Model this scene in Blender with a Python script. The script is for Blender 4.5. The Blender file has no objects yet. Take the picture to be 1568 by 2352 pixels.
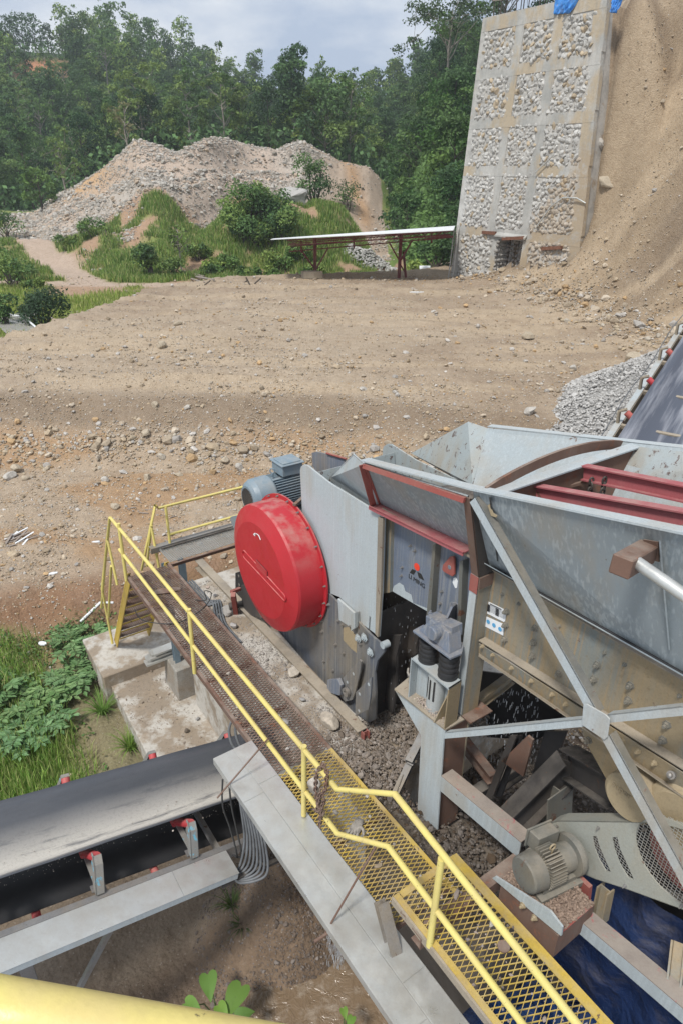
import bpy, bmesh, math, random
import numpy as np
from mathutils import Vector, Matrix
random.seed(7); np.random.seed(7)
SC = bpy.context.scene; COL = SC.collection
# ---------------------------------------------------------------- camera, sky, sun, exposure
FP = 1530.; PI = math.pi
PITCH = math.radians(26.9); ROLL = math.radians(0.8)
fw = np.array([0, math.cos(PITCH), -math.sin(PITCH)]); _r = np.array([1., 0, 0]); _u = np.array([0, math.sin(PITCH), math.cos(PITCH)])
up = _u*math.cos(ROLL) - _r*math.sin(ROLL); rt = _r*math.cos(ROLL) + _u*math.sin(ROLL)
cam = bpy.data.cameras.new('camera'); co = bpy.data.objects.new('camera', cam); COL.objects.link(co); SC.camera = co
co.matrix_world = Matrix(((rt[0], up[0], -fw[0], 0), (rt[1], up[1], -fw[1], 0), (rt[2], up[2], -fw[2], 0), (0, 0, 0, 1)))
cam.sensor_fit = 'VERTICAL'; cam.sensor_height = 36.0; cam.lens = 36.0*FP/2352.0
cam.clip_start = 0.02; cam.clip_end = 3000
SUN_EL, SUN_AZ = math.radians(58), math.radians(215)          # azimuth clockwise from +Y
W = bpy.data.worlds.new('World'); SC.world = W; W.use_nodes = True
wn = W.node_tree.nodes; wl = W.node_tree.links; wn.clear()
wo = wn.new('ShaderNodeOutputWorld'); bg = wn.new('ShaderNodeBackground'); bg.inputs[1].default_value = 0.07
sky = wn.new('ShaderNodeTexSky'); sky.sky_type = 'NISHITA'; sky.sun_disc = False
sky.sun_elevation = SUN_EL; sky.sun_rotation = SUN_AZ; sky.air_density = 1.2; sky.dust_density = 2.5
tc = wn.new('ShaderNodeTexCoord'); mp = wn.new('ShaderNodeMapping'); mp.inputs['Scale'].default_value = (1.0, 1.0, 2.6)
n1 = wn.new('ShaderNodeTexNoise'); n1.inputs['Scale'].default_value = 2.6; n1.inputs['Detail'].default_value = 7; n1.inputs['Roughness'].default_value = .55
cr = wn.new('ShaderNodeValToRGB'); cr.color_ramp.elements[0].position = .43; cr.color_ramp.elements[0].color = (5.6, 6.6, 8.4, 1)
cr.color_ramp.elements[1].position = .60; cr.color_ramp.elements[1].color = (10.6, 10.9, 11.3, 1)
mx = wn.new('ShaderNodeMixRGB'); mx.inputs[0].default_value = .86
wl.new(tc.outputs['Generated'], mp.inputs[0]); wl.new(mp.outputs[0], n1.inputs[0]); wl.new(n1.outputs[0], cr.inputs[0])
wl.new(sky.outputs[0], mx.inputs[1]); wl.new(cr.outputs[0], mx.inputs[2]); wl.new(mx.outputs[0], bg.inputs[0]); wl.new(bg.outputs[0], wo.inputs[0])
sl = bpy.data.lights.new('sun', 'SUN'); sl.energy = 2.7; sl.angle = math.radians(9); sl.color = (1, .965, .91)
so = bpy.data.objects.new('sun', sl); COL.objects.link(so)
_sd = Vector((math.sin(SUN_AZ)*math.cos(SUN_EL), math.cos(SUN_AZ)*math.cos(SUN_EL), math.sin(SUN_EL)))
so.rotation_euler = _sd.to_track_quat('Z', 'Y').to_euler(); so.location = (0, 0, 30)
SC.view_settings.view_transform = 'Standard'; SC.view_settings.look = 'None'; SC.view_settings.gamma = 1
SC.view_settings.exposure = 0.42

# ---------------------------------------------------------------- measuring helpers
# the plant is laid out on a plan turned 35 degrees: s runs along D, t along E
AN = math.radians(35); D = np.array([math.sin(AN), -math.cos(AN), 0]); E = np.array([math.cos(AN), math.sin(AN), 0]); UZ = np.array([0, 0, 1.])
def ray(u, v): return fw + rt*(u-784)/FP + up*(1176-v)/FP
def PZ(u, v, z): d = ray(u, v); return d*z/d[2]
def PT(u, v, t): d = ray(u, v); return d*t/(d@E)
def PS(u, v, s): d = ray(u, v); return d*s/(d@D)
def PY(u, v, y): d = ray(u, v); return d*y/d[1]
def ST(s, t, z): return D*s + E*t + UZ*z
_ci = math.radians(12.5)
CQ = E*math.cos(_ci) - UZ*math.sin(_ci); CN = E*math.sin(_ci) + UZ*math.cos(_ci); CO = ST(-5.63, 1.73, -7.9)
def PC(d, q, n): return CO + D*d + CQ*q + CN*n

# ---------------------------------------------------------------- tagging and linking
def tag(o, label=None, cat=None, group=None, kind=None):
    if label: o['label'] = label
    if cat: o['category'] = cat
    if group: o['group'] = group
    if kind: o['kind'] = kind
    return o
def empty(name, loc, label=None, cat=None, group=None):
    o = bpy.data.objects.new(name, None); COL.objects.link(o); o.location = Vector(loc); o.empty_display_size = .2
    o['_loc'] = list(map(float, loc)); return tag(o, label, cat, group)
def wpos(o):
    p = Vector((0, 0, 0))
    while o is not None: p = p + Vector(o.location); o = o.parent
    return np.array(p)
def link(name, me, mat=None, parent=None, loc=None):
    o = bpy.data.objects.new(name, me); COL.objects.link(o)
    if mat is not None:
        for m in (mat if isinstance(mat, (list, tuple)) else [mat]): me.materials.append(m)
    if parent is not None: o.parent = parent
    if loc is not None: o.location = Vector(loc)
    return o
def copy_tree(o, parent=None):
    c = o.copy(); COL.objects.link(c); c.parent = parent
    for ch in list(o.children): copy_tree(ch, c)
    return c
class MB:
    def __init__(s): s.v = []; s.f = []; s.m = []; s.k = 0; s.sm = []
    def add(s, vs, fs, smooth=False):
        b = len(s.v); s.v += [tuple(map(float, p)) for p in vs]; s.f += [tuple(b+i for i in f) for f in fs]; s.m += [s.k]*len(fs); s.sm += [smooth]*len(fs)
        return s
    def prism(s, poly, vec):
        poly = [np.array(p, float) for p in poly]; vec = np.array(vec, float); n = len(poly)
        nor = sum((np.cross(poly[i]-poly[0], poly[(i+1) % n]-poly[0]) for i in range(1, n-1)), np.zeros(3))
        if nor@vec > 0: poly = poly[::-1]
        vs = poly + [p+vec for p in poly]
        fs = [tuple(range(n)), tuple(range(2*n-1, n-1, -1))] + [(i, i+n, (i+1) % n+n, (i+1) % n) for i in range(n)]
        return s.add(vs, fs)
    def box(s, c, ax, ay, az):          # centre and half-axis vectors
        c, ax, ay, az = map(lambda q: np.array(q, float), (c, ax, ay, az))
        return s.prism([c-ax-ay-az, c+ax-ay-az, c+ax+ay-az, c-ax+ay-az], 2*az)
    def bar(s, p0, p1, w, h, upv=UZ, kind='box', th=.012):
        p0, p1 = np.array(p0, float), np.array(p1, float); d = p1-p0; L = np.linalg.norm(d); d = d/L
        x = np.cross(d, upv); x /= np.linalg.norm(x); z = np.cross(x, d); c = (p0+p1)/2; hd = d*L/2
        if kind == 'box': s.box(c, x*w/2, z*h/2, hd)
        elif kind == 'I':
            s.box(c+z*(h/2-th/2), x*w/2, z*th/2, hd); s.box(c-z*(h/2-th/2), x*w/2, z*th/2, hd); s.box(c, x*th/2, z*(h/2-th), hd)
        elif kind == 'C':
            s.box(c+z*(h/2-th/2), x*w/2, z*th/2, hd); s.box(c-z*(h/2-th/2), x*w/2, z*th/2, hd); s.box(c+x*(w/2-th/2), x*th/2, z*(h/2-th), hd)
        elif kind == 'L':
            s.box(c+z*(h/2-th/2), x*w/2, z*th/2, hd); s.box(c+x*(w/2-th/2)-z*th/2, x*th/2, z*(h/2-th/2), hd)
        return s
    def tube(s, pts, r, n=10, closed=False, caps=True):
        pts = [np.array(p, float) for p in pts]; m = len(pts); rings = []; prev = None
        for i, p in enumerate(pts):
            if closed: t = pts[(i+1) % m]-pts[i-1]
            else: t = pts[min(i+1, m-1)]-pts[max(i-1, 0)]
            t = t/(np.linalg.norm(t)+1e-12)
            if prev is None:
                a = UZ if abs(t[2]) < .9 else np.array([1., 0, 0]); x = np.cross(t, a)
            else: x = prev - t*(prev@t)
            x /= np.linalg.norm(x)+1e-12; y = np.cross(t, x); prev = x
            k = 1.
            if 0 < i < m-1 and not closed:
                a1 = pts[i]-pts[i-1]; a2 = pts[i+1]-pts[i]; cs = (a1@a2)/(np.linalg.norm(a1)*np.linalg.norm(a2)+1e-12)
                k = 1/max(.75, math.sqrt(max(0, (1+cs)/2)))
            rr = r[i] if isinstance(r, (list, tuple)) else r
            rings.append([p + (x*math.cos(2*PI*j/n)+y*math.sin(2*PI*j/n))*rr for j in range(n)])
        vs = [q for g in rings for q in g]; fs = []
        for i in range(m if closed else m-1):
            b = (i+1) % m
            fs += [(i*n+j, i*n+(j+1) % n, b*n+(j+1) % n, b*n+j) for j in range(n)]
        s.add(vs, fs, True)
        if caps and not closed: s.add(rings[0][::-1], [tuple(range(n))]); s.add(rings[-1], [tuple(range(n))])
        return s
    def lathe(s, c, ax, prof, n=32, smooth=True):   # prof: (distance along axis, radius)
        c = np.array(c, float); ax = np.array(ax, float)/np.linalg.norm(ax); a = UZ if abs(ax[2]) < .9 else np.array([1., 0, 0])
        x = np.cross(ax, a); x /= np.linalg.norm(x); y = np.cross(ax, x); vs = []; fs = []
        if smooth:      # split the profile where it turns sharply, so that edges stay crisp
            run = [prof[0]]; runs = []
            for i in range(1, len(prof)):
                run.append(prof[i])
                if i < len(prof)-1:
                    a1 = np.subtract(prof[i], prof[i-1]); a2 = np.subtract(prof[i+1], prof[i]); cs = (a1@a2)/(np.linalg.norm(a1)*np.linalg.norm(a2)+1e-12)
                    if cs < .965: runs.append(run); run = [prof[i]]
            runs.append(run)
            if len(runs) > 1:
                for r_ in runs: s._lathe(c, ax, x, y, r_, n, True)
                return s
        return s._lathe(c, ax, x, y, prof, n, smooth)
    def _lathe(s, c, ax, x, y, prof, n, smooth):
        vs = []; fs = []
        for d, r in prof: vs += [c+ax*d+(x*math.cos(2*PI*j/n)+y*math.sin(2*PI*j/n))*max(r, 1e-4) for j in range(n)]
        for i in range(len(prof)-1): fs += [(i*n+j, i*n+(j+1) % n, (i+1)*n+(j+1) % n, (i+1)*n+j) for j in range(n)]
        return s.add(vs, fs, smooth)
    def build(s, name, mat, parent=None, bevel=0.0, label=None):
        V = np.array(s.v, float)
        if parent is not None: loc = np.zeros(3); off = wpos(parent)
        else: off = np.array([(V[:, 0].min()+V[:, 0].max())/2, (V[:, 1].min()+V[:, 1].max())/2, V[:, 2].min()]); loc = off
        me = bpy.data.meshes.new(name); me.from_pydata((V-off).tolist(), [], s.f); me.update()
        me.polygons.foreach_set('material_index', s.m); me.polygons.foreach_set('use_smooth', s.sm)
        o = link(name, me, mat, parent, loc)
        bm = bmesh.new(); bm.from_mesh(me); bmesh.ops.recalc_face_normals(bm, faces=bm.faces)
        bm.to_mesh(me); bm.free()
        if bevel > 0:
            md = o.modifiers.new('bevel', 'BEVEL'); md.width = bevel; md.segments = 1; md.limit_method = 'ANGLE'; md.angle_limit = math.radians(40)
        if label: o['label'] = label
        return o
def arrmesh(name, V, F, mat, parent=None, col=None, smooth=False, extra=None, loc=(0, 0, 0)):
    """fast mesh from arrays; F (n,3) or (n,4); col per vertex"""
    V = np.asarray(V, np.float32); F = np.asarray(F, np.int32); me = bpy.data.meshes.new(name)
    off = np.array(loc, np.float32); Vl = V-off
    k = F.shape[1]; me.vertices.add(len(V)); me.vertices.foreach_set('co', Vl.ravel()); me.loops.add(F.size); me.loops.foreach_set('vertex_index', F.ravel())
    me.polygons.add(len(F)); me.polygons.foreach_set('loop_start', np.arange(0, F.size, k, dtype=np.int32))
    me.polygons.foreach_set('use_smooth', np.full(len(F), smooth)); me.update(calc_edges=True)
    if col is not None:
        a = me.color_attributes.new('col', 'FLOAT_COLOR', 'POINT'); c4 = np.ones((len(V), 4), np.float32); c4[:, :3] = col; a.data.foreach_set('color', c4.ravel())
    for nme, arr in (extra or {}).items():
        a = me.attributes.new(nme, 'FLOAT', 'POINT'); a.data.foreach_set('value', np.asarray(arr, np.float32))
    if parent is not None: return link(name, me, mat, parent)
    return link(name, me, mat, None, loc)

# ---------------------------------------------------------------- noise in numpy
_TB = np.random.RandomState(3).rand(256, 256).astype(np.float32)
def vn(x, y):
    ix = np.floor(x).astype(int); iy = np.floor(y).astype(int); fx = x-ix; fy = y-iy; fx = fx*fx*(3-2*fx); fy = fy*fy*(3-2*fy)
    a = _TB[ix & 255, iy & 255]; b = _TB[(ix+1) & 255, iy & 255]; c = _TB[ix & 255, (iy+1) & 255]; d = _TB[(ix+1) & 255, (iy+1) & 255]
    return (a*(1-fx)+b*fx)*(1-fy)+(c*(1-fx)+d*fx)*fy
def fbm(x, y, f, o=4, g=.5, sd=0.):
    s = 0.; a = 1.; n = 0.
    for i in range(o): s = s+a*vn(x*f+17.3*i+sd, y*f+9.1*i+sd*1.7); n += a; a *= g; f *= 2.03
    return s/n
def sm(a, b, x): t = np.clip((x-a)/(b-a), 0, 1); return t*t*(3-2*t)

# ---------------------------------------------------------------- materials
class NM:
    def __init__(s, name):
        s.m = bpy.data.materials.new(name); s.m.use_nodes = True; s.t = s.m.node_tree; s.N = s.t.nodes; s.L = s.t.links; s.b = s.N['Principled BSDF']
        g = s.N.new('ShaderNodeNewGeometry'); s.pos = g.outputs['Position']; s.nor = g.outputs['Normal']
    def map(s, sc=(1, 1, 1), rot=(0, 0, 0)):
        m = s.N.new('ShaderNodeMapping'); m.inputs['Scale'].default_value = sc; m.inputs['Rotation'].default_value = rot; s.L.new(s.pos, m.inputs[0]); return m.outputs[0]
    def noise(s, f, d=4, r=.55, vec=None, dist=0):
        n = s.N.new('ShaderNodeTexNoise'); n.inputs['Scale'].default_value = f; n.inputs['Detail'].default_value = d; n.inputs['Roughness'].default_value = r; n.inputs['Distortion'].default_value = dist
        s.L.new(vec or s.pos, n.inputs['Vector']); return n.outputs['Fac']
    def vor(s, f, out='Color', vec=None):
        n = s.N.new('ShaderNodeTexVoronoi'); n.inputs['Scale'].default_value = f; s.L.new(vec or s.pos, n.inputs['Vector']); return n.outputs[out]
    def rng(s, x, a, b, c=0., d=1.):
        n = s.N.new('ShaderNodeMapRange'); n.inputs[1].default_value = a; n.inputs[2].default_value = b; n.inputs[3].default_value = c; n.inputs[4].default_value = d; s.L.new(x, n.inputs[0]); return n.outputs[0]
    def math(s, op, x, y):
        n = s.N.new('ShaderNodeMath'); n.operation = op
        for i, q in enumerate((x, y)):
            if isinstance(q, (int, float)): n.inputs[i].default_value = q
            else: s.L.new(q, n.inputs[i])
        return n.outputs[0]
    def mix(s, f, a, b, mode='MIX'):
        n = s.N.new('ShaderNodeMixRGB'); n.blend_type = mode
        for i, q in enumerate((f, a, b)):
            if isinstance(q, (int, float)): n.inputs[i].default_value = q
            elif isinstance(q, tuple): n.inputs[i].default_value = (*q, 1) if len(q) == 3 else q
            else: s.L.new(q, n.inputs[i])
        return n.outputs[0]
    def attr(s, name='col', out='Color'):
        n = s.N.new('ShaderNodeAttribute'); n.attribute_name = name; return n.outputs[out]
    def set(s, k, v):
        i = s.b.inputs[k]
        if isinstance(v, (int, float)): i.default_value = v
        elif isinstance(v, tuple): i.default_value = (*v, 1)
        else: s.L.new(v, i)
    def bump(s, h, st=.3, dist=.02):
        n = s.N.new('ShaderNodeBump'); n.inputs['Strength'].default_value = st; n.inputs['Distance'].default_value = dist; s.L.new(h, n.inputs['Height']); s.L.new(n.outputs[0], s.b.inputs['Normal'])
def painted(name, col, rust=.0, dirt=.3, streak=0., rough=.45, metal=0., rustcol=(.13, .06, .035), dirtcol=(.33, .26, .17), streakcol=None, fine=.15, sc=1., dust=.3):
    m = NM(name); v = m.map((1.2, 1.2, .25)); lo = m.noise(1.3*sc, 3)
    c = m.mix(m.rng(lo, .3, .7, 0, .35), col, tuple(x*.72 for x in col))
    if streak:
        sv = m.map((34*sc, 34*sc, .45*sc)); c = m.mix(m.rng(m.math('MULTIPLY', m.noise(1., 2, .5, sv), m.rng(lo, .3, .7, .75, 1.2)), .48, .64, 0, streak), c, streakcol or tuple(min(1, x*1.5+.08) for x in col))
    if dirt:
        c = m.mix(m.rng(m.math('MULTIPLY', m.noise(2.2*sc, 5, .62, v), m.rng(m.noise(.6*sc, 2), .25, .75, .6, 1.35)), .5-.2*dirt, .8-.25*dirt, 0, min(1, .35+dirt*.6)), c, dirtcol)
        c = m.mix(m.rng(m.noise(26*sc, 2, .7), .55, .75, 0, dirt*.6), c, tuple(x*.6 for x in dirtcol))
    if rust:
        th = .70-.22*rust
        rm = m.rng(m.noise(7*sc, 6, .68, None, .6), th, th+.035, 0, 1); c = m.mix(rm, c, rustcol)
    if fine: c = m.mix(m.rng(m.noise(60*sc, 2), .35, .75, 0, fine), c, (.02, .018, .015))
    if dust:     # dust that has settled on what faces upward
        sp = m.N.new('ShaderNodeSeparateXYZ'); m.L.new(m.nor, sp.inputs[0])
        c = m.mix(m.math('MULTIPLY', m.rng(sp.outputs[2], .3, .95, 0, dust), m.rng(m.noise(4.5, 5, .65), .38, .62)), c, (.42, .375, .315))
    m.set('Base Color', c); m.set('Roughness', m.rng(m.noise(5*sc, 4), .3, .7, rough-.08, min(1, rough+.25))); m.set('Metallic', metal)
    m.bump(m.math('ADD', m.noise(14*sc, 5, .6), m.math('MULTIPLY', m.noise(1.6, 2), 3.)), .14, .012); return m.m
def simple(name, col, rough=.7, var=.3, f=6., metal=0., bump=.2, bd=.01, alt=None):
    m = NM(name); c = m.mix(m.rng(m.noise(f, 5, .6), .3, .7), col, alt or tuple(x*(1-var) for x in col)); m.set('Base Color', c); m.set('Roughness', rough); m.set('Metallic', metal)
    if bump: m.bump(m.noise(f*3, 5, .65), bump, bd)
    return m.m
M = {}
M['grey'] = painted('grey_paint', (.37, .42, .44), rust=.25, dirt=.2, streak=.15)
M['greyclean'] = painted('pale_grey_paint', (.42, .47, .49), rust=.12, dirt=.2, streak=.1)
M['greyscuff'] = painted('scuffed_grey_paint', (.37, .42, .43), rust=.55, dirt=.3, rustcol=(.13, .095, .085), sc=1.5)
M['greystreak'] = painted('streaked_grey_paint', (.25, .285, .30), rust=.04, fine=.05, dirt=.2, streak=.55, streakcol=(.40, .44, .455))
M['bluegrey'] = painted('blue_grey_paint', (.15, .18, .235), rust=.1, dirt=.3, streak=.35, streakcol=(.36, .35, .32))
M['streaky'] = painted('streaky_body_paint', (.11, .125, .15), rust=.2, dirt=.5, streak=.4, streakcol=(.34, .33, .3), dirtcol=(.24, .2, .14))
M['dustpink'] = painted('dusty_pink_flange', (.27, .23, .2), rust=.55, dirt=.5, rustcol=(.33, .12, .12), dirtcol=(.33, .25, .19), rough=.85)
M['guard'] = painted('tan_grey_guard_paint', (.34, .35, .31), rust=.08, dirt=.4, dirtcol=(.34, .3, .22))
M['darkgrey'] = painted('grimy_shaded_paint', (.13, .135, .125), rust=.4, dirt=.5, dirtcol=(.2, .17, .12))  # grime, plus shade put into the brace sides and under-frame
M['brownbody'] = painted('mud_stained_paint', (.19, .215, .21), rust=.1, dirt=.8, streak=.75, dirtcol=(.30, .225, .125), streakcol=(.33, .23, .12), sc=.9)
M['mudledge'] = painted('mud_crusted_steel', (.23, .2, .16), rust=.3, dirt=1., dirtcol=(.33, .28, .21), rough=.9)
M['tan'] = painted('tan_dust_paint', (.36, .29, .18), rust=.0, dirt=.7, dirtcol=(.32, .25, .15), rough=.75)
M['red'] = painted('red_paint', (.45, .02, .03), rust=.0, dirt=.0, rough=.42, fine=.12, dust=.45)
M['redrust'] = painted('faded_red_primer', (.3, .075, .06), rust=.1, dirt=.45, dirtcol=(.28, .15, .12), rough=.8)
M['pinkred'] = painted('dusty_red_beam', (.37, .1, .11), rust=.15, dirt=.35, dirtcol=(.36, .17, .16), rough=.7)
M['yellow'] = painted('yellow_rail_paint', (.72, .61, .19), rust=.26, dirt=.2, sc=2.2, dust=.12, rough=.42, rustcol=(.05, .04, .03), dirtcol=(.55, .42, .2), fine=.05)
M['yellow2'] = painted('yellow_grating_paint', (.55, .385, .06), rust=.25, dirt=.45, rough=.6, rustcol=(.12, .07, .04), dirtcol=(.3, .2, .08))
M['rusty'] = painted('rusty_steel', (.15, .085, .06), rust=.5, dirt=.4, rough=.85, rustcol=(.2, .09, .055), dirtcol=(.2, .15, .12), sc=1.4)
M['darksteel'] = painted('dark_steel', (.05, .045, .042), rust=.3, dirt=.35, rough=.8, rustcol=(.1, .055, .035), dirtcol=(.11, .085, .065))
M['galv'] = painted('galvanised_steel', (.6, .61, .585), rust=.0, dirt=.22, streak=.0, rough=.34, metal=.6, dirtcol=(.45, .42, .36), fine=.04)
M['steel'] = painted('worn_steel', (.3, .3, .3), rust=.2, dirt=.4, rough=.5, metal=.6)
M['motor'] = painted('motor_blue_grey', (.2, .27, .32), rust=.05, dirt=.15, rough=.45)
M['dirtymotor'] = painted('dirty_motor_paint', (.15, .155, .14), rust=.0, dirt=.75, rough=.6, dirtcol=(.24, .21, .16))
M['black'] = simple('black_rubber', (.022, .022, .024), .55, .3, 9., bump=.08)
M['cable'] = simple('grey_cable', (.16, .17, .18), .55, .5, 4.)
M['blackcable'] = simple('black_cable', (.03, .03, .03), .5, .3, 4.)
M['idler'] = painted('red_idler', (.5, .05, .06), dirt=.25, rough=.5)
M['blueflake'] = painted('idler_bracket_paint', (.22, .22, .21), rust=.5, dirt=.3, rustcol=(.13, .38, .5), rough=.8)
M['plast'] = simple('white_sheet', (.75, .77, .78), .5, .1, 3.)
M['maroon'] = painted('maroon_truss_paint', (.16, .035, .04), rust=.2, dirt=.1, rough=.7)
M['timber'] = simple('weathered_timber', (.22, .1, .06), .85, .5, 5.)
M['bark'] = simple('pale_bark', (.34, .31, .26), .9, .5, 3.)
M['darkbark'] = simple('dark_bark', (.12, .1, .08), .9, .5, 3.)
M['wood'] = simple('bleached_wood', (.33, .28, .24), .9, .45, 4.)
M['glove'] = simple('dirty_glove', (.36, .33, .29), .95, .5, 22., bump=.5)
M['water'] = None
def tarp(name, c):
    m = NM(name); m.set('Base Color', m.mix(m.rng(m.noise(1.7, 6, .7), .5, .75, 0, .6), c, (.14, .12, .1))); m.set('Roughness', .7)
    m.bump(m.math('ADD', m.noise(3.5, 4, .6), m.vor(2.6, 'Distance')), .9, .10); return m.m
M['tarp'] = tarp('shaded_blue_tarpaulin', (.004, .02, .08)); M['tarp3'] = tarp('muddy_blue_tarpaulin', (.012, .05, .17)); M['tarp2'] = tarp('bright_blue_tarpaulin', (.05, .24, .62))  # first one, the curtain, has its shade mixed into a lowered blue
def conc(name, c, dirt=.5, dc=(.33, .25, .17)):
    m = NM(name); q = m.mix(m.rng(m.noise(1.6, 6, .6), .40, .62), c, tuple(x*.72 for x in c)); q = m.mix(m.rng(m.noise(1.7, 6, .68), .62-.2*dirt, .72-.1*dirt, 0, .85), q, dc)
    q = m.mix(m.rng(m.noise(40, 3), .4, .75, 0, .35), q, (.1, .09, .08)); m.set('Base Color', q); m.set('Roughness', .88); m.bump(m.noise(25, 6, .65), .4, .012); return m.m
def slabconc():
    m = NM('muddy_slab_concrete'); q = m.mix(m.rng(m.noise(1.1, 5, .6), .46, .54), (.27, .22, .165), (.47, .445, .4)); q = m.mix(m.rng(m.noise(2.3, 6, .7), .5, .62, 0, .7), q, (.3, .235, .165))
    q = m.mix(m.rng(m.noise(12, 5, .7), .5, .72, 0, .5), q, (.17, .14, .11)); m.set('Base Color', q); m.set('Roughness', .85); m.bump(m.noise(9, 7, .7), .55, .03); return m.m
M['slab'] = slabconc(); M['conc'] = conc('stained_concrete', (.37, .35, .31), .75, (.27, .21, .15)); M['conclight'] = conc('pale_concrete', (.5, .49, .46), .15)
def wallconc():
    m = NM('stained_wall_concrete'); q = m.mix(m.rng(m.noise(.55, 6, .65), .38, .62), (.46, .45, .42), (.33, .33, .31)); q = m.mix(m.rng(m.noise(.4, 5, .7, m.map((1, 1, .6))), .48, .58, 0, .75), q, (.42, .33, .21))
    q = m.mix(m.rng(m.noise(3, 5, .7, m.map((1.6, 1.6, .35))), .5, .7, 0, .5), q, (.24, .23, .21))
    dp = m.N.new('ShaderNodeVectorMath'); dp.operation = 'DOT_PRODUCT'; m.L.new(m.pos, dp.inputs[0]); dp.inputs[1].default_value = (math.sin(math.radians(35)), -math.cos(math.radians(35)), -.62)
    q = m.mix(m.math('MULTIPLY', m.rng(m.math('ADD', dp.outputs['Value'], m.math('MULTIPLY', m.noise(.8, 5, .7), 3.)), -27.9, -27.0, 0, .85), m.rng(m.noise(1.6, 5, .7), .3, .5)), q, (.36, .28, .185)); m.set('Base Color', q); m.set('Roughness', .9); m.bump(m.noise(6, 6, .7), .6, .05); return m.m
M['concwall'] = wallconc()
M['mortar'] = conc('mortar', (.5, .48, .44), .25)
M['shadeconc'] = conc('wet_shaded_concrete', (.14, .115, .09), .5, (.1, .08, .06))  # wet concrete, darkened further to carry the shade of the pit
def vcol(name, rough=.9, bump=.4, f=20., bd=.01, spec=.3, mul=None, trans=0.):
    m = NM(name); c = m.attr(); c = m.mix(m.rng(m.noise(f, 4, .65), .25, .8, 0, .45), c, (.03, .025, .02), 'MIX') if mul is None else c
    m.set('Base Color', c); m.set('Roughness', rough); m.b.inputs['Specular IOR Level'].default_value = spec
    if bump: m.bump(m.noise(f*1.5, 4, .65), bump, bd)
    if trans: m.b.inputs['Subsurface Weight'].default_value = 0
    return m.m
M['stone'] = vcol('stone', .92, .5, 14.); 
def leafmat(name):
    m = NM(name); c = m.attr(); oi = m.N.new('ShaderNodeObjectInfo'); c = m.mix(m.rng(oi.outputs['Random'], 0, 1, 0, .35), c, m.mix(1., c, (1.7, 1.35, .75), 'MULTIPLY'))
    c = m.mix(m.rng(m.math('FRACT', m.math('MULTIPLY', oi.outputs['Random'], 7.3), 0), 0, 1, 0, .3), c, (.03, .075, .05))
    m.set('Base Color', c); m.set('Roughness', .6); m.b.inputs['Specular IOR Level'].default_value = .25
    tr = m.N.new('ShaderNodeBsdfTranslucent'); m.L.new(c, tr.inputs[0]); ms = m.N.new('ShaderNodeMixShader'); ms.inputs[0].default_value = .3
    m.L.new(m.b.outputs[0], ms.inputs[1]); m.L.new(tr.outputs[0], ms.inputs[2]); m.L.new(ms.outputs[0], m.N['Material Output'].inputs[0]); return m.m
M['leaf'] = leafmat('foliage')

# ---------------------------------------------------------------- stones as arrays
def _ico(n=1):
    bm = bmesh.new(); bmesh.ops.create_icosphere(bm, subdivisions=n, radius=1); V = np.array([v.co[:] for v in bm.verts]); F = np.array([[v.index for v in f.verts] for f in bm.faces]); bm.free(); return V, F
ICO1 = _ico(1); ICO2 = _ico(2); ICO3 = _ico(3)
def stonevar(base, k, rs, amp=.28):
    out = []
    for i in range(k):
        V = base[0].copy()
        for j in range(9):     # cut facets
            n = rs.randn(3); n /= np.linalg.norm(n); h = rs.uniform(.55, .85); d = V@n; V = V - np.outer(np.clip(d-h, 0, None), n)
        V *= rs.uniform(.85, 1.15, V.shape[0])[:, None]*amp/.28*.15 + (1-.15*amp/.28)
        out.append(V)
    return out
def rotm(n, rs):
    q = rs.randn(n, 4); q /= np.linalg.norm(q, axis=1)[:, None]; w, x, y, z = q.T
    return np.stack([np.stack([1-2*(y*y+z*z), 2*(x*y-z*w), 2*(x*z+y*w)], 1), np.stack([2*(x*y+z*w), 1-2*(x*x+z*z), 2*(y*z-x*w)], 1), np.stack([2*(x*z-y*w), 2*(y*z+x*w), 1-2*(x*x+y*y)], 1)], 1)
def stones(name, P, R, colr, seed=1, base=None, mat=None, parent=None, flat=.75, cj=.25, amp=.28, loc=None):
    """P (n,3) centres, R (n) radii, colr (n,3) colours -> one mesh of stones"""
    rs = np.random.RandomState(seed); base = base or ICO1; var = stonevar(base, 8, rs, amp); n = len(P); nv = len(base[0]); Rm = rotm(n, rs)
    S = rs.uniform([.8, .6, .5], [1.25, 1.05, .9], (n, 3)); B = np.stack(var)[rs.randint(0, 8, n)]*S[:, None, :]
    V = np.einsum('nij,nkj->nki', Rm, B); V[:, :, 2] *= flat; V = V*R[:, None, None]+P[:, None, :]
    F = (base[1][None]+(np.arange(n)*nv)[:, None, None]).reshape(-1, 3); C = colr*rs.uniform(1-cj, 1+cj, (n, 1)); C = np.repeat(C, nv, 0)
    V = V.reshape(-1, 3)
    if parent is not None: return arrmesh(name, V-wpos(parent), F, mat or M['stone'], parent, C)
    if loc is None: loc = (0, 0, 0)
    return arrmesh(name, V, F, mat or M['stone'], None, C, loc=loc)
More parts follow.
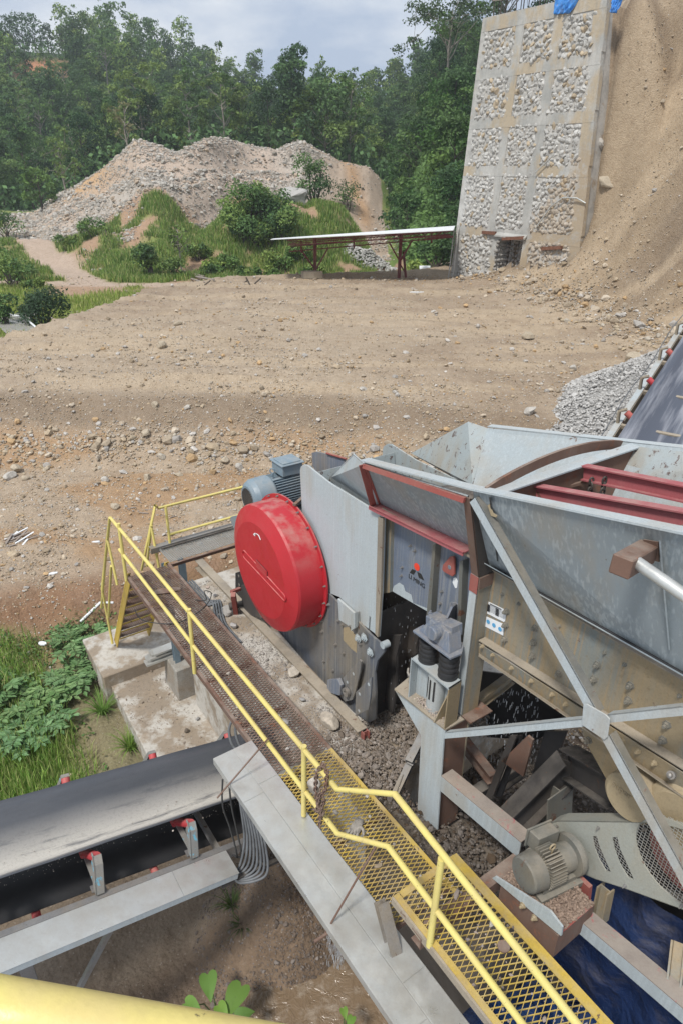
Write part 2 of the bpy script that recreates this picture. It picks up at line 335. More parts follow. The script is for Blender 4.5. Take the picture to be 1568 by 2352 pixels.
# ================================================================ TERRAIN
def seg_dist(px, py, poly, closed=True):
    d = np.full(px.shape, 1e9); ins = np.zeros(px.shape, bool); n = len(poly)
    for i in range(n if closed else n-1):
        x1, y1 = poly[i]; x2, y2 = poly[(i+1) % n]; ex, ey = x2-x1, y2-y1; L = ex*ex+ey*ey
        t = np.clip(((px-x1)*ex+(py-y1)*ey)/L, 0, 1); d = np.minimum(d, np.hypot(px-x1-t*ex, py-y1-t*ey))
        if closed:
            c = ((y1 > py) != (y2 > py)) & (px < (x2-x1)*(py-y1)/(y2-y1+1e-12)+x1); ins ^= c
    return np.where(ins, -d, d) if closed else d
BENCH = [(-34, 23.0), (-12, 24.4), (-1, 24.6), (4, 23.4), (8, 22.3), (14, 21.2), (70, 20), (70, 90), (10, 62), (6, 55.5), (0.3, 52.2), (-5, 50.6), (-9, 47.6), (-12.4, 44), (-14.3, 38), (-17, 31.5), (-24, 28)]
FILL = [(8.9, 47.5), (10.9, 44.5), (13.0, 38), (15.6, 31), (19.0, 24.5), (24, 18), (90, 10), (90, 120), (12, 120), (12, 49)]
MU = [-70, -47, -44.5, -40.5, -35.5, -30.5, -27, -24.5, -19, -14.5, -10, -6.4, -3.5, -1, 3.4, 6.8, 9.5, 14]
MZ = [-6.4, -6.0, -4.4, -2.4, .2, 3.2, 2.5, 1.8, 3.6, 3.4, 3.0, 4.2, 2.8, 1.8, 1.0, -2.2, -6, -8]
def height(x, y):
    x = np.asarray(x, float); y = np.asarray(y, float)
    # lane in front and the low ground by the plant
    lane = -9.3 + .10*(fbm(x, y, .35, 3)-.5) + .35*sm(6, 12, x)
    y0 = 12.9 + (x+8)*.42
    low = -10.15 - .12*np.clip(y0-y, 0, 30) + .5*(fbm(x, y, .5, 4, sd=3)-.5)
    low = np.maximum(low, -11.3+.3*fbm(x, y, .8, 3))
    front = lane + (low-lane)*sm(.9, -.7, y-y0+.7*(fbm(x, y, .8, 3)-.5))
    # wet gravel cone under the cable tray, gully of muddy water
    cx, cy = PZ(645, 2040, -10.)[:2]; front = np.maximum(front, -9.6-1.2*np.hypot((x-cx), (y-cy)*1.0)+.25*fbm(x, y, 3, 3))
    # beyond the bench
    far = -8.3 + .25*(fbm(x, y, .12, 3)-.5) - .15*sm(55, 75, y)
    base = np.where(y < 27, front, far); base = front + (far-front)*sm(25.5, 29, y)
    # bench
    bz = -7.4 + .8*sm(24, 50, y) + .12*(fbm(x, y, .22, 3, sd=5)-.5)
    tr_ = 0.
    for yc_, am_, ph_, sl_ in ((27.5, .9, .3, .03), (31.5, 1.2, 1.4, -.04), (36.5, 1.0, 2.2, .10), (43, 1.3, .8, .05)):
        for o_ in (-1., 1.): e_ = y-(yc_+am_*np.sin(x*.16+ph_)+sl_*x+o_); tr_ = tr_ - .11*np.exp(-(e_/.32)**2) + .07*np.exp(-((e_-.62)/.22)**2) + .05*np.exp(-((e_+.62)/.22)**2)
    bz = bz + tr_*sm(.42, .56, fbm(x, y, .11, 2, sd=18)+.08)
    wob = 1.1*(fbm(x, y, .4, 3, sd=8)-.5)
    rut = .34*(np.abs(fbm(x*.10+.02*y, y*1.15, 1., 3, sd=15)-.5)*2)**.7*sm(24.5, 27, y)*sm(51, 46, y) + .06*np.sin((y*.9+x*.12)*2.4)*sm(26, 31, y)*sm(50, 44, y)*(fbm(x*.3, y, .5, 2)-.2)
    db = seg_dist(x, y, BENCH) + wob
    slope = .66
    h = np.maximum(base, bz + rut*(db < 0) - slope*np.clip(db, 0, 9) - .25*np.exp(-(db/1.1)**2)*0)
    # round the brink
    br = np.exp(-(db/1.5)**2); h = h - .22*br*(y < 30)
    # low berm at the back of the bench
    h = h + .35*np.exp(-((db+1.2)/.8)**2)*(y > 40)*fbm(x, y, .6, 3)
    # fill slope beside the stone wall
    df = seg_dist(x, y, FILL); s_ = x*D[0]+y*D[1]; t_ = x*E[0]+y*E[1]
    run = np.clip(-df, 0, None); run = run+(.5*(fbm(x, y, .5, 3, sd=2)-.5)+.5*(fbm((-x*.243+y*.97)*.8+run*.75, run*.12, 1., 4, sd=91)-.5))*sm(.5, 3, run); fz = bz + np.interp(run, [0, 1.2, 2.6, 9.5, 13], [0, .85, 2.7, 18.5, 21])
    # erosion runs down the slope
    al = (x*-.243+y*.97); fz = fz + .16*(fbm(al*2.2, run*.35, 1., 3)-.5)*sm(.5, 3, run)
    fz = np.minimum(fz, 12.6+.8*fbm(x, y, .2, 3)); toe = .55*np.exp(-np.clip(df, 0, 9)/1.6)
    behind = (t_ > 36.0) & (s_ < -26.9-(h*0)) & (t_ < 37.6)
    fz = np.where(behind & (s_ < -27.4), -6.6, fz)
    lean = -9+(17.3*sm(36.1, 38.3, t_+.3*(fbm(x, y, .5, 3, sd=9)-.5))+4*sm(39, 42.5, t_))*sm(-20.5, -27.6, s_)
    back = (t_ >= 37.35) & (s_ > -37.5) & (s_ < -28.3); fz = np.where(back, 8.3, np.where(s_ > -28.3, np.maximum(fz, np.where(behind & (s_ < -27.4), -9, lean)), fz))
    h = np.where((df < 0) | back, np.maximum(h, fz+.45*(~back)), h + toe*(db < 0)*(~behind))
    # rubble hill
    zc = np.interp(x*110/np.clip(y, 60, 200), MU, MZ)
    k = y - 5*np.sin(x*.12) + 13*sm(-12, -20, x)*sm(-60, -40, x)
    prof = sm(78, 108, k)*.45 + .55*np.clip((k-80)/28, 0, 1)
    terr = .05*np.sin(prof*PI*2*2.5+x*.06)+.012*np.sin(prof*PI*2*7)
    mound = -8.6 + (zc+8.6)*np.clip(prof+terr*(prof > .03)*(prof < .97), 0, 1)*sm(150, 118, y)
    mound = mound + (fbm(x, y, .35, 4, sd=4)-.5)*.9*sm(-8.3, -6.5, mound) + (fbm(x, y, .10, 2, sd=6)-.5)*1.0*sm(-8, -3, mound)
    h = np.maximum(h, np.where(y > 70, mound, -50))
    # grassy hump in front of it
    def hump(cx, cy, rx, ry, z, p=2.): return -8.6 + (z+8.6)*np.exp(-(np.abs((x-cx)/rx)**p+np.abs((y-cy)/ry)**p))
    g = np.maximum.reduce([hump(-7.5, 73, 7.5, 7, -2.6, 2.6), hump(-2.2, 75, 4.2, 6, -2.9, 3), hump(-16, 70, 7, 5, -6.0), hump(-35, 78, 8, 5, -6.8), hump(-24.5, 74, 4.5, 5, -5.6), hump(-40, 60, 12, 12, -7.4)])
    g = g + .7*(fbm(x, y, .3, 4, sd=11)-.5)*sm(-8.4, -7, g)
    h = np.maximum(h, np.where(y > 50, g, -50))
    # green hill at the right, behind the stone wall
    gr = -8.4 + sm(.055, .13, x/np.maximum(y, 1))*(18.*np.clip((y-60)/46, 0, 1)+np.clip(y-106, 0, 150)*.12)
    gr = gr + 1.2*(fbm(x, y, .14, 3, sd=20)-.5)
    h = np.where((y > 58) & (x > 3), np.maximum(h, np.where(df < -1, h, gr)), h)
    # forested hillside
    fz2 = -9 + np.clip(y-122, 0, 135)*(.205+.115*sm(-22, -75, x)+.06*sm(2, 30, x)) + 5*(fbm(x, y, .02, 2, sd=30)-.5)
    h = np.maximum(h, np.where(y > 118, fz2, -60))
    return h
def masks(x, y, h):
    db = seg_dist(x, y, BENCH); df = seg_dist(x, y, FILL)
    N = fbm(x, y, .6, 4, sd=40); N2 = fbm(x, y, .15, 3, sd=41); y0 = 12.9+(x+8)*.42
    outside = sm(.3, 1.6, db+1.6*(N-.5))
    g = outside*(y > 28)*sm(.36, .5, N2+.25*sm(60, 66, y)+.1*sm(30, 40, y))
    road = np.exp(-((x-(-20.8-.62*(y-57)))/2.5)**2)*sm(54, 58, y)*sm(84, 78, y)*.9
    road = np.maximum(road, np.exp(-((y-57.5-.03*x)/1.5)**2)*(x < 4)*.9)
    inm = ((y > 79) & (y < 122))*1.
    humpm = sm(-8.2, -7.2, h)*(y > 55)*(y < 82)*(x < 6)*sm(85, 80, y)
    g = np.maximum(g, humpm*sm(.3, .42, N2+.12)); g = np.where((y > 78) & (y < 122) & (x < 5) & (x > -48), 0, g)
    redsoil = sm(.56, .66, fbm(x, y, .25, 3, sd=44))*outside*(y > 50)*(y < 78)*.8
    g = g*(1-sm(.35, .7, road)); g = np.where((df < 0) & (y < 62), 0, g)
    g = np.where((y > 60) & (x > 6) & (db > 0), np.maximum(g, .95), g)
    g = np.where((y > 50) & (y < 82), g*sm(.33, .47, fbm(x, y, .35, 4, sd=47)+.12*humpm*(x > -20)), g)
    g = np.where(y > 120, 1, g)
    lowg = sm(-8.6, -9.4, x*D[0]+y*D[1])*(1-.75*sm(.7, 1.7, x*E[0]+y*E[1]))*(y < 24)*sm(.5, -.6, y-y0+1.4*(N-.5))*sm(.25, .5, N+.2*sm(-1.5, -4, x))*sm(.2, -2.2, x*.8+y*-.12+2.2)
    g = np.maximum(g, lowg)
    return g, road, df, db
def build_terrain():
    na, nr = 720, 640
    a = np.linspace(-1.45, 1.45, na)*1.0; a = np.sign(a)*(np.abs(a)/1.45)**1.25*1.45
    r = np.concatenate([[.02], 1.2*(520/1.2)**(np.linspace(0, 1, nr-1))])
    A, Rr = np.meshgrid(a, r, indexing='ij'); x = Rr*np.sin(A); y = Rr*np.cos(A)
    h = height(x, y); g, road, df, db = masks(x, y, h)
    N = fbm(x, y, .5, 5, sd=50); N3 = fbm(x, y, 2.5, 3, sd=52); NL = fbm(x, y, .1, 3, sd=53)
    rough = np.where(y < 70, 1, 1.6)
    h = h + (.10*(fbm(x, y, 1.6, 4, .6, sd=60)-.5)+.05*(fbm(x, y, 5., 3, .6, sd=61)-.5))*rough*np.where(df < 0, 3.2, np.where(y > 40, 1.6, 1))
    def c(*v): return np.array(v)[None, None, :]
    def L(a_, b_, t): return a_*(1-t[..., None])+b_*t[..., None]
    col = L(c(.36, .285, .205)*np.ones(x.shape+(3,)), c(.31, .24, .17), sm(.35, .65, N))
    col = L(col, c(.41, .335, .245), sm(.52, .7, NL)*.6)
    trk = fbm(x*.09+.03*y, y*.8, 1., 3, sd=16); col = L(col, c(.42, .335, .235), sm(.5, .6, trk)*(y > 25)*(db < 0)*.8); col = L(col, c(.27, .2, .14), (np.exp(-((trk-.46)/.012)**2)*.5)*(y > 25)*(db < 0))
    # front slope of the bench, its shade painted in as darker earth
    col = L(col, c(.225, .17, .118), sm(-.9, .5, db+.8*(N-.5))*(y < 27)*(y > 16)*sm(4.2, 2.8, db)*.85)
    # lane: pinkish tan with wet orange patches
    lane = (y < 24)*sm(.8, 2.2, db)
    col = L(col, c(.38, .30, .215), lane*1.); col = L(col, c(.36, .235, .13), lane*sm(.5, .62, fbm(x*.35, y, .5, 3, sd=70)))
    y0 = 12.9+(x+8)*.42
    col = L(col, c(.22, .125, .07), (y < 24)*np.exp(-((y-y0-.2+.8*(N-.5))/1.0)**2)*.95)
    col = L(col, c(.22, .17, .12), (y < 24)*sm(-1, -2.6, y-y0))
    # mud by the conveyor
    s_ = x*D[0]+y*D[1]; mud = (y < 11)*sm(-6.9, -6.2, s_); col = L(col, c(.17, .12, .08)*(0.75+.6*N3[..., None]), mud*.95)
    # fill slope, colour darkened upward for the shade on its upper face
    F = sm(.5, -.5, df)*(y < 64); col = L(col, c(.345, .265, .175), F*1.); col = L(col, c(.235, .18, .125), F*sm(.42, .68, fbm(x, y, .2, 4, sd=71)+.018*np.clip(h, -8, 12)))
    # rubble hill
    R = (y > 78)*(y < 122)*sm(-9.2, -8.3, h)*(x < 22)
    R = np.where((x > 5)&(y<84), R*.3, R)
    col = L(col, c(.43, .39, .34), R*1.); col = L(col, c(.48, .38, .3), R*sm(.48, .62, fbm(x, y, .07, 3, sd=72))*.8)
    col = L(col, c(.5, .32, .16), R*np.maximum(sm(.64, .72, fbm(x, y, .09, 3, sd=73)), np.exp(-((x+33)/4.5)**2-((h+.5)/2.4)**2))*.9)
    col = L(col, c(.42, .33, .25), R*sm(-6, -2, x+0*y)*.9); col = L(col, c(.44, .27, .14), R*np.exp(-((x-.6-(104-y)*.16)/1.1)**2)*sm(-7, -5, h)*.8)
    # soil beyond
    run_ = np.clip(-df, 0, None); al_ = -x*.243+y*.97; stk = fbm(al_*.8+run_*.75, run_*.12, 1., 4, sd=91); col = L(col, c(.26, .195, .13), F*sm(.5, .62, stk)*.7); col = L(col, c(.44, .345, .235), F*sm(.46, .36, stk)*.7)
    fr = (y > 28)*sm(.3, 1.5, db)*(y < 79); col = L(col, c(.38, .24, .15), fr*.8); col = L(col, c(.45, .35, .27), sm(.2, .7, road))
    # green
    gcol = L(c(.13, .2, .04)*np.ones(x.shape+(3,)), c(.24, .27, .08), sm(.4, .65, fbm(x, y, .4, 4, sd=75))); gcol = L(gcol, c(.035, .07, .02), ((y > 118) | ((y > 60) & (x > 6)))*1.)
    col = L(col, gcol, np.clip(g, 0, 1)*sm(.12, .5, N3+.35))
    col = L(col, c(.45, .2, .1), (y > 120)*np.exp(-((x/y+.385)/.035)**4-((y-233)/13)**4)*.95)
    wet = mud*sm(.45, .55, N)+lane*sm(.55, .65, fbm(x*.35, y, .5, 3, sd=70))*.6
    V = np.stack([x, y, h], -1).reshape(-1, 3); idx = np.arange(na*nr).reshape(na, nr)
    Fc = np.stack([idx[:-1, :-1], idx[:-1, 1:], idx[1:, 1:], idx[1:, :-1]], -1).reshape(-1, 4)[:, ::-1]
    m = NM('earth'); c_ = m.attr(); vc = m.vor(16.); 
    c_ = m.mix(m.rng(m.noise(1.1, 6, .7), .35, .7, 0, .38), c_, m.mix(1., c_, (.62, .58, .54), 'MULTIPLY'))
    c_ = m.mix(m.rng(m.noise(3.2, 5, .7), .48, .66, 0, .45), c_, m.mix(1., c_, (.66, .6, .55), 'MULTIPLY'))
    c_ = m.mix(m.rng(m.noise(9, 5, .72), .5, .7, 0, .6), c_, m.mix(1., c_, (1.35, 1.35, 1.38), 'MULTIPLY'))
    c_ = m.mix(m.rng(m.noise(30, 3, .7), .5, .68, 0, .55), c_, m.mix(1., c_, (.5, .47, .45), 'MULTIPLY'))
    c_ = m.mix(m.rng(m.vor(11., 'Distance'), .10, .16, .65, 0), c_, m.mix(.45, c_, (.5, .46, .4)))
    m.set('Base Color', c_); w_ = m.attr('wet', 'Fac'); m.set('Roughness', m.rng(w_, 0, 1, .95, .3))
    hh = m.math('ADD', m.math('MULTIPLY', m.noise(7, 7, .7), 1.), m.math('MULTIPLY', m.vor(14., 'Distance'), -.5)); m.bump(hh, .7, .07)
    o = arrmesh('ground', V, Fc, m.m, None, col.reshape(-1, 3), True, {'wet': wet.ravel()})
    tag(o, kind='structure'); return o
build_terrain()
def hz(x, y): return height(np.array([x]), np.array([y]))[0]
def hit(u, v):      # where the line of sight of a photograph point meets the ground
    d = ray(u, v); r = np.concatenate([np.linspace(6, 60, 700), np.linspace(60, 300, 1200)]); k = r/np.hypot(d[0], d[1]); P = d[None]*k[:, None]
    b = P[:, 2]-height(P[:, 0], P[:, 1]); i = np.argmax(b < 0)
    return P[i] if b[i] < 0 else P[-1]

# ---------------------------------------------------------------- loose stones (uncountable) on the ground
def scatter():
    rs = np.random.RandomState(11); n = 190000
    a = rs.uniform(-.62, .62, n); r = 9*(66/9)**(rs.rand(n)**.8); x = r*np.sin(a); y = r*np.cos(a); h = height(x, y); g, road, df, db = masks(x, y, h)
    s_ = x*D[0]+y*D[1]; t_ = x*E[0]+y*E[1]
    dens = .32 + .5*sm(.5, .7, fbm(x, y, .35, 3, sd=80)) + .8*np.exp(-((db-1.9)/1.0)**2)*(y < 27) + .6*(db > 0)*(db < 2.4)*(y < 27)
    dens = dens + .9*np.exp(-((df+.2)/1.6)**2)*(df < 3) + .8*(df < 0)
    dens = dens*(1-g*.93); dens = np.where(((t_ > 35.8) & (s_ < -27.2)), 0, dens)
    k = rs.rand(n) < dens*.85; k &= ~((t_ > 1.2) & (t_ < 7.5) & (s_ > -13.) & (s_ < 1)); x, y, h, r, df, db = [q[k] for q in (x, y, h, r, df, db)]; n = len(x)
    R = .012+.016*rs.rand(n)+rs.pareto(2.6, n)*.016; R = np.minimum(R, .15)*(r/20)**.35; foot = np.exp(-((db-2.3)/.8)**2)*(y < 27)+1.2*np.exp(-((df+.2)/1.4)**2); R = R*(1+.9*foot)
    c = np.array([.43, .35, .25])+(rs.rand(n, 1)-.3)*np.array([[.12, .13, .14]]); c = np.where(rs.rand(n, 1) < .25, np.array([[.5, .47, .43]]), c); c = np.where(rs.rand(n, 1) < .12, np.array([[.48, .33, .18]]), c)
    tag(stones('loose_gravel', np.stack([x, y, h+R*.25], 1), R, c, 3), 'loose stones and gravel scattered over the brown earth', 'gravel', kind='stuff')
    # grey rubble over the hill
    n = 200000; x = rs.uniform(-52, 12, n); y = rs.uniform(58, 120, n); h = height(x, y); g, road, df, db = masks(x, y, h)
    grey = sm(.45, .6, fbm(x, y, .09, 3, sd=81)); dens = sm(-8.3, -7.6, h)*(y > 78)*(.25+.75*grey)*(1-.9*sm(-5, -1, x))*(1-.9*np.exp(-((x+33)/4.)**2-((h+.5)/2.)**2))*(1-.85*np.exp(-((h+3.4+.03*x)/.35)**2))*(1-.8*np.exp(-((h-.2+.02*x)/.3)**2)) + (y < 80)*(y>61)*np.exp(-((x+20-(y-60)*-.1)/3.5)**2)*.8*sm(.4, .55, fbm(x, y, .4, 2, sd=82))
    dens = dens + .9*np.exp(-(((x-6.2)/2.2)**2+((y-84)/7)**2))
    k = (rs.rand(n) < dens*(1-g*.9)*(1-sm(.2, .6, road))); x, y, h = x[k], y[k], h[k]; n = len(x)
    R = .035+.05*rs.rand(n)+np.minimum(rs.pareto(2.0, n)*.036, .32); c = np.array([.47, .44, .39])+(rs.rand(n, 1)-.5)*.16; c = np.where(rs.rand(n, 1) < .2, np.array([[.5, .4, .3]]), c)
    tag(stones('quarry_rubble', np.stack([x, y, h+R*.3], 1), R, c, 4), 'grey broken quarry rock covering the hill across the yard', 'rubble', kind='stuff')
scatter()
def pile(name, u, v, z0, rx, ry, hh, n, R0, c0, label, cat, seed, shear=(0, 0), kind='stuff'):
    p = hit(u, v) if z0 is None else PZ(u, v, z0); rs = np.random.RandomState(seed); q = rs.uniform(-1, 1, (n, 2)); q = q[np.hypot(*q.T) < 1]; rr = np.hypot(*q.T)
    x = p[0]+q[:, 0]*rx; y = p[1]+q[:, 1]*ry; zb = height(x, y) if z0 is None else z0; z = zb+hh*(1-rr)**.9*(.85+.3*fbm(x, y, 1.5, 2)); R = R0*rs.uniform(.5, 1.3, len(x))+np.minimum(rs.pareto(3, len(x))*R0*.3, R0)
    o = stones(name, np.stack([x, y, z], 1), R, np.tile(np.array(c0), (len(x), 1)), seed); return tag(o, label, cat, kind=kind)
pile('rock_pile', 848, 612, None, 2.7, 1.7, 1.5, 900, .15, (.46, .45, .42), 'heap of pale grey broken rocks behind the open shed', 'rock pile', 21)
# ================================================================ VEGETATION
LG = (.22, .32, .09); DG = (.075, .145, .055); MG = (.125, .225, .07)
def leaf_cloud(C, R, n, size, cols, rs, up_b=.35, shell=.55, flat=1.):
    """leaves spread through the outer volume of blobs; returns verts, quads, colours"""
    C = np.array(C, float); R = np.array(R, float); w = R**2; b = rs.choice(len(C), n, p=w/w.sum())
    d = rs.randn(n, 3); d /= np.linalg.norm(d, axis=1)[:, None]; d[:, 2] = np.where((d[:, 2] < -.2) & (rs.rand(n) < .6), -d[:, 2], d[:, 2])
    rr = shell+(1-shell)*rs.rand(n)**.6; rr *= 1+.22*np.sin(d[:, 0]*9+b)*np.cos(d[:, 1]*8+d[:, 2]*7)
    P = C[b]+d*rr[:, None]*R[b][:, None]*np.array([1, 1, flat]); nr = d*.7+rs.randn(n, 3)*.6+np.array([0, 0, up_b]); nr /= np.linalg.norm(nr, axis=1)[:, None]
    a = np.cross(nr, rs.randn(n, 3)); a /= np.linalg.norm(a, axis=1)[:, None]; c = np.cross(nr, a); s = size*rs.uniform(.55, 1.35, n)[:, None]
    V = np.stack([P-a*s*.5, P-c*s*.28+nr*s*.05, P+a*s*.6-nr*s*.12, P+c*s*.28+nr*s*.05], 1); F = np.arange(4*n).reshape(n, 4)
    cols = np.array(cols, float); tone = rs.rand(len(C)); k = (tone[b]*len(cols)*.999).astype(int); cl = cols[k]*rs.uniform(.7, 1.35, (n, 1)); return V.reshape(-1, 3), F, np.repeat(cl, 4, 0)
def limb(mb, p, q, r0, r1, rs, n=4, bend=.12):
    p, q = np.array(p, float), np.array(q, float); L = np.linalg.norm(q-p); pts = [p+(q-p)*i/n+(rs.randn(3)*bend*L/n if 0 < i < n else 0) for i in range(n+1)]
    mb.tube(pts, [r0+(r1-r0)*i/n for i in range(n+1)], 6); return pts
def make_tree(h, cw, seed, kind, cols, leaf=.5, n=2600, trunk_vis=.25, bark='darkbark'):
    rs = np.random.RandomState(seed); mb = MB(); C = []; R = []
    top = np.array([rs.uniform(-.5, .5), rs.uniform(-.5, .5), h*.86]); tp = limb(mb, (0, 0, -1.5), top, h*.017+.06, .05, rs, 6, .06)
    nb = {'dense': 15, 'sparse': 13, 'umbrella': 12, 'column': 14, 'bare': 9}[kind]
    for i in range(nb):
        f = trunk_vis+(1-trunk_vis)*(i+.5)/nb if kind != 'umbrella' else .72+.2*rs.rand(); a = i*2.4+rs.rand(); z = h*f
        if kind == 'dense': rad = cw*.36*math.sin(PI*(.22+.68*(f-trunk_vis)/(1-trunk_vis)))*rs.uniform(.7, 1.25); br = cw*rs.uniform(.15, .24)
        elif kind == 'column': rad = cw*.2*rs.uniform(.3, 1.2); br = cw*rs.uniform(.17, .24)
        elif kind == 'umbrella': rad = cw*.42*rs.uniform(.3, 1); br = cw*rs.uniform(.11, .17)
        else: rad = cw*.4*(1-.55*(f-trunk_vis))*rs.uniform(.5, 1.1); br = cw*rs.uniform(.09, .15)
        c = np.array([math.cos(a)*rad, math.sin(a)*rad, z]); base = np.array([top[0]*f, top[1]*f, max(h*.12, z-rad*.9)]); limb(mb, base, c, h*.006+.03, .02, rs, 3, .15); C.append(c); R.append(br)
        if kind in ('sparse', 'umbrella'):
            for _ in range(2): c2 = c+rs.randn(3)*br*1.2; C.append(c2); R.append(br*.7); limb(mb, c, c2, .04, .015, rs, 2)
    if kind in ('dense', 'column'): C.append(top+[0, 0, -h*.02]); R.append(cw*.2)
    V, F, cl = leaf_cloud(C, R, n if kind != 'bare' else n//6, leaf, cols, rs, shell=.35 if kind != 'dense' else .55, flat=.8 if kind != 'umbrella' else .5)
    return mb, V, F, cl, M[bark]
CR = {}
def tree_obj(name, spec, loc, label, cat, group=None):
    mb, V, F, cl, bk = make_tree(*spec[0], **spec[1]); t = empty(name, (0, 0, 0), label, cat, group)
    mb.build('trunk', bk, t); arrmesh('crown', V, F, M['leaf'], t, cl); CR[t.name] = (V, cl); t.location = Vector(loc); return t
def place(t, x, y, s, rz, dz=0.): t.location = (x, y, hz(x, y)+dz); t.scale = (s, s, s*1.0); t.rotation_euler = (0, 0, rz)
rs = np.random.RandomState(5)
protos = []
specs = [((13, 9.5, 1, 'dense', [DG, MG, DG]), {}), ((15, 9, 2, 'dense', [DG, MG, LG]), {}), ((12, 8.5, 3, 'dense', [(.04, .085, .02), MG, (.07, .12, .03)]), {}),
         ((17, 7.5, 4, 'column', [DG, DG, MG]), {}), ((16, 10, 5, 'sparse', [MG, LG, MG]), dict(trunk_vis=.35, bark='bark')), ((14, 10, 6, 'dense', [(.03, .07, .025), (.035, .08, .03), DG]), {}),
         ((18, 9, 7, 'umbrella', [MG, DG]), dict(trunk_vis=.5, bark='bark', n=1500)), ((11, 9, 8, 'dense', [(.06, .11, .02), LG, MG]), {})]
FL = ['dark green forest tree on the wooded hillside', 'mid green tree with leafy crown on the wooded hillside', 'bright green rounded tree on the wooded hillside', 'tall narrow vine covered tree on the wooded hillside',
      'loose crowned tree with pale limbs on the wooded hillside', 'bluish green dense tree on the wooded hillside', 'flat topped tall tree on the wooded hillside', 'light green low tree on the wooded hillside']
for i, sp in enumerate(specs): protos.append(tree_obj('forest_tree', sp, (0, 0, 0), FL[i], 'tree', 'trees of the hillside forest like '+FL[i].split(' on the')[0]))
used = [False]*len(protos); cnt = 0
pts = []
yy = 124.
while yy < 262:
    dx = 6.6+(yy-124)*.008; xx = -.63*yy+rs.uniform(0, 4)
    while xx < .46*yy:
        pts.append((xx+rs.uniform(-2.2, 2.2), yy+rs.uniform(-2.2, 2.2))); xx += dx
    yy += 7.2
pts = [p for p in pts if not (abs(p[0]/p[1]+.385) < .04 and 196 < p[1] < 248)]
print('forest', len(pts))
rest = pts[280:]; pts = pts[:280]
for (x, y) in pts:
    k = int(rs.choice(8, p=[.2, .17, .14, .12, .08, .15, .04, .10])); t = protos[k]
    if used[k]: t = copy_tree(protos[k])
    used[k] = True; t.scale = (1, 1, 1); place(t, x, y, rs.uniform(.58, .88)*(1+.0008*(y-120)), rs.uniform(0, 6.28), -.8)
# the trees beyond the nearest ones, too many to keep apart: one mass of crowns and trunks
keys = [t.name for t in protos]; VV = []; CC = []; TK = MB()
for (x, y) in rest:
    V, cl = CR[keys[int(rs.choice(8, p=[.2, .17, .14, .12, .08, .15, .04, .10]))]]; Q = V.reshape(-1, 4, 3)[rs.randint(0, 3)::3]; qc = cl.reshape(-1, 4, 3)[:len(V)//4][0::3][:len(Q)]; c0 = Q.mean(1, keepdims=True); Q = c0+(Q-c0)*1.65; n_ = min(len(Q), len(qc)); Q = Q[:n_]; qc = qc[:n_]
    s = rs.uniform(.58, .9)*(1+.0008*(y-120)); a = rs.uniform(0, 6.28); R_ = np.array([[math.cos(a), -math.sin(a), 0], [math.sin(a), math.cos(a), 0], [0, 0, 1]]); VV.append((Q.reshape(-1, 3)*s)@R_.T+np.array([x, y, hz(x, y)-.8])); CC.append(qc.reshape(-1, 3)*rs.uniform(.75, 1.25))
    TK.tube([(x, y, hz(x, y)-1), (x+.2, y, hz(x, y)+7*s)], .16, 5)
if VV:
    VV = np.concatenate(VV); tag(arrmesh('distant_forest', VV, np.arange(len(VV)).reshape(-1, 4), M['leaf'], None, np.concatenate(CC)), 'farther forest trees climbing to the ridge', 'forest', kind='stuff'); tag(TK.build('distant_trunks', M['darkbark']), 'trunks of the farther forest trees', 'forest', kind='stuff')
print('distant', len(rest))
# undergrowth that fills the forest floor: one mass
n = 90000; a = rs.uniform(-.62, .46, n); y = rs.uniform(119, 262, n); x = a*y; k_ = ~((np.abs(x/y+.385) < .036) & (y > 218) & (y < 247)); x, y = x[k_], y[k_]; n = len(x); h = height(x, y); P = np.stack([x, y, h+rs.uniform(0, 3.6, n)], 1)
nr = rs.randn(n, 3)+[0, -.6, .8]; nr /= np.linalg.norm(nr, axis=1)[:, None]; aa = np.cross(nr, rs.randn(n, 3)); aa /= np.linalg.norm(aa, axis=1)[:, None]; cc = np.cross(nr, aa); s = rs.uniform(.22, .6, n)[:, None]
V = np.stack([P-aa*s, P-cc*s*.6, P+aa*s, P+cc*s*.6], 1).reshape(-1, 3); cl = np.array(DG)*rs.uniform(.7, 2.2, (n, 1)); tag(arrmesh('forest_undergrowth', V, np.arange(4*n).reshape(n, 4), M['leaf'], None, np.repeat(cl, 4, 0)), 'dark tangled undergrowth between the forest trees', 'undergrowth', kind='stuff')

n = 30000; y = rs.uniform(62, 121, n); x = rs.uniform(.075, .26, n)*y; h = height(x, y); k_ = (h > -7.6) & (seg_dist(x, y, FILL) > -1); x, y, h = x[k_], y[k_], h[k_]; n = len(x); P = np.stack([x, y, h+rs.uniform(0, 1.3, n)], 1)
nr = rs.randn(n, 3)+[0, -.4, 1.]; nr /= np.linalg.norm(nr, axis=1)[:, None]; aa = np.cross(nr, rs.randn(n, 3)); aa /= np.linalg.norm(aa, axis=1)[:, None]; cc = np.cross(nr, aa); s = rs.uniform(.15, .38, n)[:, None]
V = np.stack([P-aa*s, P-cc*s*.6, P+aa*s, P+cc*s*.6], 1).reshape(-1, 3); cl = np.array(MG)*rs.uniform(.6, 1.6, (n, 1)); tag(arrmesh('bank_undergrowth', V, np.arange(4*n).reshape(n, 4), M['leaf'], None, np.repeat(cl, 4, 0)), 'green creepers covering the bank left of the stone wall', 'undergrowth', kind='stuff')
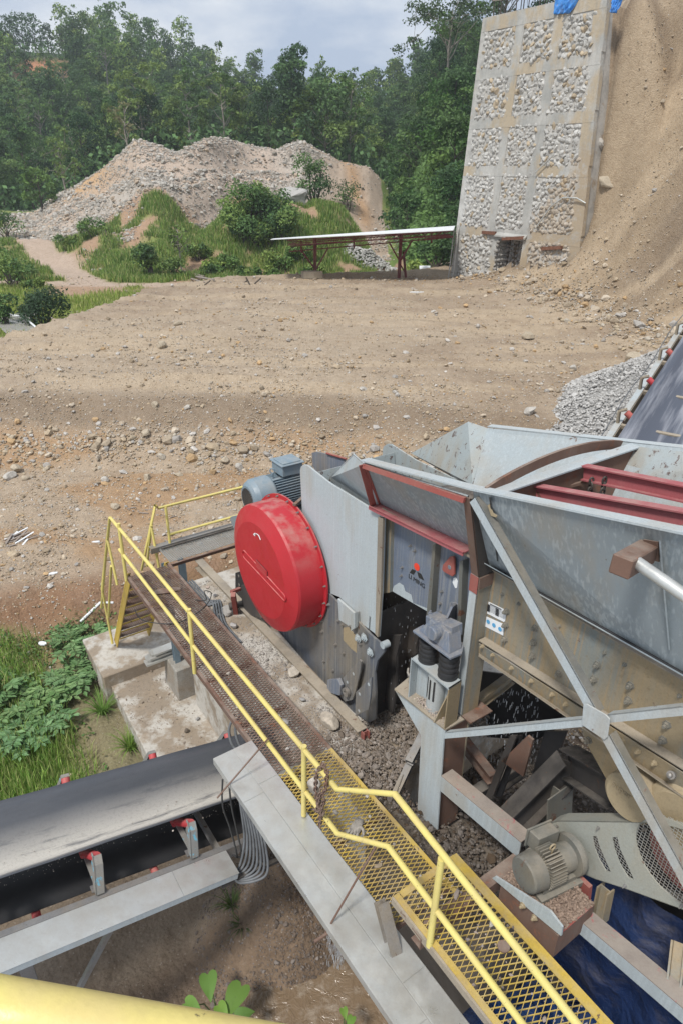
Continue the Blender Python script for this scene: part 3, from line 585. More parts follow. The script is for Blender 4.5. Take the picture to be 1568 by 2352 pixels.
# the trees one picks out at once
def at_tree(name, spec, u, v, y, label, s=1., rz=0., cat='tree', dz=-.3):
    p = PY(u, v, y); t = tree_obj(name, spec, (0, 0, 0), label, cat); t.location = (p[0], y, hz(p[0], y)+dz); t.scale = (s,)*3; t.rotation_euler = (0, 0, rz); return t
YG = (.2, .29, .08)
at_tree('acacia_tree', ((12, 10, 21, 'sparse', [YG, LG, YG]), dict(trunk_vis=.25, bark='bark', n=4200, leaf=.42)), 335, 350, 124, 'broad light green tree rising directly behind the left peak of the rubble hill')
at_tree('pale_trunk_tree', ((11.5, 8, 22, 'sparse', [YG, (.09, .16, .04)]), dict(trunk_vis=.38, bark='bark', n=2600, leaf=.42)), 519, 325, 122, 'yellow green tree with straight pale trunk above the middle of the rubble hill')
at_tree('slender_tree', ((13, 5.5, 23, 'column', [MG, LG]), dict(trunk_vis=.42, bark='bark', n=1900)), 408, 300, 130, 'slender tall tree with thin white trunk right of the broad light green tree')
at_tree('vine_tree', ((15, 8, 24, 'column', [MG, DG]), dict(trunk_vis=.38, bark='bark', n=3600)), 674, 330, 124, 'tall vine hung tree with bare white lower trunk behind the pointed peak of the hill')
at_tree('weeping_tree', ((11.5, 10, 25, 'dense', [MG, LG, DG]), dict(trunk_vis=.2, bark='bark', n=3400)), 745, 330, 122, 'drooping tree with twisted pale limbs right of the pointed hill peak')
at_tree('young_tree', ((7, 5, 26, 'sparse', [MG, LG]), dict(trunk_vis=.4, bark='bark', n=900, leaf=.4)), 150, 425, 106, 'small pale stemmed tree at the left foot of the rubble hill')
at_tree('small_round_tree', ((5.5, 6, 27, 'sparse', [MG, DG]), dict(trunk_vis=.3, n=1500, leaf=.4)), 92, 450, 100, 'small round crowned tree at the far left behind the rubble')
at_tree('bare_tree', ((8, 7, 28, 'bare', [LG, (.2, .2, .1)]), dict(trunk_vis=.3, bark='bark', n=1500)), 292, 340, 118, 'almost bare grey tree leaning beside the broad light green tree')
at_tree('emergent_tree', ((12.5, 12, 29, 'umbrella', [MG, (.06, .1, .04)]), dict(trunk_vis=.5, bark='bark', n=4200, leaf=.36)), 1018, 210, 104, 'tall double stemmed tree against the sky just left of the stone wall', s=.98)
at_tree('emergent_tree', ((17, 11, 30, 'umbrella', [DG, MG]), dict(trunk_vis=.6, bark='bark', n=4200, leaf=.42)), 1135, 210, 108, 'dark crowned tree showing above the top left corner of the stone wall')
at_tree('sapling', ((4.3, 2.4, 31, 'sparse', [LG, YG]), dict(trunk_vis=.6, n=260, leaf=.34, bark='bark')), 415, 575, 63, 'thin sapling with small tuft standing in front of the grassy hump')
# shrubs on the hump and the right hand bank
def bush(name, u, v, y, w, h, label, cols=(DG, MG, LG), n=1400, leaf=.26, group=None, cat='bush', seed=0, p=None):
    rb = np.random.RandomState(seed or int(u*7+v)); q = PY(u, v, y) if p is None else p; x = q[0]; z0 = hz(x, y) if p is None else q[2]; k = 7
    C = [[rb.uniform(-.36, .36)*w, rb.uniform(-.3, .3)*w, h*rb.uniform(.3, .72)] for _ in range(k)]; R = [min(w, h)*rb.uniform(.24, .4) for _ in range(k)]
    V, F, cl = leaf_cloud(C, R, n, leaf, cols, rb, .5, .4); t = empty(name, (x, q[1] if p is not None else y, z0-.05), label, cat, group); mb = MB()
    for c in C: limb(mb, (rb.uniform(-.1, .1), rb.uniform(-.1, .1), -.2), c, .03*h+.01, .008, rb, 3, .2)
    mb.build('stem', M['darkbark'], t) if False else None
    o = bpy.data.objects['%s' % t.name]
    me = mb; V2 = np.array(me.v); m_ = bpy.data.meshes.new('stem'); m_.from_pydata(V2.tolist(), [], me.f); link('stem', m_, M['darkbark'], t)
    arrmesh('foliage', V, F, M['leaf'], t, cl); return t
HB = 'dark shrubs crowded on top of the grassy hump'
for i, (u, v, y, w, h) in enumerate([(540, 470, 68, 3.4, 3.2), (575, 460, 69, 3.8, 3.8), (610, 465, 68.5, 4, 3.4), (645, 480, 67, 3.4, 3.0), (590, 500, 66.5, 3.8, 2.8), (625, 505, 66.5, 3.4, 2.6), (560, 500, 67, 3, 2.4)]):
    bush('shrub', u, v, y, w, h, 'dark leafy shrub on top of the grassy hump behind the shed roof', group=HB, seed=60+i, n=1700)
for i, (u, v, y, w, h) in enumerate([(520, 530, 63.5, 2.4, 1.6), (480, 560, 62.5, 2.6, 1.5), (450, 520, 66, 2.2, 1.8), (640, 560, 63, 3.2, 2.2), (690, 540, 65, 2.6, 2.0), (560, 575, 61.5, 2.2, 1.3), (720, 590, 62, 2.6, 1.6), (610, 590, 61, 2.4, 1.3)]):
    bush('shrub', u, v, y, w, h, 'low weedy bush on the front face of the grassy hump', group='weedy bushes on the front of the grassy hump', seed=80+i, n=900, cols=(MG, LG, DG))
for i, (u, v, y, w, h) in enumerate([(150, 540, 72, 2.6, 1.6), (215, 525, 73, 3, 1.8), (40, 600, 58, 2.6, 1.4), (70, 625, 54, 2, 1.0)]):
    bush('shrub', u, v, y, w, h, 'low green weed clump beside the dirt road', group='weed clumps beside the dirt road', seed=95+i, n=800, cols=(MG, LG, YG))
bush('shrub', 722, 470, 77, 3.2, 5.6, 'dark shrub leaning on the grey boulder beside the orange hill streak', n=1800)
bush('shrub', 345, 590, 61, 2.6, 3.4, 'dense dark bush left of the thin sapling', n=1500)
bush('shrub', 388, 600, 61, 2.2, 2.2, 'lighter low bush at the foot of the thin sapling', cols=(MG, LG), n=900)
bush('shrub', 800, 395, 92, 3.2, 3.6, 'lone grey green bush on the right shoulder of the rubble hill', cols=(MG, (.08, .12, .06)), n=800)
bush('shrub', 10, 560, 55, 3.5, 3.2, 'dark bush cut by the left edge beyond the dirt road', n=900)
bush('shrub', 15, 480, 84, 5, 3.4, 'wide dark bush at the far left rubble', n=1100)
bush('shrub', 88, 690, 40.5, 3.3, 2.3, 'grey green feathery bush standing alone in the left grass', cols=((.05, .09, .045), (.07, .12, .05)), n=3000, leaf=.16)
bush('shrub', 4, 690, 40, 1.6, 2.2, 'half hidden bush at the left edge near the feathery bush', n=900, leaf=.2)
bush('shrub', 1000, 590, 56.5, 3.3, 2.6, 'round green bush between the shed post and the stone wall', cols=(MG, LG, DG), n=1900)
bush('shrub', 955, 600, 60, 2.2, 1.8, 'low bush left of the round green bush by the stone wall', cols=(MG, LG), n=800)
RG = 'shrubs covering the bank left of the stone wall'
rb = np.random.RandomState(9); nb = 0; first = None
sh = [tree_obj('bank_shrub', ((4.5, 6.5, 41, 'dense', [(.045, .11, .028), (.06, .14, .03), MG]), dict(trunk_vis=.1, n=1900, leaf=.42)), (0, 0, 0), 'large leaved green shrub on the bank left of the stone wall', 'shrub', RG),
      tree_obj('bank_shrub', ((5.5, 7, 42, 'dense', [MG, DG, (.05, .12, .03)]), dict(trunk_vis=.12, n=2200, leaf=.42)), (0, 0, 0), 'dark layered shrub on the bank left of the stone wall', 'shrub', RG+' with darker leaves')]
u1 = [False, False]
for y in np.arange(63, 121, 4.3):
    for x in np.arange(.088*y, .235*y, 4.2):
        if y < 80 and x < (.105 if y > 70 else .125)*y: continue
        if 84 < y < 89 and x < .16*y: continue
        k = int(rb.rand() < .4); t = sh[k]
        if u1[k]: t = copy_tree(sh[k])
        u1[k] = True; xx, y2 = x+rb.uniform(-1.4, 1.4), y+rb.uniform(-1.4, 1.4); t.scale = (1, 1, 1); place(t, xx, y2, rb.uniform(.6, 1.15), rb.uniform(0, 6), -.5); nb += 1
print('bank', nb)

# grass as uncountable stuff
def blades(name, x, y, z, hgt, wid, cols, label, seed, lean=.45, cat='grass'):
    r_ = np.random.RandomState(seed); n = len(x); a = r_.uniform(0, 6.283, n); d = np.stack([np.cos(a), np.sin(a), 0*a], 1); b = r_.uniform(0, 6.283, n); l = np.stack([np.cos(b), np.sin(b), 0*b], 1)*(lean*hgt*r_.rand(n))[:, None]
    P = np.stack([x, y, z], 1); w = (wid*r_.uniform(.6, 1.4, n))[:, None]; H = (hgt*r_.uniform(.5, 1.3, n))[:, None]*UZ
    V = np.stack([P-d*w*.5, P+d*w*.5, P+H*.6+l*.35+d*w*.42, P+H*.6+l*.35-d*w*.42, P+H*.92+l], 1); F3 = np.arange(n)[:, None]*5
    F = np.concatenate([F3+[0, 1, 2], F3+[0, 2, 3], F3+[3, 2, 4]], 1).reshape(-1, 3); cols = np.array(cols); c = cols[r_.randint(0, len(cols), n)]*r_.uniform(.75, 1.3, (n, 1))
    return tag(arrmesh(name, V.reshape(-1, 3), F, M['leaf'], None, np.repeat(c, 5, 0)), label, cat, kind='stuff')
def grass_field(name, n, xr, yr, hgt, wid, cols, label, seed, thr=.35, extra=None, hvar=1.):
    r_ = np.random.RandomState(seed); x = r_.uniform(*xr, n); y = r_.uniform(*yr, n); h = height(x, y); g, road, df, db = masks(x, y, h); k = r_.rand(n) < g*1.1-thr*.5
    if extra is not None: k &= extra(x, y, h)
    x, y, h = x[k], y[k], h[k]; hh = hgt*(.45+hvar*fbm(x, y, .5, 3, sd=seed)); blades(name, x, y, h, hh, wid, cols, label, seed)
GY = [(.24, .33, .08), (.32, .4, .11), (.18, .27, .06), (.38, .4, .17)]
grass_field('meadow_grass', 110000, (-36, 12), (27, 66), .36, .05, GY, 'yellow green grass growing beyond the dirt bench', 101, extra=lambda x, y, h: h < -7.0)
grass_field('hill_grass', 170000, (-46, 3), (58, 84), .6, .06, [(.2, .33, .08), (.15, .27, .06), (.32, .42, .13), (.12, .21, .05), (.4, .42, .2)], 'tall green grass covering the hump before the rubble hill', 102)
S2 = lambda x, y: (x*D[0]+y*D[1], x*E[0]+y*E[1])
def nearmask(x, y, h): s_, t_ = S2(x, y); return ~((t_ > 1.6) & (s_ > -11.9)) & ~((t_ > 1.5) & (t_ < 4) & (s_ < -11.5) & (s_ > -14.5)) & (s_ < -9.0)
grass_field('near_grass', 120000, (-14, 0), (5, 16), .3, .017, [(.26, .45, .1), (.36, .55, .14), (.18, .33, .07), (.44, .5, .22)], 'green grass on the low ground left of the yellow stair', 103, extra=lambda x, y, h: nearmask(x, y, h), hvar=1.5)
rq = np.random.RandomState(61); n = 60000; x = rq.uniform(-14, 0, n); y = rq.uniform(5, 16.5, n); h = height(x, y); s_, t_ = S2(x, y); pt_ = fbm(x, y, 1.1, 3, sd=62)
k_ = (rq.rand(n) < sm(.42, .62, pt_)) & (y < 12.9+(x+8)*.42-.2) & (s_ < -8.6) & ~((t_ > 1.75) & (s_ > -11.8)) & ~((t_ > 2.0) & (s_ > -14)); x, y, h, pt_ = x[k_], y[k_], h[k_], pt_[k_]; n = len(x); P = np.stack([x, y, h+rq.uniform(0, .34, n)*sm(.4, .7, pt_)], 1)
nr = rq.randn(n, 3)*.6+[0, 0, 1.]; nr /= np.linalg.norm(nr, axis=1)[:, None]; aa = np.cross(nr, rq.randn(n, 3)); aa /= np.linalg.norm(aa, axis=1)[:, None]; cc = np.cross(nr, aa); s = rq.uniform(.018, .05, n)[:, None]
V = np.stack([P-aa*s, P-cc*s*.6, P+aa*s*1.2, P+cc*s*.6], 1).reshape(-1, 3); cl = np.array([(.1, .2, .05), (.16, .28, .08), (.2, .24, .1), (.26, .2, .11)])[rq.randint(0, 4, n)]*rq.uniform(.7, 1.3, (n, 1)); tag(arrmesh('ground_weeds', V, np.arange(4*n).reshape(n, 4), M['leaf'], None, np.repeat(cl, 4, 0)), 'small leaved weeds creeping between the grass left of the stair', 'weeds', kind='stuff')
# leafy plants in the near grass
def leaf_fan(t, leaflet, nl, r, cols, rs_, hgt):
    V = []; F = []; Cc = []; st = MB()
    for i in range(nl):
        a = rs_.uniform(0, 6.28); rr = r*rs_.uniform(.3, 1); tip = np.array([math.cos(a)*rr, math.sin(a)*rr, hgt*rs_.uniform(.5, 1)]); mid = tip*[.4, .4, .9]; st.tube([np.array([0, 0, -.1]), mid, tip], [.007, .005, .003], 5)
        dr = tip-mid; dr = dr/np.linalg.norm(dr); sd = np.cross(dr, UZ); sd /= np.linalg.norm(sd)+1e-9
        for j in range(7):
            for sg in ((-1, 1) if j < 6 else (0,)):
                b = mid+(tip-mid)*(.15+.85*j/6.); o = (sd*sg+dr*(.5 if sg else 1)); o /= np.linalg.norm(o); o = o+np.array([0, 0, rs_.uniform(-.3, .15)]); L = leaflet*rs_.uniform(.7, 1.2); w = np.cross(o, UZ); w /= np.linalg.norm(w); w = w*L*.24+UZ*.0
                k = len(V); V += [b, b+o*L*.45+w+UZ*.012, b+o*L, b+o*L*.45-w+UZ*.012, b+o*L*.5-UZ*.004]; F += [(k, k+1, k+4), (k+1, k+2, k+4), (k+2, k+3, k+4), (k+3, k, k+4)]
                c = np.array(cols[rs_.randint(len(cols))])*rs_.uniform(.8, 1.25); Cc += [c]*5
    m_ = bpy.data.meshes.new('stem'); m_.from_pydata([tuple(v) for v in st.v], [], st.f); link('stem', m_, M['leafstem'], t); arrmesh('leaf', np.array(V), np.array(F), M['leaf'], t, np.array(Cc))
M['leafstem'] = simple('green_stem', (.12, .16, .06), .7, .3)
LF = [(40, 1640, 'large compound leaved plant spilling over grass at the left edge'), (120, 1600, 'compound leaved plant with bluish green leaflets below the white wrapper'), (175, 1570, 'compound leaved plant right of the white wrapper'), (60, 1700, 'low compound leaved plant at the left edge above the belt'),
      (165, 1500, 'compound leaved plant behind the white wrapper'), (215, 1480, 'compound leaved plant touching the corner of the stair slab'), (20, 1590, 'tall compound leaved plant at the far left edge'), (110, 1660, 'compound leaved plant growing over the bare soil patch')]
for i, (u, v, lb) in enumerate(LF):
    p = hit(u, v); t = empty('leafy_plant', p, lb, 'plant'); rr = np.random.RandomState(200+i); leaf_fan(t, .19, 26, .72, [(.17, .3, .14), (.13, .25, .1), (.22, .36, .17)], rr, .42)
def tuft(u, v, n, L, label, cols=((.14, .26, .05), (.2, .32, .08)), seed=1, name='grass_tuft'):
    p = hit(u, v); rr = np.random.RandomState(seed); V = []; F = []; Cc = []
    for i in range(n):
        a = rr.uniform(0, 6.28); d = np.array([math.cos(a), math.sin(a), 0]); w = np.cross(d, UZ)*.011*rr.uniform(.8, 1.5); l = L*rr.uniform(.5, 1.1); o = rr.uniform(.3, .9); k = len(V); b = d*rr.uniform(0, .08)
        for j in range(6):
            f = j/5.; q = b+d*l*o*f**1.3+UZ*l*(f*1.0-.75*o*f*f); V += [q-w*(1-f*.95), q+w*(1-f*.95)]
        F += [(k+2*j, k+2*j+1, k+2*j+3, k+2*j+2) for j in range(5)]; Cc += [np.array(cols[rr.randint(len(cols))])*rr.uniform(.8, 1.2)]*12
    o = arrmesh(name, np.array(V)+p, np.array(F), M['leaf'], None, np.array(Cc), loc=tuple(p)); tag(o, label, 'grass tuft'); return o
tuft(395, 1530, 90, .85, 'long bladed grass tuft beside the concrete slab corner', seed=3)if False else tuft(238, 1640, 110, .8, 'long bladed grass tuft beside the lower concrete slab edge', seed=3)
tuft(300, 1720, 90, .7, 'long bladed grass tuft just above the conveyor belt', seed=4); tuft(30, 1560, 60, .6, 'pale grass tuft at the left edge near the leafy plants', ((.25, .32, .1), (.3, .35, .14)), 5)
tuft(535, 2080, 50, .45, 'dark grass tuft on the wet gravel cone', ((.08, .13, .04), (.12, .17, .06)), 6); tuft(560, 2130, 50, .4, 'lower dark grass tuft on the wet gravel cone', ((.08, .13, .04), (.12, .17, .06)), 7)
def bigleaf(u, v, z, pts, label):
    p = PZ(u, v, z); t = empty('broad_leaf_plant', p, label, 'plant'); mb = MB()
    for (du, dv, r, tilt) in pts:
        c = PZ(u+du, v+dv, z+.55)-p; mb.tube([np.array([0, 0, -.3]), c*.5+[0, 0, .1], c], [.012, .01, .006], 6)
        V = []; nn = 16; ax = np.array([math.cos(tilt), math.sin(tilt), .1]); bx = np.array([-math.sin(tilt), math.cos(tilt), .1]); lm = MB()
        hh_ = [(0, .62), (.22, .82), (.5, .84), (.76, .62), (.84, .28), (.74, -.1), (.5, -.5), (.24, -.84), (0, -1.15)]; outline = hh_+[(-q[0], q[1]) for q in hh_[-2:0:-1]]; nn = len(outline)
        V = [c+UZ*.0]+[c+r*(ax*q[0]*.8+bx*q[1])+UZ*(r*(.22*abs(q[0])-.25*q[1]**2)) for q in outline]; F = [(0, i+1, (i+1) % nn+1) for i in range(nn)]
        me = bpy.data.meshes.new('leaf'); o = arrmesh('leaf', np.array(V), np.array(F), M['leaf'], t, np.tile(np.array([(.16, .3, .06)]), (nn+1, 1)), smooth=True)
    m_ = bpy.data.meshes.new('stem'); m_.from_pydata([tuple(v) for v in mb.v], [], mb.f); link('stem', m_, M['leafstem'], t)
bigleaf(500, 2320, -10.6, [(-20, -62, .19, .3), (42, -30, .24, -.4), (-60, -10, .15, 1.2), (10, 0, .13, .8), (60, 10, .14, 2.)], 'bright broad leaved plant in the mud behind the near yellow rail')
bigleaf(790, 2345, -10.6, [(0, -20, .08, .3), (15, 0, .09, -.4)], 'small broad leaved seedling at the edge of the muddy water')
# ================================================================ THE PLANT
def PP(t, *px): return [PT(u, v, t) for u, v in px]
def zat(p, v, u=None):           # height at plan position p seen at image row v
    lo, hi = -14., 8.
    for _ in range(40):
        m = (lo+hi)/2; q = np.array([p[0], p[1], m]); zc = q@fw; vv = 1176-FP*(q@up)/zc
        if vv > v: lo = m
        else: hi = m
    return (lo+hi)/2
def sub(a, b): return np.array(a)-np.array(b)
def plate(name, mat, parent, t, px, th=.02, bevel=.0, label=None):
    return MB().prism(PP(t, *px), E*th).build(name, mat, parent, bevel, label)
def text_on(name, body, p, xd, yd, size, mat, parent, ext=.002):
    cu = bpy.data.curves.new(name, 'FONT'); cu.body = body; cu.size = size; cu.extrude = ext; cu.align_x = 'CENTER'
    o = bpy.data.objects.new(name, cu); xd = Vector(xd).normalized(); yd = Vector(yd); yd = (yd-xd*yd.dot(xd)).normalized(); zd = xd.cross(yd)
    dg = bpy.context.evaluated_depsgraph_get(); me = None; COL.objects.link(o); dg.update(); me = bpy.data.meshes.new_from_object(o.evaluated_get(dg)); bpy.data.objects.remove(o)
    R = Matrix((xd, yd, zd)).transposed(); off = Vector(p)-Vector(wpos(parent))
    for v in me.vertices: v.co = R @ v.co + off
    me.materials.clear(); return link(name, me, mat, parent)
def bolt(p, ax, r=.022, name='bolt', mat=None, parent=None):
    return MB().lathe(p, ax, [(-.0, r*1.5), (.006, r*1.5), (.006, r), (.026, r), (.026, r*.55), (.045, r*.55), (.045, 0)], 6, False).build(name, mat or M['steel'], parent)
def grating(name, s0, s1, t0, t1, z, ps, pt, mat, parent, w=.004, h=.007, sag=0.):
    ns = int((s1-s0)/ps); nt = int((t1-t0)/pt*2); A = []; B = []
    for k in range(ns):
        for j in range(nt):
            sg = (k+j) % 2; sa = s0+k*ps+(0 if (j % 2 == 0) else ps/2)*1.0; sb = s0+k*ps+(ps/2 if (j % 2 == 0) else 0)
            ta = t0+(t1-t0)*j/nt; tb = t0+(t1-t0)*(j+1)/nt
            # mirrored zigzags so that neighbours make diamonds
            A.append((sa, ta)); B.append((sb, tb)); A.append((s0+k*ps+ps-(sa-s0-k*ps), ta)); B.append((s0+k*ps+ps-(sb-s0-k*ps), tb))
    A = np.array(A); B = np.array(B); f = lambda q: D[None]*q[:, :1]+E[None]*q[:, 1:]+UZ*(z+sag*(fbm(q[:, 0], q[:, 1], 1.5, 2)-.5))[:, None]
    a = f(A); b = f(B); d = b-a; d /= np.linalg.norm(d, axis=1)[:, None]; x = np.cross(d, UZ)*w; zz = UZ[None]*h
    V = np.stack([a-x-zz, a+x-zz, a+x+zz, a-x+zz, b-x-zz, b+x-zz, b+x+zz, b-x+zz], 1).reshape(-1, 3)
    F = (np.arange(len(a))[:, None, None]*8+np.array([[0, 1, 5, 4], [1, 2, 6, 5], [2, 3, 7, 6], [3, 0, 4, 7]])[None]).reshape(-1, 4)
    return arrmesh(name, V-wpos(parent), F, mat, parent)

# ---- concrete footings
FB = MB()
FB.box(ST(-7.6, 5.55, -8.9), D*2.95, E*1.85, UZ*1.85)
tag(FB.build('machine_foundation', M['slab'], bevel=.02), 'raised grey concrete foundation carrying the crusher, strewn with grit', 'foundation')
FB2 = MB()
for s0, s1, t0, t1, zt in ((-4.64, -2.55, 3.72, 4.14, -7.22), (-3.9, -2.55, 4.14, 4.75, -7.3), (-4.64, -2.3, 4.95, 7.38, -7.9)): FB2.box(ST((s0+s1)/2, (t0+t1)/2, (zt-10.8)/2), D*(s1-s0)/2, E*(t1-t0)/2, UZ*(zt+10.8)/2)
tag(FB2.build('screen_foundation', M['shadeconc']), 'concrete foundation with a square dark pit beside the grey column', 'foundation')
p0 = PZ(410, 1611, -10.1)
sl_ = MB().prism([PZ(u, v, -10.1) for u, v in ((243, 1550), (345, 1744), (700, 1690), (560, 1480), (380, 1470))], -UZ*.5); tag(sl_.build('lower_slab', M['slab'], bevel=.015), 'muddy concrete slab with pale worn patches below the walkway', 'slab')
ss = MB().prism([ST(s, t, -9.78) for s, t in ((-13.7, 2.25), (-12.1, 2.25), (-12.1, 4.6), (-13.7, 4.6))], -UZ*.75); tag(ss.build('stair_slab', M['slab'], bevel=.02), 'thick concrete step slab under the foot of the yellow stair', 'slab')
def pedestal(uv_bot, v_top, z0, ls, lt, label):
    b = PZ(*uv_bot, z0); zt = zat(b, v_top); s_, t_ = b@D, b@E; mb = MB(); w = .10
    B_ = [ST(s_+.0, t_, z0), ST(s_-ls, t_, z0), ST(s_-ls, t_+lt, z0), ST(s_, t_+lt, z0)]; T_ = [q+UZ*(zt-z0)+(D*-w if i in (0, 3) else D*w*.6)*.4+(E*w*.3 if i < 2 else 0) for i, q in enumerate(B_)]
    mb.add(B_+T_, [(0, 1, 2, 3), (4, 5, 6, 7), (0, 1, 5, 4), (1, 2, 6, 5), (2, 3, 7, 6), (3, 0, 4, 7)]); return tag(mb.build('pedestal', M['conc'], bevel=.012), label, 'pedestal'), zt, s_, t_
_, zt1, s1_, t1_ = pedestal((412, 1611), 1547, -10.1, .75, .75, 'stained concrete pedestal holding the walkway beside the stacked channels')
pedestal((560, 1745), 1668, -10.1, .6, .7, 'concrete pedestal half hidden behind the end of the belt conveyor')
# post stubs on the pedestal
st_ = MB()
for dt in (.18, .52): st_.bar(ST(s1_-.35, t1_+dt, zt1), ST(s1_-.35, t1_+dt, -6.9), .12, .12, D, 'I', .012)
tag(st_.build('walkway_support', M['motor']), 'grey steel stub posts standing on the stained concrete pedestal', 'post')

# ---- walkway one: rusty expanded metal, then yellow
wk = empty('walkway', ST(-8, 3.2, -6.8), 'long rusty expanded metal walkway turning yellow at its near end', 'walkway')
grating('rusty_grating', -10.95, -5.35, 2.84, 3.6, -6.8, .052, .115, M['rusty'], wk, .0055, .006, .03)
grating('yellow_grating', -5.35, -3.02, 2.84, 3.6, -6.8, .055, .115, M['yellow2'], wk, .0045, .006, .04)
MB().bar(ST(-11, 2.81, -6.84), ST(-5.35, 2.81, -6.84), .05, .09, UZ, 'L', .008).build('edge_angle', M['rusty'], wk)
MB().bar(ST(-5.35, 3.62, -6.84), ST(-11, 3.62, -6.84), .05, .09, UZ, 'L', .008).build('edge_angle', M['rusty'], wk)
MB().bar(ST(-5.35, 2.81, -6.84), ST(-2.95, 2.81, -6.84), .05, .09, UZ, 'L', .008).build('edge_angle', M['yellow2'], wk)
MB().bar(ST(-2.95, 3.62, -6.84), ST(-5.35, 3.62, -6.84), .05, .09, UZ, 'L', .008).build('edge_angle', M['yellow2'], wk)
for s in np.arange(-10.9, -3, 1.12): MB().bar(ST(s, 2.84, -6.87), ST(s, 3.6, -6.87), .05, .06).build('cross_bearer', M['rusty'], wk)
wf = empty('walkway', ST(-11.2, 4.5, -6.8), 'short cross walkway of bright expanded metal behind the red guard', 'walkway')
grating('grating', -11.62, -10.98, 3.66, 6.3, -6.8, .05, .1, M['galv'], wf, .004, .006, .01)
MB().bar(ST(-11.68, 3.5, -6.8), ST(-11.68, 6.4, -6.8), .14, .12, UZ, 'C', .012).build('edge_channel', M['steel'], wf)
MB().bar(ST(-10.95, 6.4, -6.84), ST(-10.95, 3.66, -6.84), .05, .09, UZ, 'L', .01).build('edge_angle', M['rusty'], wf)
MB().tube([ST(-11.55, 3.7, -6.76), ST(-11.55, 6.3, -6.76)], .018, 8).build('side_bar', M['darksteel'], wf)
cb = MB(); cb.bar(ST(-11.3, 5.3, -6.9), ST(-11.3, 5.3, -9.4), .1, .1, D, 'I'); cb.build('leg', M['steel'], wf)
# ---- walkway two, higher and nearer
w2 = empty('walkway', ST(-1.5, 3.2, -6.2), 'yellow diamond mesh walkway with open holes at the lower right', 'walkway')
grating('grating', -2.98, .9, 2.8, 3.54, -6.2, .056, .115, M['yellow2'], w2, .0035, .006, .01)
MB().bar(ST(-3.0, 2.77, -6.24), ST(.9, 2.77, -6.24), .045, .09, UZ, 'L', .008).build('edge_angle', M['mudledge'], w2)
MB().box(ST(-1.05, 2.8, -6.19), D*1.95, E*.03, UZ*.004).box(ST(-1.05, 3.52, -6.188), D*1.95, E*.03, UZ*.004).box(ST(-2.97, 3.17, -6.19), D*.035, E*.33, UZ*.004).build('edge_strip', M['yellow2'], w2)
MB().bar(ST(.9, 3.57, -6.24), ST(-3.0, 3.57, -6.24), .045, .09, UZ, 'L', .008).build('edge_angle', M['yellow2'], w2)
MB().bar(ST(-2.62, 2.74, -6.31), ST(-2.62, 4.1, -6.31), .13, .16, UZ, 'C', .012).build('bearer', M['rusty'], w2)
MB().bar(ST(-3.15, 2.75, -6.45), ST(-2.1, 2.55, -7.6), .12, .12, UZ, 'I', .01).build('bearer', M['steel'], w2)
MB().bar(ST(-1.0, 2.8, -6.35), ST(-1.0, 3.55, -6.35), .06, .1).build('bearer', M['steel'], w2)
# ---- handrails
TR = 2.785; RR = .031
hr = empty('handrail', ST(-7, TR, -6.8), 'yellow tubular handrail along the left side of the walkways with a cranked step up', 'handrail')
top = [PT(255, 1190, TR), PT(775, 1813, TR), PT(906, 1824, TR)]; d2 = PT(1062, 2021, TR)-top[2]; d2 /= np.linalg.norm(d2); top.append(top[2]+d2*3.6)
MB().tube(top, RR, 14).build('top_rail', M['yellow'], hr)
bot = [PT(275, 1262, TR), PT(776, 1915, TR), PT(891, 1945, TR)]; d3 = PT(990, 2076, TR)-bot[2]; d3 /= np.linalg.norm(d3); bot.append(bot[2]+d3*3.2)
MB().tube(bot, RR*.96, 14).build('middle_rail', M['yellow'], hr)
for (a, b) in (((263, 1203), (291, 1333)), ((429, 1400), (448, 1546)), ((686, 1715), (698, 1872)), ((1017, 1975), (985, 2172))):
    pb = PT(*b, TR-.02); zt = zat(pb, a[1]); MB().tube([pb, np.array([pb[0], pb[1], zt])+E*.02], RR, 14).build('post', M['yellow'], hr)
hs = empty('handrail', ST(-12, 3.2, -9), 'yellow tubular handrail of the stair at the left end of the walkway', 'handrail')
for T_, A_ in ((2.76, ((253, 1189), (235, 1352), (259, 1478))),):
    MB().tube([PT(*q, T_) for q in A_], RR*.9, 12).build('rail', M['yellow'], hs)
    MB().tube(PP(T_, (247, 1237), (233.5, 1395)), RR*.85, 12).build('rail', M['yellow'], hs)
    MB().tube(PP(T_, (247, 1237), (270, 1343)), RR*.85, 12).build('post', M['yellow'], hs); MB().tube(PP(T_, (256, 1300), (250, 1418)), RR*.85, 12).build('post', M['yellow'], hs)
h3 = empty('handrail', ST(-11.6, 4.2, -6.8), 'yellow tubular handrail behind the motor at the far side of the walkways', 'handrail')
TB = 3.62; c0 = PT(357, 1161, TB); c1 = ST(-11.68, 3.78, 0); c1[2] = zat(c1, 1170)
pr = PZ(419, 1282, -6.8); pr = ST(-11.66, pr@E, -6.8); zt_ = zat(pr, 1164); zm_ = zat(pr, 1228)
MB().tube([PT(326, 1309, TB), c0, np.array([c1[0], c1[1], zt_+.0]), ST(-11.66, 6.3, zt_)], RR*.9, 12).build('top_rail', M['yellow'], h3)
MB().tube([pr, [pr[0], pr[1], zt_]], RR*.9, 12).build('post', M['yellow'], h3); MB().tube([[pr[0], pr[1], zm_], ST(-11.66, 6.3, zm_)], RR*.85, 12).build('middle_rail', M['yellow'], h3)
MB().tube(PP(TB, (348, 1208), (366, 1305)), RR*.85, 12).build('post', M['yellow'], h3); MB().tube(PP(TB, (349, 1206), (338, 1300)), RR*.8, 12).build('post', M['yellow'], h3)
MB().tube([ST(-11.66, 5.9, -6.8), ST(-11.66, 5.9, zt_)], RR*.85, 12).build('post', M['yellow'], h3)
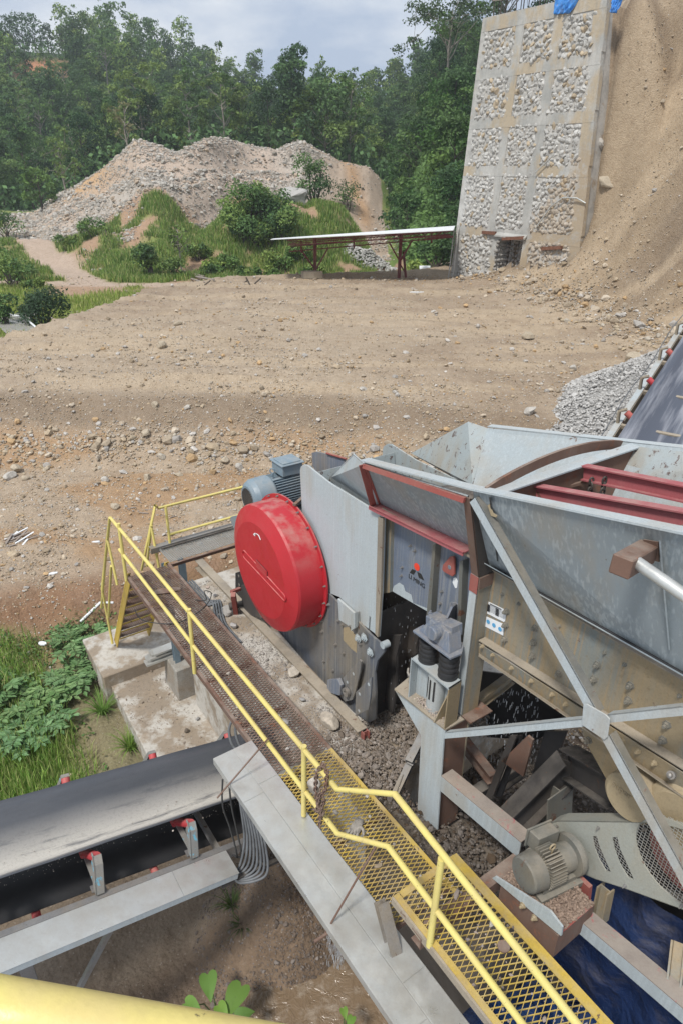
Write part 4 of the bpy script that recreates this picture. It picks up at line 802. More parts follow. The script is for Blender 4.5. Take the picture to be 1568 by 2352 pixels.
# ---- stair
stq = empty('stair', ST(-12, 3.2, -9.7), 'steep yellow stair with rusty mesh treads on the concrete slab', 'stair')
sa, sb, za, zb = -11.0, -13.0, -6.85, -9.7
for T_ in (2.83, 3.58): MB().bar(ST(sa, T_, za), ST(sb, T_, zb), .02, .2, UZ).bar(ST(sa, T_+.02, za+.09), ST(sb, T_+.02, zb+.09), .06, .012).build('stringer', M['yellow2'], stq)
for i in range(1, 8):
    f = i/8.; s = sa+(sb-sa)*f; z = za+(zb-za)*f; MB().bar(ST(s+.12, 2.85, z), ST(s+.12, 3.56, z), .01, .03).bar(ST(s-.12, 2.85, z), ST(s-.12, 3.56, z), .01, .03).build('tread_frame', M['yellow2'], stq)
    grating('tread', s-.11, s+.12, 2.86, 3.56, z+.015, .04, .08, M['rusty'], stq, .009, .006)

# ---- cable trays
def tray(name, pts, side, w, h, mat, label, seams=()):
    t = empty(name, pts[0], label, 'cable tray'); p0, p1 = map(np.array, pts); d = (p1-p0)/np.linalg.norm(p1-p0); sd = np.array(side)/np.linalg.norm(side)
    nz = np.cross(d, sd); nz = nz if nz[2] > 0 else -nz
    for k in range(len(w)-1):
        a, b = w[k]+.004, w[k+1]-.004; L = np.linalg.norm(p1-p0); cuts = [0]+list(seams[k] if seams else [])+[1]
        for j in range(len(cuts)-1):
            c0, c1 = cuts[j]*L+(.003 if j else 0), cuts[j+1]*L-.003; zo = .0025*(j % 2)
            MB().prism([p0+d*c0+sd*a+nz*zo, p0+d*c1+sd*a+nz*zo, p0+d*c1+sd*b+nz*zo, p0+d*c0+sd*b+nz*zo], -nz*.004).build('cover', mat, t, .002)
    L = np.linalg.norm(p1-p0)
    MB().prism([p0+sd*w[0]-nz*.005, p1+sd*w[0]-nz*.005, p1+sd*w[-1]-nz*.005, p0+sd*w[-1]-nz*.005], -nz*h).build('trough', M['galv'], t); return t
ZT = -6.76; a0 = PZ(490, 1742, ZT); s_a, t_a = a0@D, a0@E
mid = PZ(541, 1728, ZT)@E - t_a; W2 = PZ(588, 1712, ZT)@E - t_a
tray('cable_tray', (ST(s_a, t_a, ZT), ST(.9, t_a+.06, ZT)), E, (0, mid, W2), .1, M['galv'], 'double silver cable tray running down beside the yellow walkway', seams=((.12, .55), (.1, .50)))
tb = empty('cable_tray', PC(.1, -1, 0), 'single silver cable tray fixed along the near side of the belt conveyor', 'cable tray')
for q0, q1 in ((-6.0, -.33), (-.325, .42)): MB().prism([PC(.03, q0, .01), PC(.42, q0, .01), PC(.42, q1, .01), PC(.03, q1, .01)], -CN*.004).build('cover', M['galv'], tb, .002)
MB().prism([PC(.035, -6, .002), PC(.415, -6, .002), PC(.415, .41, .002), PC(.035, .41, .002)], -CN*.09).build('trough', M['greyclean'], tb)
MB().bar(PC(.38, .2, -.14), PC(.38, 1.3, -.1), .05, .05, CN, 'L').bar(PC(.05, .8, -.1), PC(.45, .8, -.1), .04, .04).build('bracket', M['darksteel'], tb)
# ---- conveyor one
cv = empty('belt_conveyor', PC(-.9, 0, -1), 'belt conveyor with black trough belt dusted white running under the walkway', 'belt conveyor')
def beltprof(o=0.): return [(-1.54, .40), (-1.42, .33), (-1.30, .22), (-1.17, .115), (-1.02, .07), (-.92, .06), (-.80, .075), (-.68, .13), (-.55, .25), (-.44, .36), (-.36, .44)]
def belt(name, prof, q0, q1, nq, mat, parent, th=.014):
    V = []; F = []; n = len(prof)
    for i in range(nq+1):
        q = q0+(q1-q0)*i/nq
        for d, z in prof: V.append(PC(d, q, z+.004*math.sin(q*5.2)))
    for i in range(nq):
        for j in range(n-1): F.append((i*n+j, i*n+j+1, (i+1)*n+j+1, (i+1)*n+j))
    o = arrmesh(name, np.array(V)-wpos(parent), np.array(F), mat, parent, None, True); md = o.modifiers.new('thick', 'SOLIDIFY'); md.thickness = th; md.offset = 0; return o
def beltmat():
    m = NM('dusty_black_belt'); S_ = m.map((1, 1, 1), (0, 0, -AN+0)); 
    # position across the belt from the world point
    sx = m.N.new('ShaderNodeVectorMath'); sx.operation = 'DOT_PRODUCT'; m.L.new(m.pos, sx.inputs[0]); sx.inputs[1].default_value = tuple(D)
    x = m.math('SUBTRACT', sx.outputs['Value'], float(CO@D)); dust = m.math('MULTIPLY', m.rng(x, -1.3, -.75, 0, 1), m.rng(x, -.46, -.62, 0, 1))
    al = m.map((.9, .9, .9), (0, 0, -AN)); st = m.noise(1., 6, .68, m.N.new('ShaderNodeMapping').outputs[0])
    mpn = [n for n in m.N if n.type == 'MAPPING'][-1]; mpn.inputs['Rotation'].default_value = (0, 0, AN); mpn.inputs['Scale'].default_value = (1.2, .16, .5); mpn.vector_type = 'TEXTURE'; m.L.new(m.pos, mpn.inputs[0])
    k = m.math('MULTIPLY', dust, m.rng(st, .28, .46, 0, 1)); c = m.mix(k, (.07, .076, .088), (.56, .53, .47)); c = m.mix(m.rng(m.noise(30, 3), .5, .75, 0, .22), c, (.05, .05, .05))
    c = m.mix(m.rng(st, .4, .7, 0, .10), c, (.3, .3, .31)); m.set('Base Color', c); m.set('Roughness', m.rng(k, 0, 1, .38, .85)); m.bump(m.noise(9, 5, .7), .08, .02); return m.m
M['belt'] = beltmat()
belt('carrying_belt', beltprof(), -6.0, 4.2, 60, M['belt'], cv)
belt('return_belt', [(-1.5, -.33), (-.95, -.36), (-.4, -.33)], -6., 4.2, 20, M['black'], cv)
for dd in (-.02, -1.86): MB().bar(PC(dd, -6, -.09), PC(dd, 4.2, -.09), .08, .18, CN, 'C', .01).build('stringer', M['steel'], cv)
for q in np.arange(-5.6, 4.2, 1.5): MB().bar(PC(-.02, q, -.14), PC(-1.86, q, -.14), .06, .08, CN).build('cross_member', M['steel'], cv)
def idler(q):
    fr = MB(); fr.bar(PC(-.04, q, .03), PC(-1.86, q, .03), .07, .05, CN, 'L')
    fr.prism([PC(-.13, q-.05, .03), PC(-.02, q-.05, .03), PC(-.16, q-.05, .35), PC(-.24, q-.05, .42), PC(-.30, q-.05, .42), PC(-.26, q-.05, .3)], CQ*.012)
    fr.prism([PC(-.02, q-.05, .03), PC(-.16, q-.05, .35), PC(-.24, q-.05, .42), PC(-.24, q+.05, .42), PC(-.16, q+.05, .35), PC(-.02, q+.05, .03)], E*.004-UZ*.01)
    fr.prism([PC(-.42, q+.05, .03), PC(-.47, q+.05, .03), PC(-.42, q+.05, .28), PC(-.36, q+.05, .28)], CQ*.02)
    fr.prism([PC(-1.78, q-.05, .03), PC(-1.88, q-.05, .03), PC(-1.68, q-.05, .42), PC(-1.62, q-.05, .42)], CQ*.1)
    f = fr.build('idler_frame', M['blueflake'], cv)
    MB().tube([PC(-.25, q, .385), PC(-.62, q, .07)], .055, 18).build('roller', M['idler'], f); MB().tube([PC(-1.22, q, .03), PC(-1.64, q, .39)], .055, 18).build('roller', M['idler'], f); MB().tube([PC(-.66, q, -.01), PC(-1.18, q, -.01)], .05, 14).build('roller', M['idler'], f)
    MB().bar(PC(-.14, q-.07, .005), PC(-.14, q+.09, .005), .1, .012, CN).build('foot', M['steel'], f)
for k in range(-4, 4): idler(.0+1.2*k)
for q in (-1.8, -.35, 1.2): MB().tube([PC(-.25, q, -.41), PC(-1.6, q, -.41)], .05, 14).build('return_roller', M['idler'], cv)
lg = MB(); pL = PC(.05, -2.1, -.15); lg.bar(pL, [pL[0], pL[1], -11.2], .14, .14, D, 'I', .01); lg.bar([pL[0], pL[1], -9.6], PC(.05, -.9, -.15), .06, .06, UZ, 'L'); lg.build('leg', M['steel'], cv)

# ---- things lying about on and under the walkway
cs = empty('channel_stack', ST(-9.6, 2.6, -8), 'stack of thin galvanised channels sticking out under the walkway', 'metal channels')
zc = zt1+.02
for i, (du, dz, ln) in enumerate(((0, 0, 1.), (.03, .05, .92), (-.03, .1, .95), (.02, .15, .8), (0, .2, .85))):
    a = ST(s1_-.62-.1*(i % 2)+du, t1_-.42+.05*i, zc+dz); MB().bar(a, a+E*ln*1.1, .2, .045, UZ, 'C', .006).build('channel', M['galv'], cs)
# rods and chain
def rod(a, b, label):
    m = MB().tube([a, b, b+(b-a)/np.linalg.norm(b-a)*.02], .011, 8); return tag(m.build('hanger_rod', M['rusty']), label, 'rod')
rod(PT(617, 1696, TR), PZ(502, 1830, ZT-.12), 'thin rusty rod hooking the upper end of the double cable tray to the rail')
rod(PT(866, 1938, TR), PZ(748, 2142, ZT-.12), 'thin rusty rod hooking the middle of the double cable tray to the cranked rail')
br_ = MB().tube([PZ(722, 2163, ZT-.13), PZ(748, 2146, ZT-.125), PZ(765, 2138, ZT-.125)], .018, 6); tag(br_.build('hanger_bar', M['rusty']), 'rusty cross bar under the tray at the foot of the lower rod', 'bar')
def link_mesh(mb, c, d, r=.036, w=.02, th=.0085, tw=0.):
    d = d/np.linalg.norm(d); a = np.cross(d, UZ if abs(d[2]) < .9 else D); a /= np.linalg.norm(a); b = np.cross(d, a); x = a*math.cos(tw)+b*math.sin(tw); P = []
    for k in range(14):
        q = 2*PI*k/14; P.append(c+x*w*math.cos(q)+d*(r*math.sin(q)))
    mb.tube(P, th, 6, closed=True)
def chain(mb, pts, step=.05, r=.036, w=.02, th=.0085):
    pts = [np.array(p) for p in pts]; k = 0
    for i in range(len(pts)-1):
        L = np.linalg.norm(pts[i+1]-pts[i]); n = max(1, int(L/step))
        for j in range(n): link_mesh(mb, pts[i]+(pts[i+1]-pts[i])*(j+.5)/n, pts[i+1]-pts[i], r, w, th, (k % 2)*PI/2+.3); k += 1
ch = MB(); P1 = PT(742, 1762, TR); P2 = PT(727, 1862, TR-.03)
chain(ch, [PT(738, 1760, TR+.05), P1+UZ*.04, PT(727, 1775, TR-.05), PT(725, 1815, TR-.05), PT(732, 1850, TR-.05), P2], .045)
chain(ch, [P1+UZ*.045, PT(752, 1775, TR-.05), PT(748, 1815, TR-.06), PT(733, 1832, TR-.07), PT(742, 1870, TR-.06), PT(722, 1858, TR-.02)], .045)
chain(ch, [PT(738, 1812, TR-.05), PT(745, 1838, TR-.07), PT(736, 1862, TR-.06), PT(735, 1900, TR-.05)], .045); chain(ch, [PT(735, 1822, TR-.08), PT(730, 1845, TR-.09), PT(738, 1858, TR-.08)], .04)
tag(ch.build('chain', M['rusty']), 'rusty chain knotted over the yellow handrail and hanging down', 'chain')
def glove(loc, xd, nd, sc, label):
    t = MB(); xd = xd/np.linalg.norm(xd); nd = nd/np.linalg.norm(nd); yd = np.cross(nd, xd); C_ = np.array(loc)
    def P(a, b, c): return C_+(xd*a+yd*b+nd*c)*sc
    pal = []
    for a, w, h in ((-.11, .042, .022), (-.06, .044, .026), (-.02, .052, .03), (.03, .054, .028), (.055, .048, .022)):
        pal.append([P(a, w*math.cos(q), h*.6+h*.6*math.sin(q)) for q in np.linspace(0, 2*PI, 12, endpoint=False)])
    V = [q for g in pal for q in g]; F = [(i*12+j, i*12+(j+1) % 12, (i+1)*12+(j+1) % 12, (i+1)*12+j) for i in range(4) for j in range(12)]+[tuple(range(12)), tuple(range(48, 60))]; t.add(V, F, True)
    for k, (b, L, sp) in enumerate(((-.038, .065, -.25), (-.013, .08, -.08), (.013, .076, .06), (.038, .06, .22))):
        t.tube([P(.04, b, .02), P(.05+L*.5, b+sp*L*.45, .034), P(.05+L*.95, b+sp*L, .02), P(.05+L*1.02, b+sp*L*1.05, .012)], [sc*.0135, sc*.0125, sc*.011, sc*.005], 8)
    t.tube([P(-.03, .04, .018), P(.0, .075, .028), P(.035, .09, .02), P(.042, .092, .015)], [sc*.016, sc*.014, sc*.012, sc*.005], 8)
    return tag(t.build('glove', M['glove']), label, 'glove')
# rocks one can pick out
def rock(u, v, z, r, label, c=(.46, .43, .39), seed=1, name='rock', cat='rock', group=None, flat=.8, p=None):
    p = PZ(u, v, z) if p is None else p; R = np.array([r]); o = stones(name, np.array([p+UZ*r*.45*flat/.8]), R, np.array([c]), seed, ICO3, None, None, flat, .05, .5, loc=tuple(p)); return tag(o, label, cat, group)
WH = (.55, .52, .48)
rock(755, 1665, -7.03, .17, 'large pale boulder lying at the corner of the crusher base beam', (.5, .44, .36), 1)
rock(675, 1548, -7.03, .135, 'upright pale rock on the concrete halfway along the base beam', (.5, .45, .38), 2)
rock(521, 1410, -7.03, .15, 'grey lump of concrete beside the black shaft end', (.42, .4, .37), 3)
rock(539, 1440, -7.03, .075, 'small grey stone below the lump beside the shaft', (.44, .42, .4), 4)
rock(694, 1608, -7.03, .05, 'small flat grey stone left of the large boulder', (.42, .41, .4), 5)
rock(657, 1662, -6.79, .085, 'white angular rock on the rusty mesh near the boulder', WH, 6)
rock(640, 1650, -6.79, .05, 'small chip beside the white angular rock on the mesh', WH, 7)
rock(478, 1338+14, -6.79, .05, 'flat pinkish stone chip on the rusty walkway by the loop of wire', (.45, .36, .3), 8)
rock(722, 1812, -6.79, .13, 'big pale rock behind the chain on the walkway', (.52, .48, .43), 9)
rock(1128, 1880+242, -6.19, .06, 'pale rock on the yellow mesh at the bottom right', (.5, .46, .4), 10)
rock(660, 1722, -6.79, .035, 'tiny stone on the mesh near the change to yellow', WH, 11)
rock(868, 1935+55, -6.79, .045, 'brown stone at the low end of the yellow mesh', (.3, .24, .17), 12)
rock(430, 1680, -10.08, .07, 'dark wire bundle sized stone on the muddy slab', (.16, .13, .1), 13)
rock(455, 1652, -10.08, .06, 'grey stone at the foot of the concrete pedestal', (.36, .35, .34), 14)
tag(MB().lathe(PZ(1155, 2175, -6.185), UZ, [(0, .055), (.012, .055), (.012, 0)], 24, False).build('steel_disc', M['rusty']), 'round rusty disc lying on the yellow mesh', 'disc')
glove(PZ(816, 1905, -6.77), D*.5-E*.8, UZ, 1.25, 'crumpled tan work glove lying on the yellow mesh')
# grit on slabs and deck: uncountable
def grit(name, n, s0, s1, t0, t1, z, R0, c, label, seed, dens=lambda s, t: 1.):
    r_ = np.random.RandomState(seed); s = r_.uniform(s0, s1, n); t = r_.uniform(t0, t1, n); k = r_.rand(n) < dens(s, t); s, t = s[k], t[k]; n = len(s); P = np.outer(s, D)+np.outer(t, E); P[:, 2] = z if not callable(z) else z(s, t)
    R = R0*(.4+r_.rand(n))+np.minimum(r_.pareto(2.6, n)*R0*.5, R0*4); o = stones(name, P+UZ*R[:, None]*.4, R, np.tile(np.array(c), (n, 1))+r_.uniform(-.06, .08, (n, 1)), seed); return tag(o, label, 'grit', kind='stuff')
grit('concrete_grit', 5200, -10.4, -5.0, 3.72, 4.3, -7.05, .009, (.36, .33, .3), 'grit and chips littering the concrete beside the base beam', 31, lambda s, t: .25+.75*sm(.4, .6, fbm(s, t, 1.5, 3)))
grit('slab_grit', 2600, -12.5, -8.2, 1.9, 3.6, -10.1, .009, (.34, .28, .22), 'fine grit over the muddy lower slab', 32, lambda s, t: sm(.4, .6, fbm(s, t, 1.2, 3)))
grit('deck_grit', 420, -9.8, -3.1, 2.88, 3.56, -6.79, .01, (.42, .38, .33), 'chips of stone caught on the walkway mesh', 33, lambda s, t: sm(.45, .6, fbm(s, t, 1.5, 3)))
grit('deck_grit', 200, -2.9, .3, 2.84, 3.5, -6.19, .011, (.36, .3, .26), 'chips of stone caught on the near yellow mesh', 34)
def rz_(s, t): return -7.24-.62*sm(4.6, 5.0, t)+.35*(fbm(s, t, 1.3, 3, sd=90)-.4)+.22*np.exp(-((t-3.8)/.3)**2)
grit('foundation_rubble', 9000, -5.0, -2.55, 3.7, 7.3, rz_, .017, (.13, .105, .085), 'damp brown rubble darkened for pit shade, heaped around the foot of the grey column', 35, lambda s, t: 1.*~((s > -4.64) & (s < -3.93) & (t > 4.18) & (t < 4.9)))  # rubble colour lowered to hold the shade under the feeder
grit('base_rubble', 9000, -5.9, -4.5, 3.75, 6.2, lambda s, t: -7.06+.2*sm(-5.8, -5, s)*fbm(s, t, 2, 2), .014, (.23, .19, .155), 'broken chips piled at the end of the base beam', 36, lambda s, t: 1.*~((s > -4.64) & (t > 4.18)))  # chips coloured dark to stand for the shade on this floor
cxy = PZ(645, 2040, -10.)
def conegrit():
    r_ = np.random.RandomState(37); n = 9000; a = r_.uniform(0, 6.28, n); q = 1.45*np.sqrt(r_.rand(n)); x = cxy[0]+q*np.cos(a); y = cxy[1]+q*np.sin(a); h = height(x, y); R = .012+np.minimum(r_.pareto(3, n)*.008, .04)
    tag(stones('wet_gravel', np.stack([x, y, h+R*.3], 1), R, np.tile(np.array([[.15, .12, .1]]), (n, 1))+r_.uniform(-.03, .08, (n, 1)), 37), 'dark wet gravel washed into a cone under the cable tray', 'gravel', kind='stuff')
conegrit()
def beltgrit():
    r_ = np.random.RandomState(41); n = 1100; q = r_.uniform(-4, 3.5, n); d = -.72+.16*r_.randn(n); P = np.array([PC(a, b, .085+.5*max(0, abs(a+.92)-.2)**1.7*2) for a, b in zip(d, q)]); R = .004+np.minimum(r_.pareto(3, n)*.004, .02)
    tag(stones('belt_grit', P, R, np.tile([[.45, .41, .36]], (n, 1)), 41), 'fine pale grit lying along the conveyor belt', 'grit', kind='stuff')
beltgrit()
# muddy water
def water_mat():
    m = NM('muddy_water'); f = m.noise(4, 6, .7, None, .3); m.set('Base Color', m.mix(m.rng(f, .5, .8), (.19, .135, .085), (.36, .31, .25))); m.set('Roughness', .12); m.b.inputs['Specular IOR Level'].default_value = .7; m.bump(m.noise(6, 4, .6, None, 1.), .7, .06); return m.m
M['mudwater'] = water_mat()
def pool(name, pix, z, label=None):
    mb = MB(); P = [PZ(u, v, z) for u, v in pix]; c = sum(P)/len(P); mb.add([c]+P, [(0, i+1, (i+1) % len(P)+1) for i in range(len(P))]); o = mb.build(name, M['mudwater']); tag(o, kind='structure'); return o
pool('muddy_water', [(590, 2120), (640, 2200), (700, 2230), (780, 2150), (860, 2160), (900, 2280), (900, 2450), (700, 2480), (600, 2400), (560, 2300), (600, 2250), (540, 2180)], -10.78)
# ================================================================ CRUSHER
def offs(P, v): return [p+v for p in P]
def quad4(name, mat, parent, pts, th=.015, label=None):
    a = np.cross(pts[1]-pts[0], pts[2]-pts[0]); a /= np.linalg.norm(a); return MB().prism(pts, a*th).build(name, mat, parent, 0, label)
cu = empty('crusher', ST(-7, 5.1, -7.05), 'grey rock crusher with a big round red drive guard on its side', 'crusher')
T0, WD = 4.45, 1.46
sp = [(689, 1080), (691, 1072), (698, 1067), (706, 1069), (757, 1109), (869, 1178), (882, 1190), (877, 1357), (870, 1463), (820, 1425), (780, 1372), (751, 1360), (735, 1350), (700, 1420), (695, 1200)]
plate('side_plate', M['greyclean'], cu, T0, sp, .025, .004)
fp = [p+E*WD for p in PP(T0, *sp)]; MB().prism(fp, E*.025).build('side_plate', M['greyscuff'], cu)
MB().prism(PP(T0-.004, (872, 1186), (883, 1190), (878, 1357), (871, 1462), (865, 1455), (868, 1330)), -E*.03).build('edge_flange', M['mudledge'], cu)
low = [(600, 1380), (640, 1360), (735, 1340), (751, 1360), (822, 1428), (850, 1458), (882, 1485), (882, 1497), (866, 1517), (860, 1545), (862, 1590), (861, 1652), (846, 1660), (800, 1628), (700, 1520), (640, 1450)]
plate('lower_body', M['streaky'], cu, T0-.03, low, .03)
for w in (.35, .7, 1.1): MB().prism(offs(PP(T0, (872, 1480), (862, 1530), (862, 1600), (856, 1660), (800, 1620), (815, 1480)), E*w), E*.04).build('liner_plate', M['darksteel'], cu)
MB().prism(offs(PP(T0, *low), E*WD), E*.03).build('lower_body', M['darksteel'], cu)  # far body coloured dark to paint in the enclosed shade
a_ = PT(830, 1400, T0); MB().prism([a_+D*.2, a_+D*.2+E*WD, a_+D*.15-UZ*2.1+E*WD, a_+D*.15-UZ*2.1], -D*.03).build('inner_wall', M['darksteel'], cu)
b_ = PT(718, 1080, T0+.02)-UZ*.05; quad4('cross_plate', M['greyscuff'], cu, [b_, b_+E*(WD-.04), b_+E*(WD-.04)-UZ*1.3+D*.25, b_-UZ*1.3+D*.25])
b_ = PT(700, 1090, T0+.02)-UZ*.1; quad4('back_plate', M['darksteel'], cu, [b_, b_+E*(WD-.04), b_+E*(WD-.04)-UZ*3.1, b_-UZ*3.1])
# wear strips, brackets and bolts on the near side
plate('bracket', M['greyclean'], cu, T0-.045, [(775, 1375), (812, 1408), (820, 1405), (821, 1440), (812, 1446), (778, 1424), (777, 1400)], .035, .004)
MB().prism(PP(T0-.05, (812, 1408), (821, 1405), (821, 1440), (812, 1446)), -E*.05).build('bracket', M['grey'], cu)
plate('warning_decal', M['tan'], cu, T0-.035, [(788, 1442), (800, 1440), (818, 1462), (818, 1500), (806, 1490), (788, 1470)], .004)
for (u, v) in ((756, 1388), (778, 1425), (788, 1434), (806, 1437), (741, 1425), (741, 1450), (745, 1518), (766, 1540), (772, 1480), (829, 1478), (790, 1500)): bolt(PT(u, v, T0-.03), -E, .02, parent=cu)
for (u, v) in ((822, 1466), (836, 1464), (850, 1498)): bolt(PT(u, v, T0-.06), -E, .045, parent=cu, mat=M['grey'])
MB().lathe(PT(877, 1483, T0-.05), E, [(0, .0), (0, .05), (.1, .05)], 16).build('pin', M['grey'], cu)
# bottom hinge lugs and pin
for tt, px in ((T0-.12, [(782, 1568), (788, 1556), (825, 1515), (829, 1520), (826, 1545), (815, 1590), (808, 1608), (792, 1612), (782, 1600)]), (T0-.3, [(816, 1590), (845, 1562), (852, 1556), (850, 1600), (845, 1630), (815, 1645)])):
    plate('hinge_lug', M['streaky'], cu, tt, px, .03, .004)
plate('hinge_lug', M['bluegrey'], cu, T0-.2, [(751, 1562), (775, 1560), (782, 1575), (780, 1598), (760, 1592), (751, 1580)], .06, .005)
MB().lathe(PT(798, 1588, T0-.13), -E, [(0, .07), (.05, .07), (.05, .03), (.0, .03)], 18).build('hinge_pin', M['steel'], cu)
for (u, v, t) in ((811, 1548, -.12), (797, 1567, -.12), (846, 1572, -.3), (825, 1594, -.3), (824, 1633, -.3)): MB().lathe(PT(u, v, T0+t-.003), -E, [(0, .024), (.002, .022), (.002, 0)], 12).build('hole_rim', M['greyclean'], cu)
# base beams
MB().bar(ST(-11.0, 4.22, -6.98), ST(-5.45, 4.22, -6.98), .16, .2, UZ, 'I', .014).build('base_beam', M['mudledge'], cu)
MB().bar(ST(-10.9, 5.9, -6.98), ST(-5.3, 5.9, -6.98), .16, .2, UZ, 'I', .014).build('base_beam', M['redrust'], cu)
MB().bar(ST(-5.42, 4.25, -6.9), ST(-5.42, 4.25, -7.3), .08, .1, E, 'I').build('base_foot', M['redrust'], cu)
# drive guard
CS, CZ = -7.64, -5.3; GC = lambda t: ST(CS, t, CZ)
g_ = MB().lathe(GC(0), E, [(3.87, 0), (3.87, .755), (3.955, .985), (3.99, 1.0), (4.37, 1.0), (4.37, 1.065), (4.395, 1.065), (4.395, .98)], 72)
gd = g_.build('drive_guard', M['red'], cu)
for k in range(22):
    a = 2*PI*k/22+.1; bolt(GC(4.37)+D*1.035*math.cos(a)+UZ*1.035*math.sin(a), -E, .012, parent=gd)
g2 = MB()
# pressed groove across the face and the peep grille
gd_d = (PT(651, 1372, 3.865)-PT(556, 1268, 3.865)); gd_l = np.linalg.norm(gd_d); gd_d /= gd_l; gp = np.cross(gd_d, E)
gr0 = PT(563, 1275, 3.866); gl = gd_l*.93; ng = 22
out = [gr0+gp*.07*math.cos(a)-gd_d*.07*math.sin(a) for a in np.linspace(0, PI, 8)]+[gr0+gd_d*gl-gp*.05*math.cos(a)+gd_d*.05*math.sin(a) for a in np.linspace(0, PI, 8)]
g2.tube(out, .013, 8, closed=True).build('pressed_ridge', M['red'], gd)
grl = MB(); gc = PT(601, 1307, 3.858)
for i in range(-6, 7): grl.box(gc+gd_d*i*.026, gd_d*.006, gp*.062, E*.003)
for i in range(-2, 3): grl.box(gc+gp*i*.027, gd_d*.17, gp*.006, E*.004)
grl.build('vent_grille', M['red'], gd)
MB().box(gc+E*.004, gd_d*.172, gp*.066, E*.002).build('vent_opening', M['black'], gd)
ar = MB(); pts_ = [PT(u, v, 3.862) for u, v in ((584, 1227), (590, 1226), (595, 1230), (599, 1240))]; ar.tube(pts_, .006, 6); ar.prism([PT(582, 1227, 3.864), PT(587, 1223, 3.864), PT(587, 1232, 3.864)], -E*.003); ar.build('rotation_arrow', M['plast'], gd)
# shaft end, bearing and bracket below the guard
MB().lathe(PT(527, 1393, 4.0), E*.9+D*.25, [(0, .0), (0, .06), (.03, .065), (.45, .065)], 20).build('shaft', M['darksteel'], cu)
plate('bearing_bracket', M['black'], cu, 4.3, [(541, 1316), (552, 1312), (566, 1345), (590, 1400), (560, 1400), (541, 1368)], .05, .004)
plate('bearing_bracket', M['darksteel'], cu, 4.2, [(555, 1345), (566, 1340), (590, 1395), (600, 1420), (565, 1410), (556, 1380)], .04, .004)
for (u, v) in ((549, 1323), (550, 1343)): MB().lathe(PT(u, v, 4.295), -E, [(0, .03), (.003, .026), (.003, 0)], 12).build('hole_rim', M['steel'], cu)
MB().bar(PT(536, 1365, 4.0), PT(545, 1420, 4.15), .08, .1).bar(PT(532, 1360, 4.0), PT(552, 1352, 4.2), .06, .05).build('shaft_stand', M['redrust'], cu)
plate('switch_box', M['motor'], cu, 4.6, [(530, 1187), (556, 1182), (556, 1230), (545, 1232), (530, 1196)], .1)
# ---- blue electric motor
mo = empty('electric_motor', ST(-9.42, 5.1, -6.2), 'blue grey electric motor with finned body behind the red guard', 'motor')
MC = lambda t: ST(-9.42, t, -5.04); MB().lathe(MC(0), E, [(4.62, 0), (4.62, .24), (4.66, .29), (4.74, .335), (5.02, .345), (5.05, .33)], 44).build('fan_cover', M['motor'], mo)
gm = MB()
for i in range(-6, 7):
    w = math.sqrt(max(0, .2**2-(i*.03)**2)); gm.box(MC(4.612)+UZ*i*.03, D*w, UZ*.005, E*.004); gm.box(MC(4.612)+D*i*.03, D*.005, UZ*w, E*.004)
gm.build('fan_grille', M['darksteel'], mo)
MB().lathe(MC(0), E, [(5.05, .27), (5.85, .27), (5.86, .34), (5.9, .34), (5.9, 0)], 40).build('body', M['motor'], mo)
fn = MB()
for k in range(44):
    a = 2*PI*k/44
    if 1.15 < a < 1.95: continue
    r = D*math.cos(a)+UZ*math.sin(a); fn.box(MC(5.45)+r*.3, E*.39, np.cross(r, E)*.006, r*.035)
fn.build('cooling_fins', M['motor'], mo)
tbx = [PT(659, 1056, 5.15), PT(679, 1037, 5.6), PT(726, 1045, 5.75), PT(712, 1072, 5.3)]; z_ = max(p[2] for p in tbx); cB = MC(5.42)+UZ*.44
MB().box(cB, D*.19, E*.2, UZ*.1).box(cB+UZ*.105, D*.22, E*.23, UZ*.012).box(cB+UZ*.125, D*.17, E*.18, UZ*.012).build('terminal_box', M['motor'], mo, .008)
lr = MB(); lc = MC(5.12)+UZ*.42; lr.tube([lc+(E*math.cos(q)*.8+D*.6*math.cos(q))*.04+UZ*.045*math.sin(q) for q in np.linspace(0, 2*PI, 14, endpoint=False)], .011, 8, closed=True); lr.tube([lc-UZ*.12, lc-UZ*.04], .02, 8); lr.build('lifting_eye', M['motor'], mo)
MB().bar(ST(-9.42, 4.9, -5.45), ST(-9.42, 5.9, -5.45), .55, .12).box(ST(-9.42, 5.4, -5.6), D*.35, E*.5, UZ*.05).build('foot', M['motor'], mo)
MB().bar(ST(-9.2, 5.0, -5.7), ST(-9.2, 5.0, -7.0), .14, .14, D, 'I').bar(ST(-9.2, 5.8, -5.7), ST(-9.2, 5.8, -7.0), .14, .14, D, 'I').build('stand', M['redrust'], mo)
MB().bar(PT(676, 1160, 4.35), PT(697, 1142, 4.6), .05, .03).build('belt_bar', M['rusty'], cu)
# blue frame plates behind the motor
bf = [PT(716, 1040, 6.1), PT(728, 1038, 6.1), PT(792, 1052, 6.1), PT(790, 1080, 6.1), PT(730, 1090, 6.1), PT(718, 1070, 6.1)]
MB().prism(bf, E*.03).build('rear_frame_plate', M['bluegrey'], cu); MB().tube([PT(750, 1041, 6.08), PT(795, 1054, 6.08)], .02, 6).build('rear_trim', M['redrust'], cu)

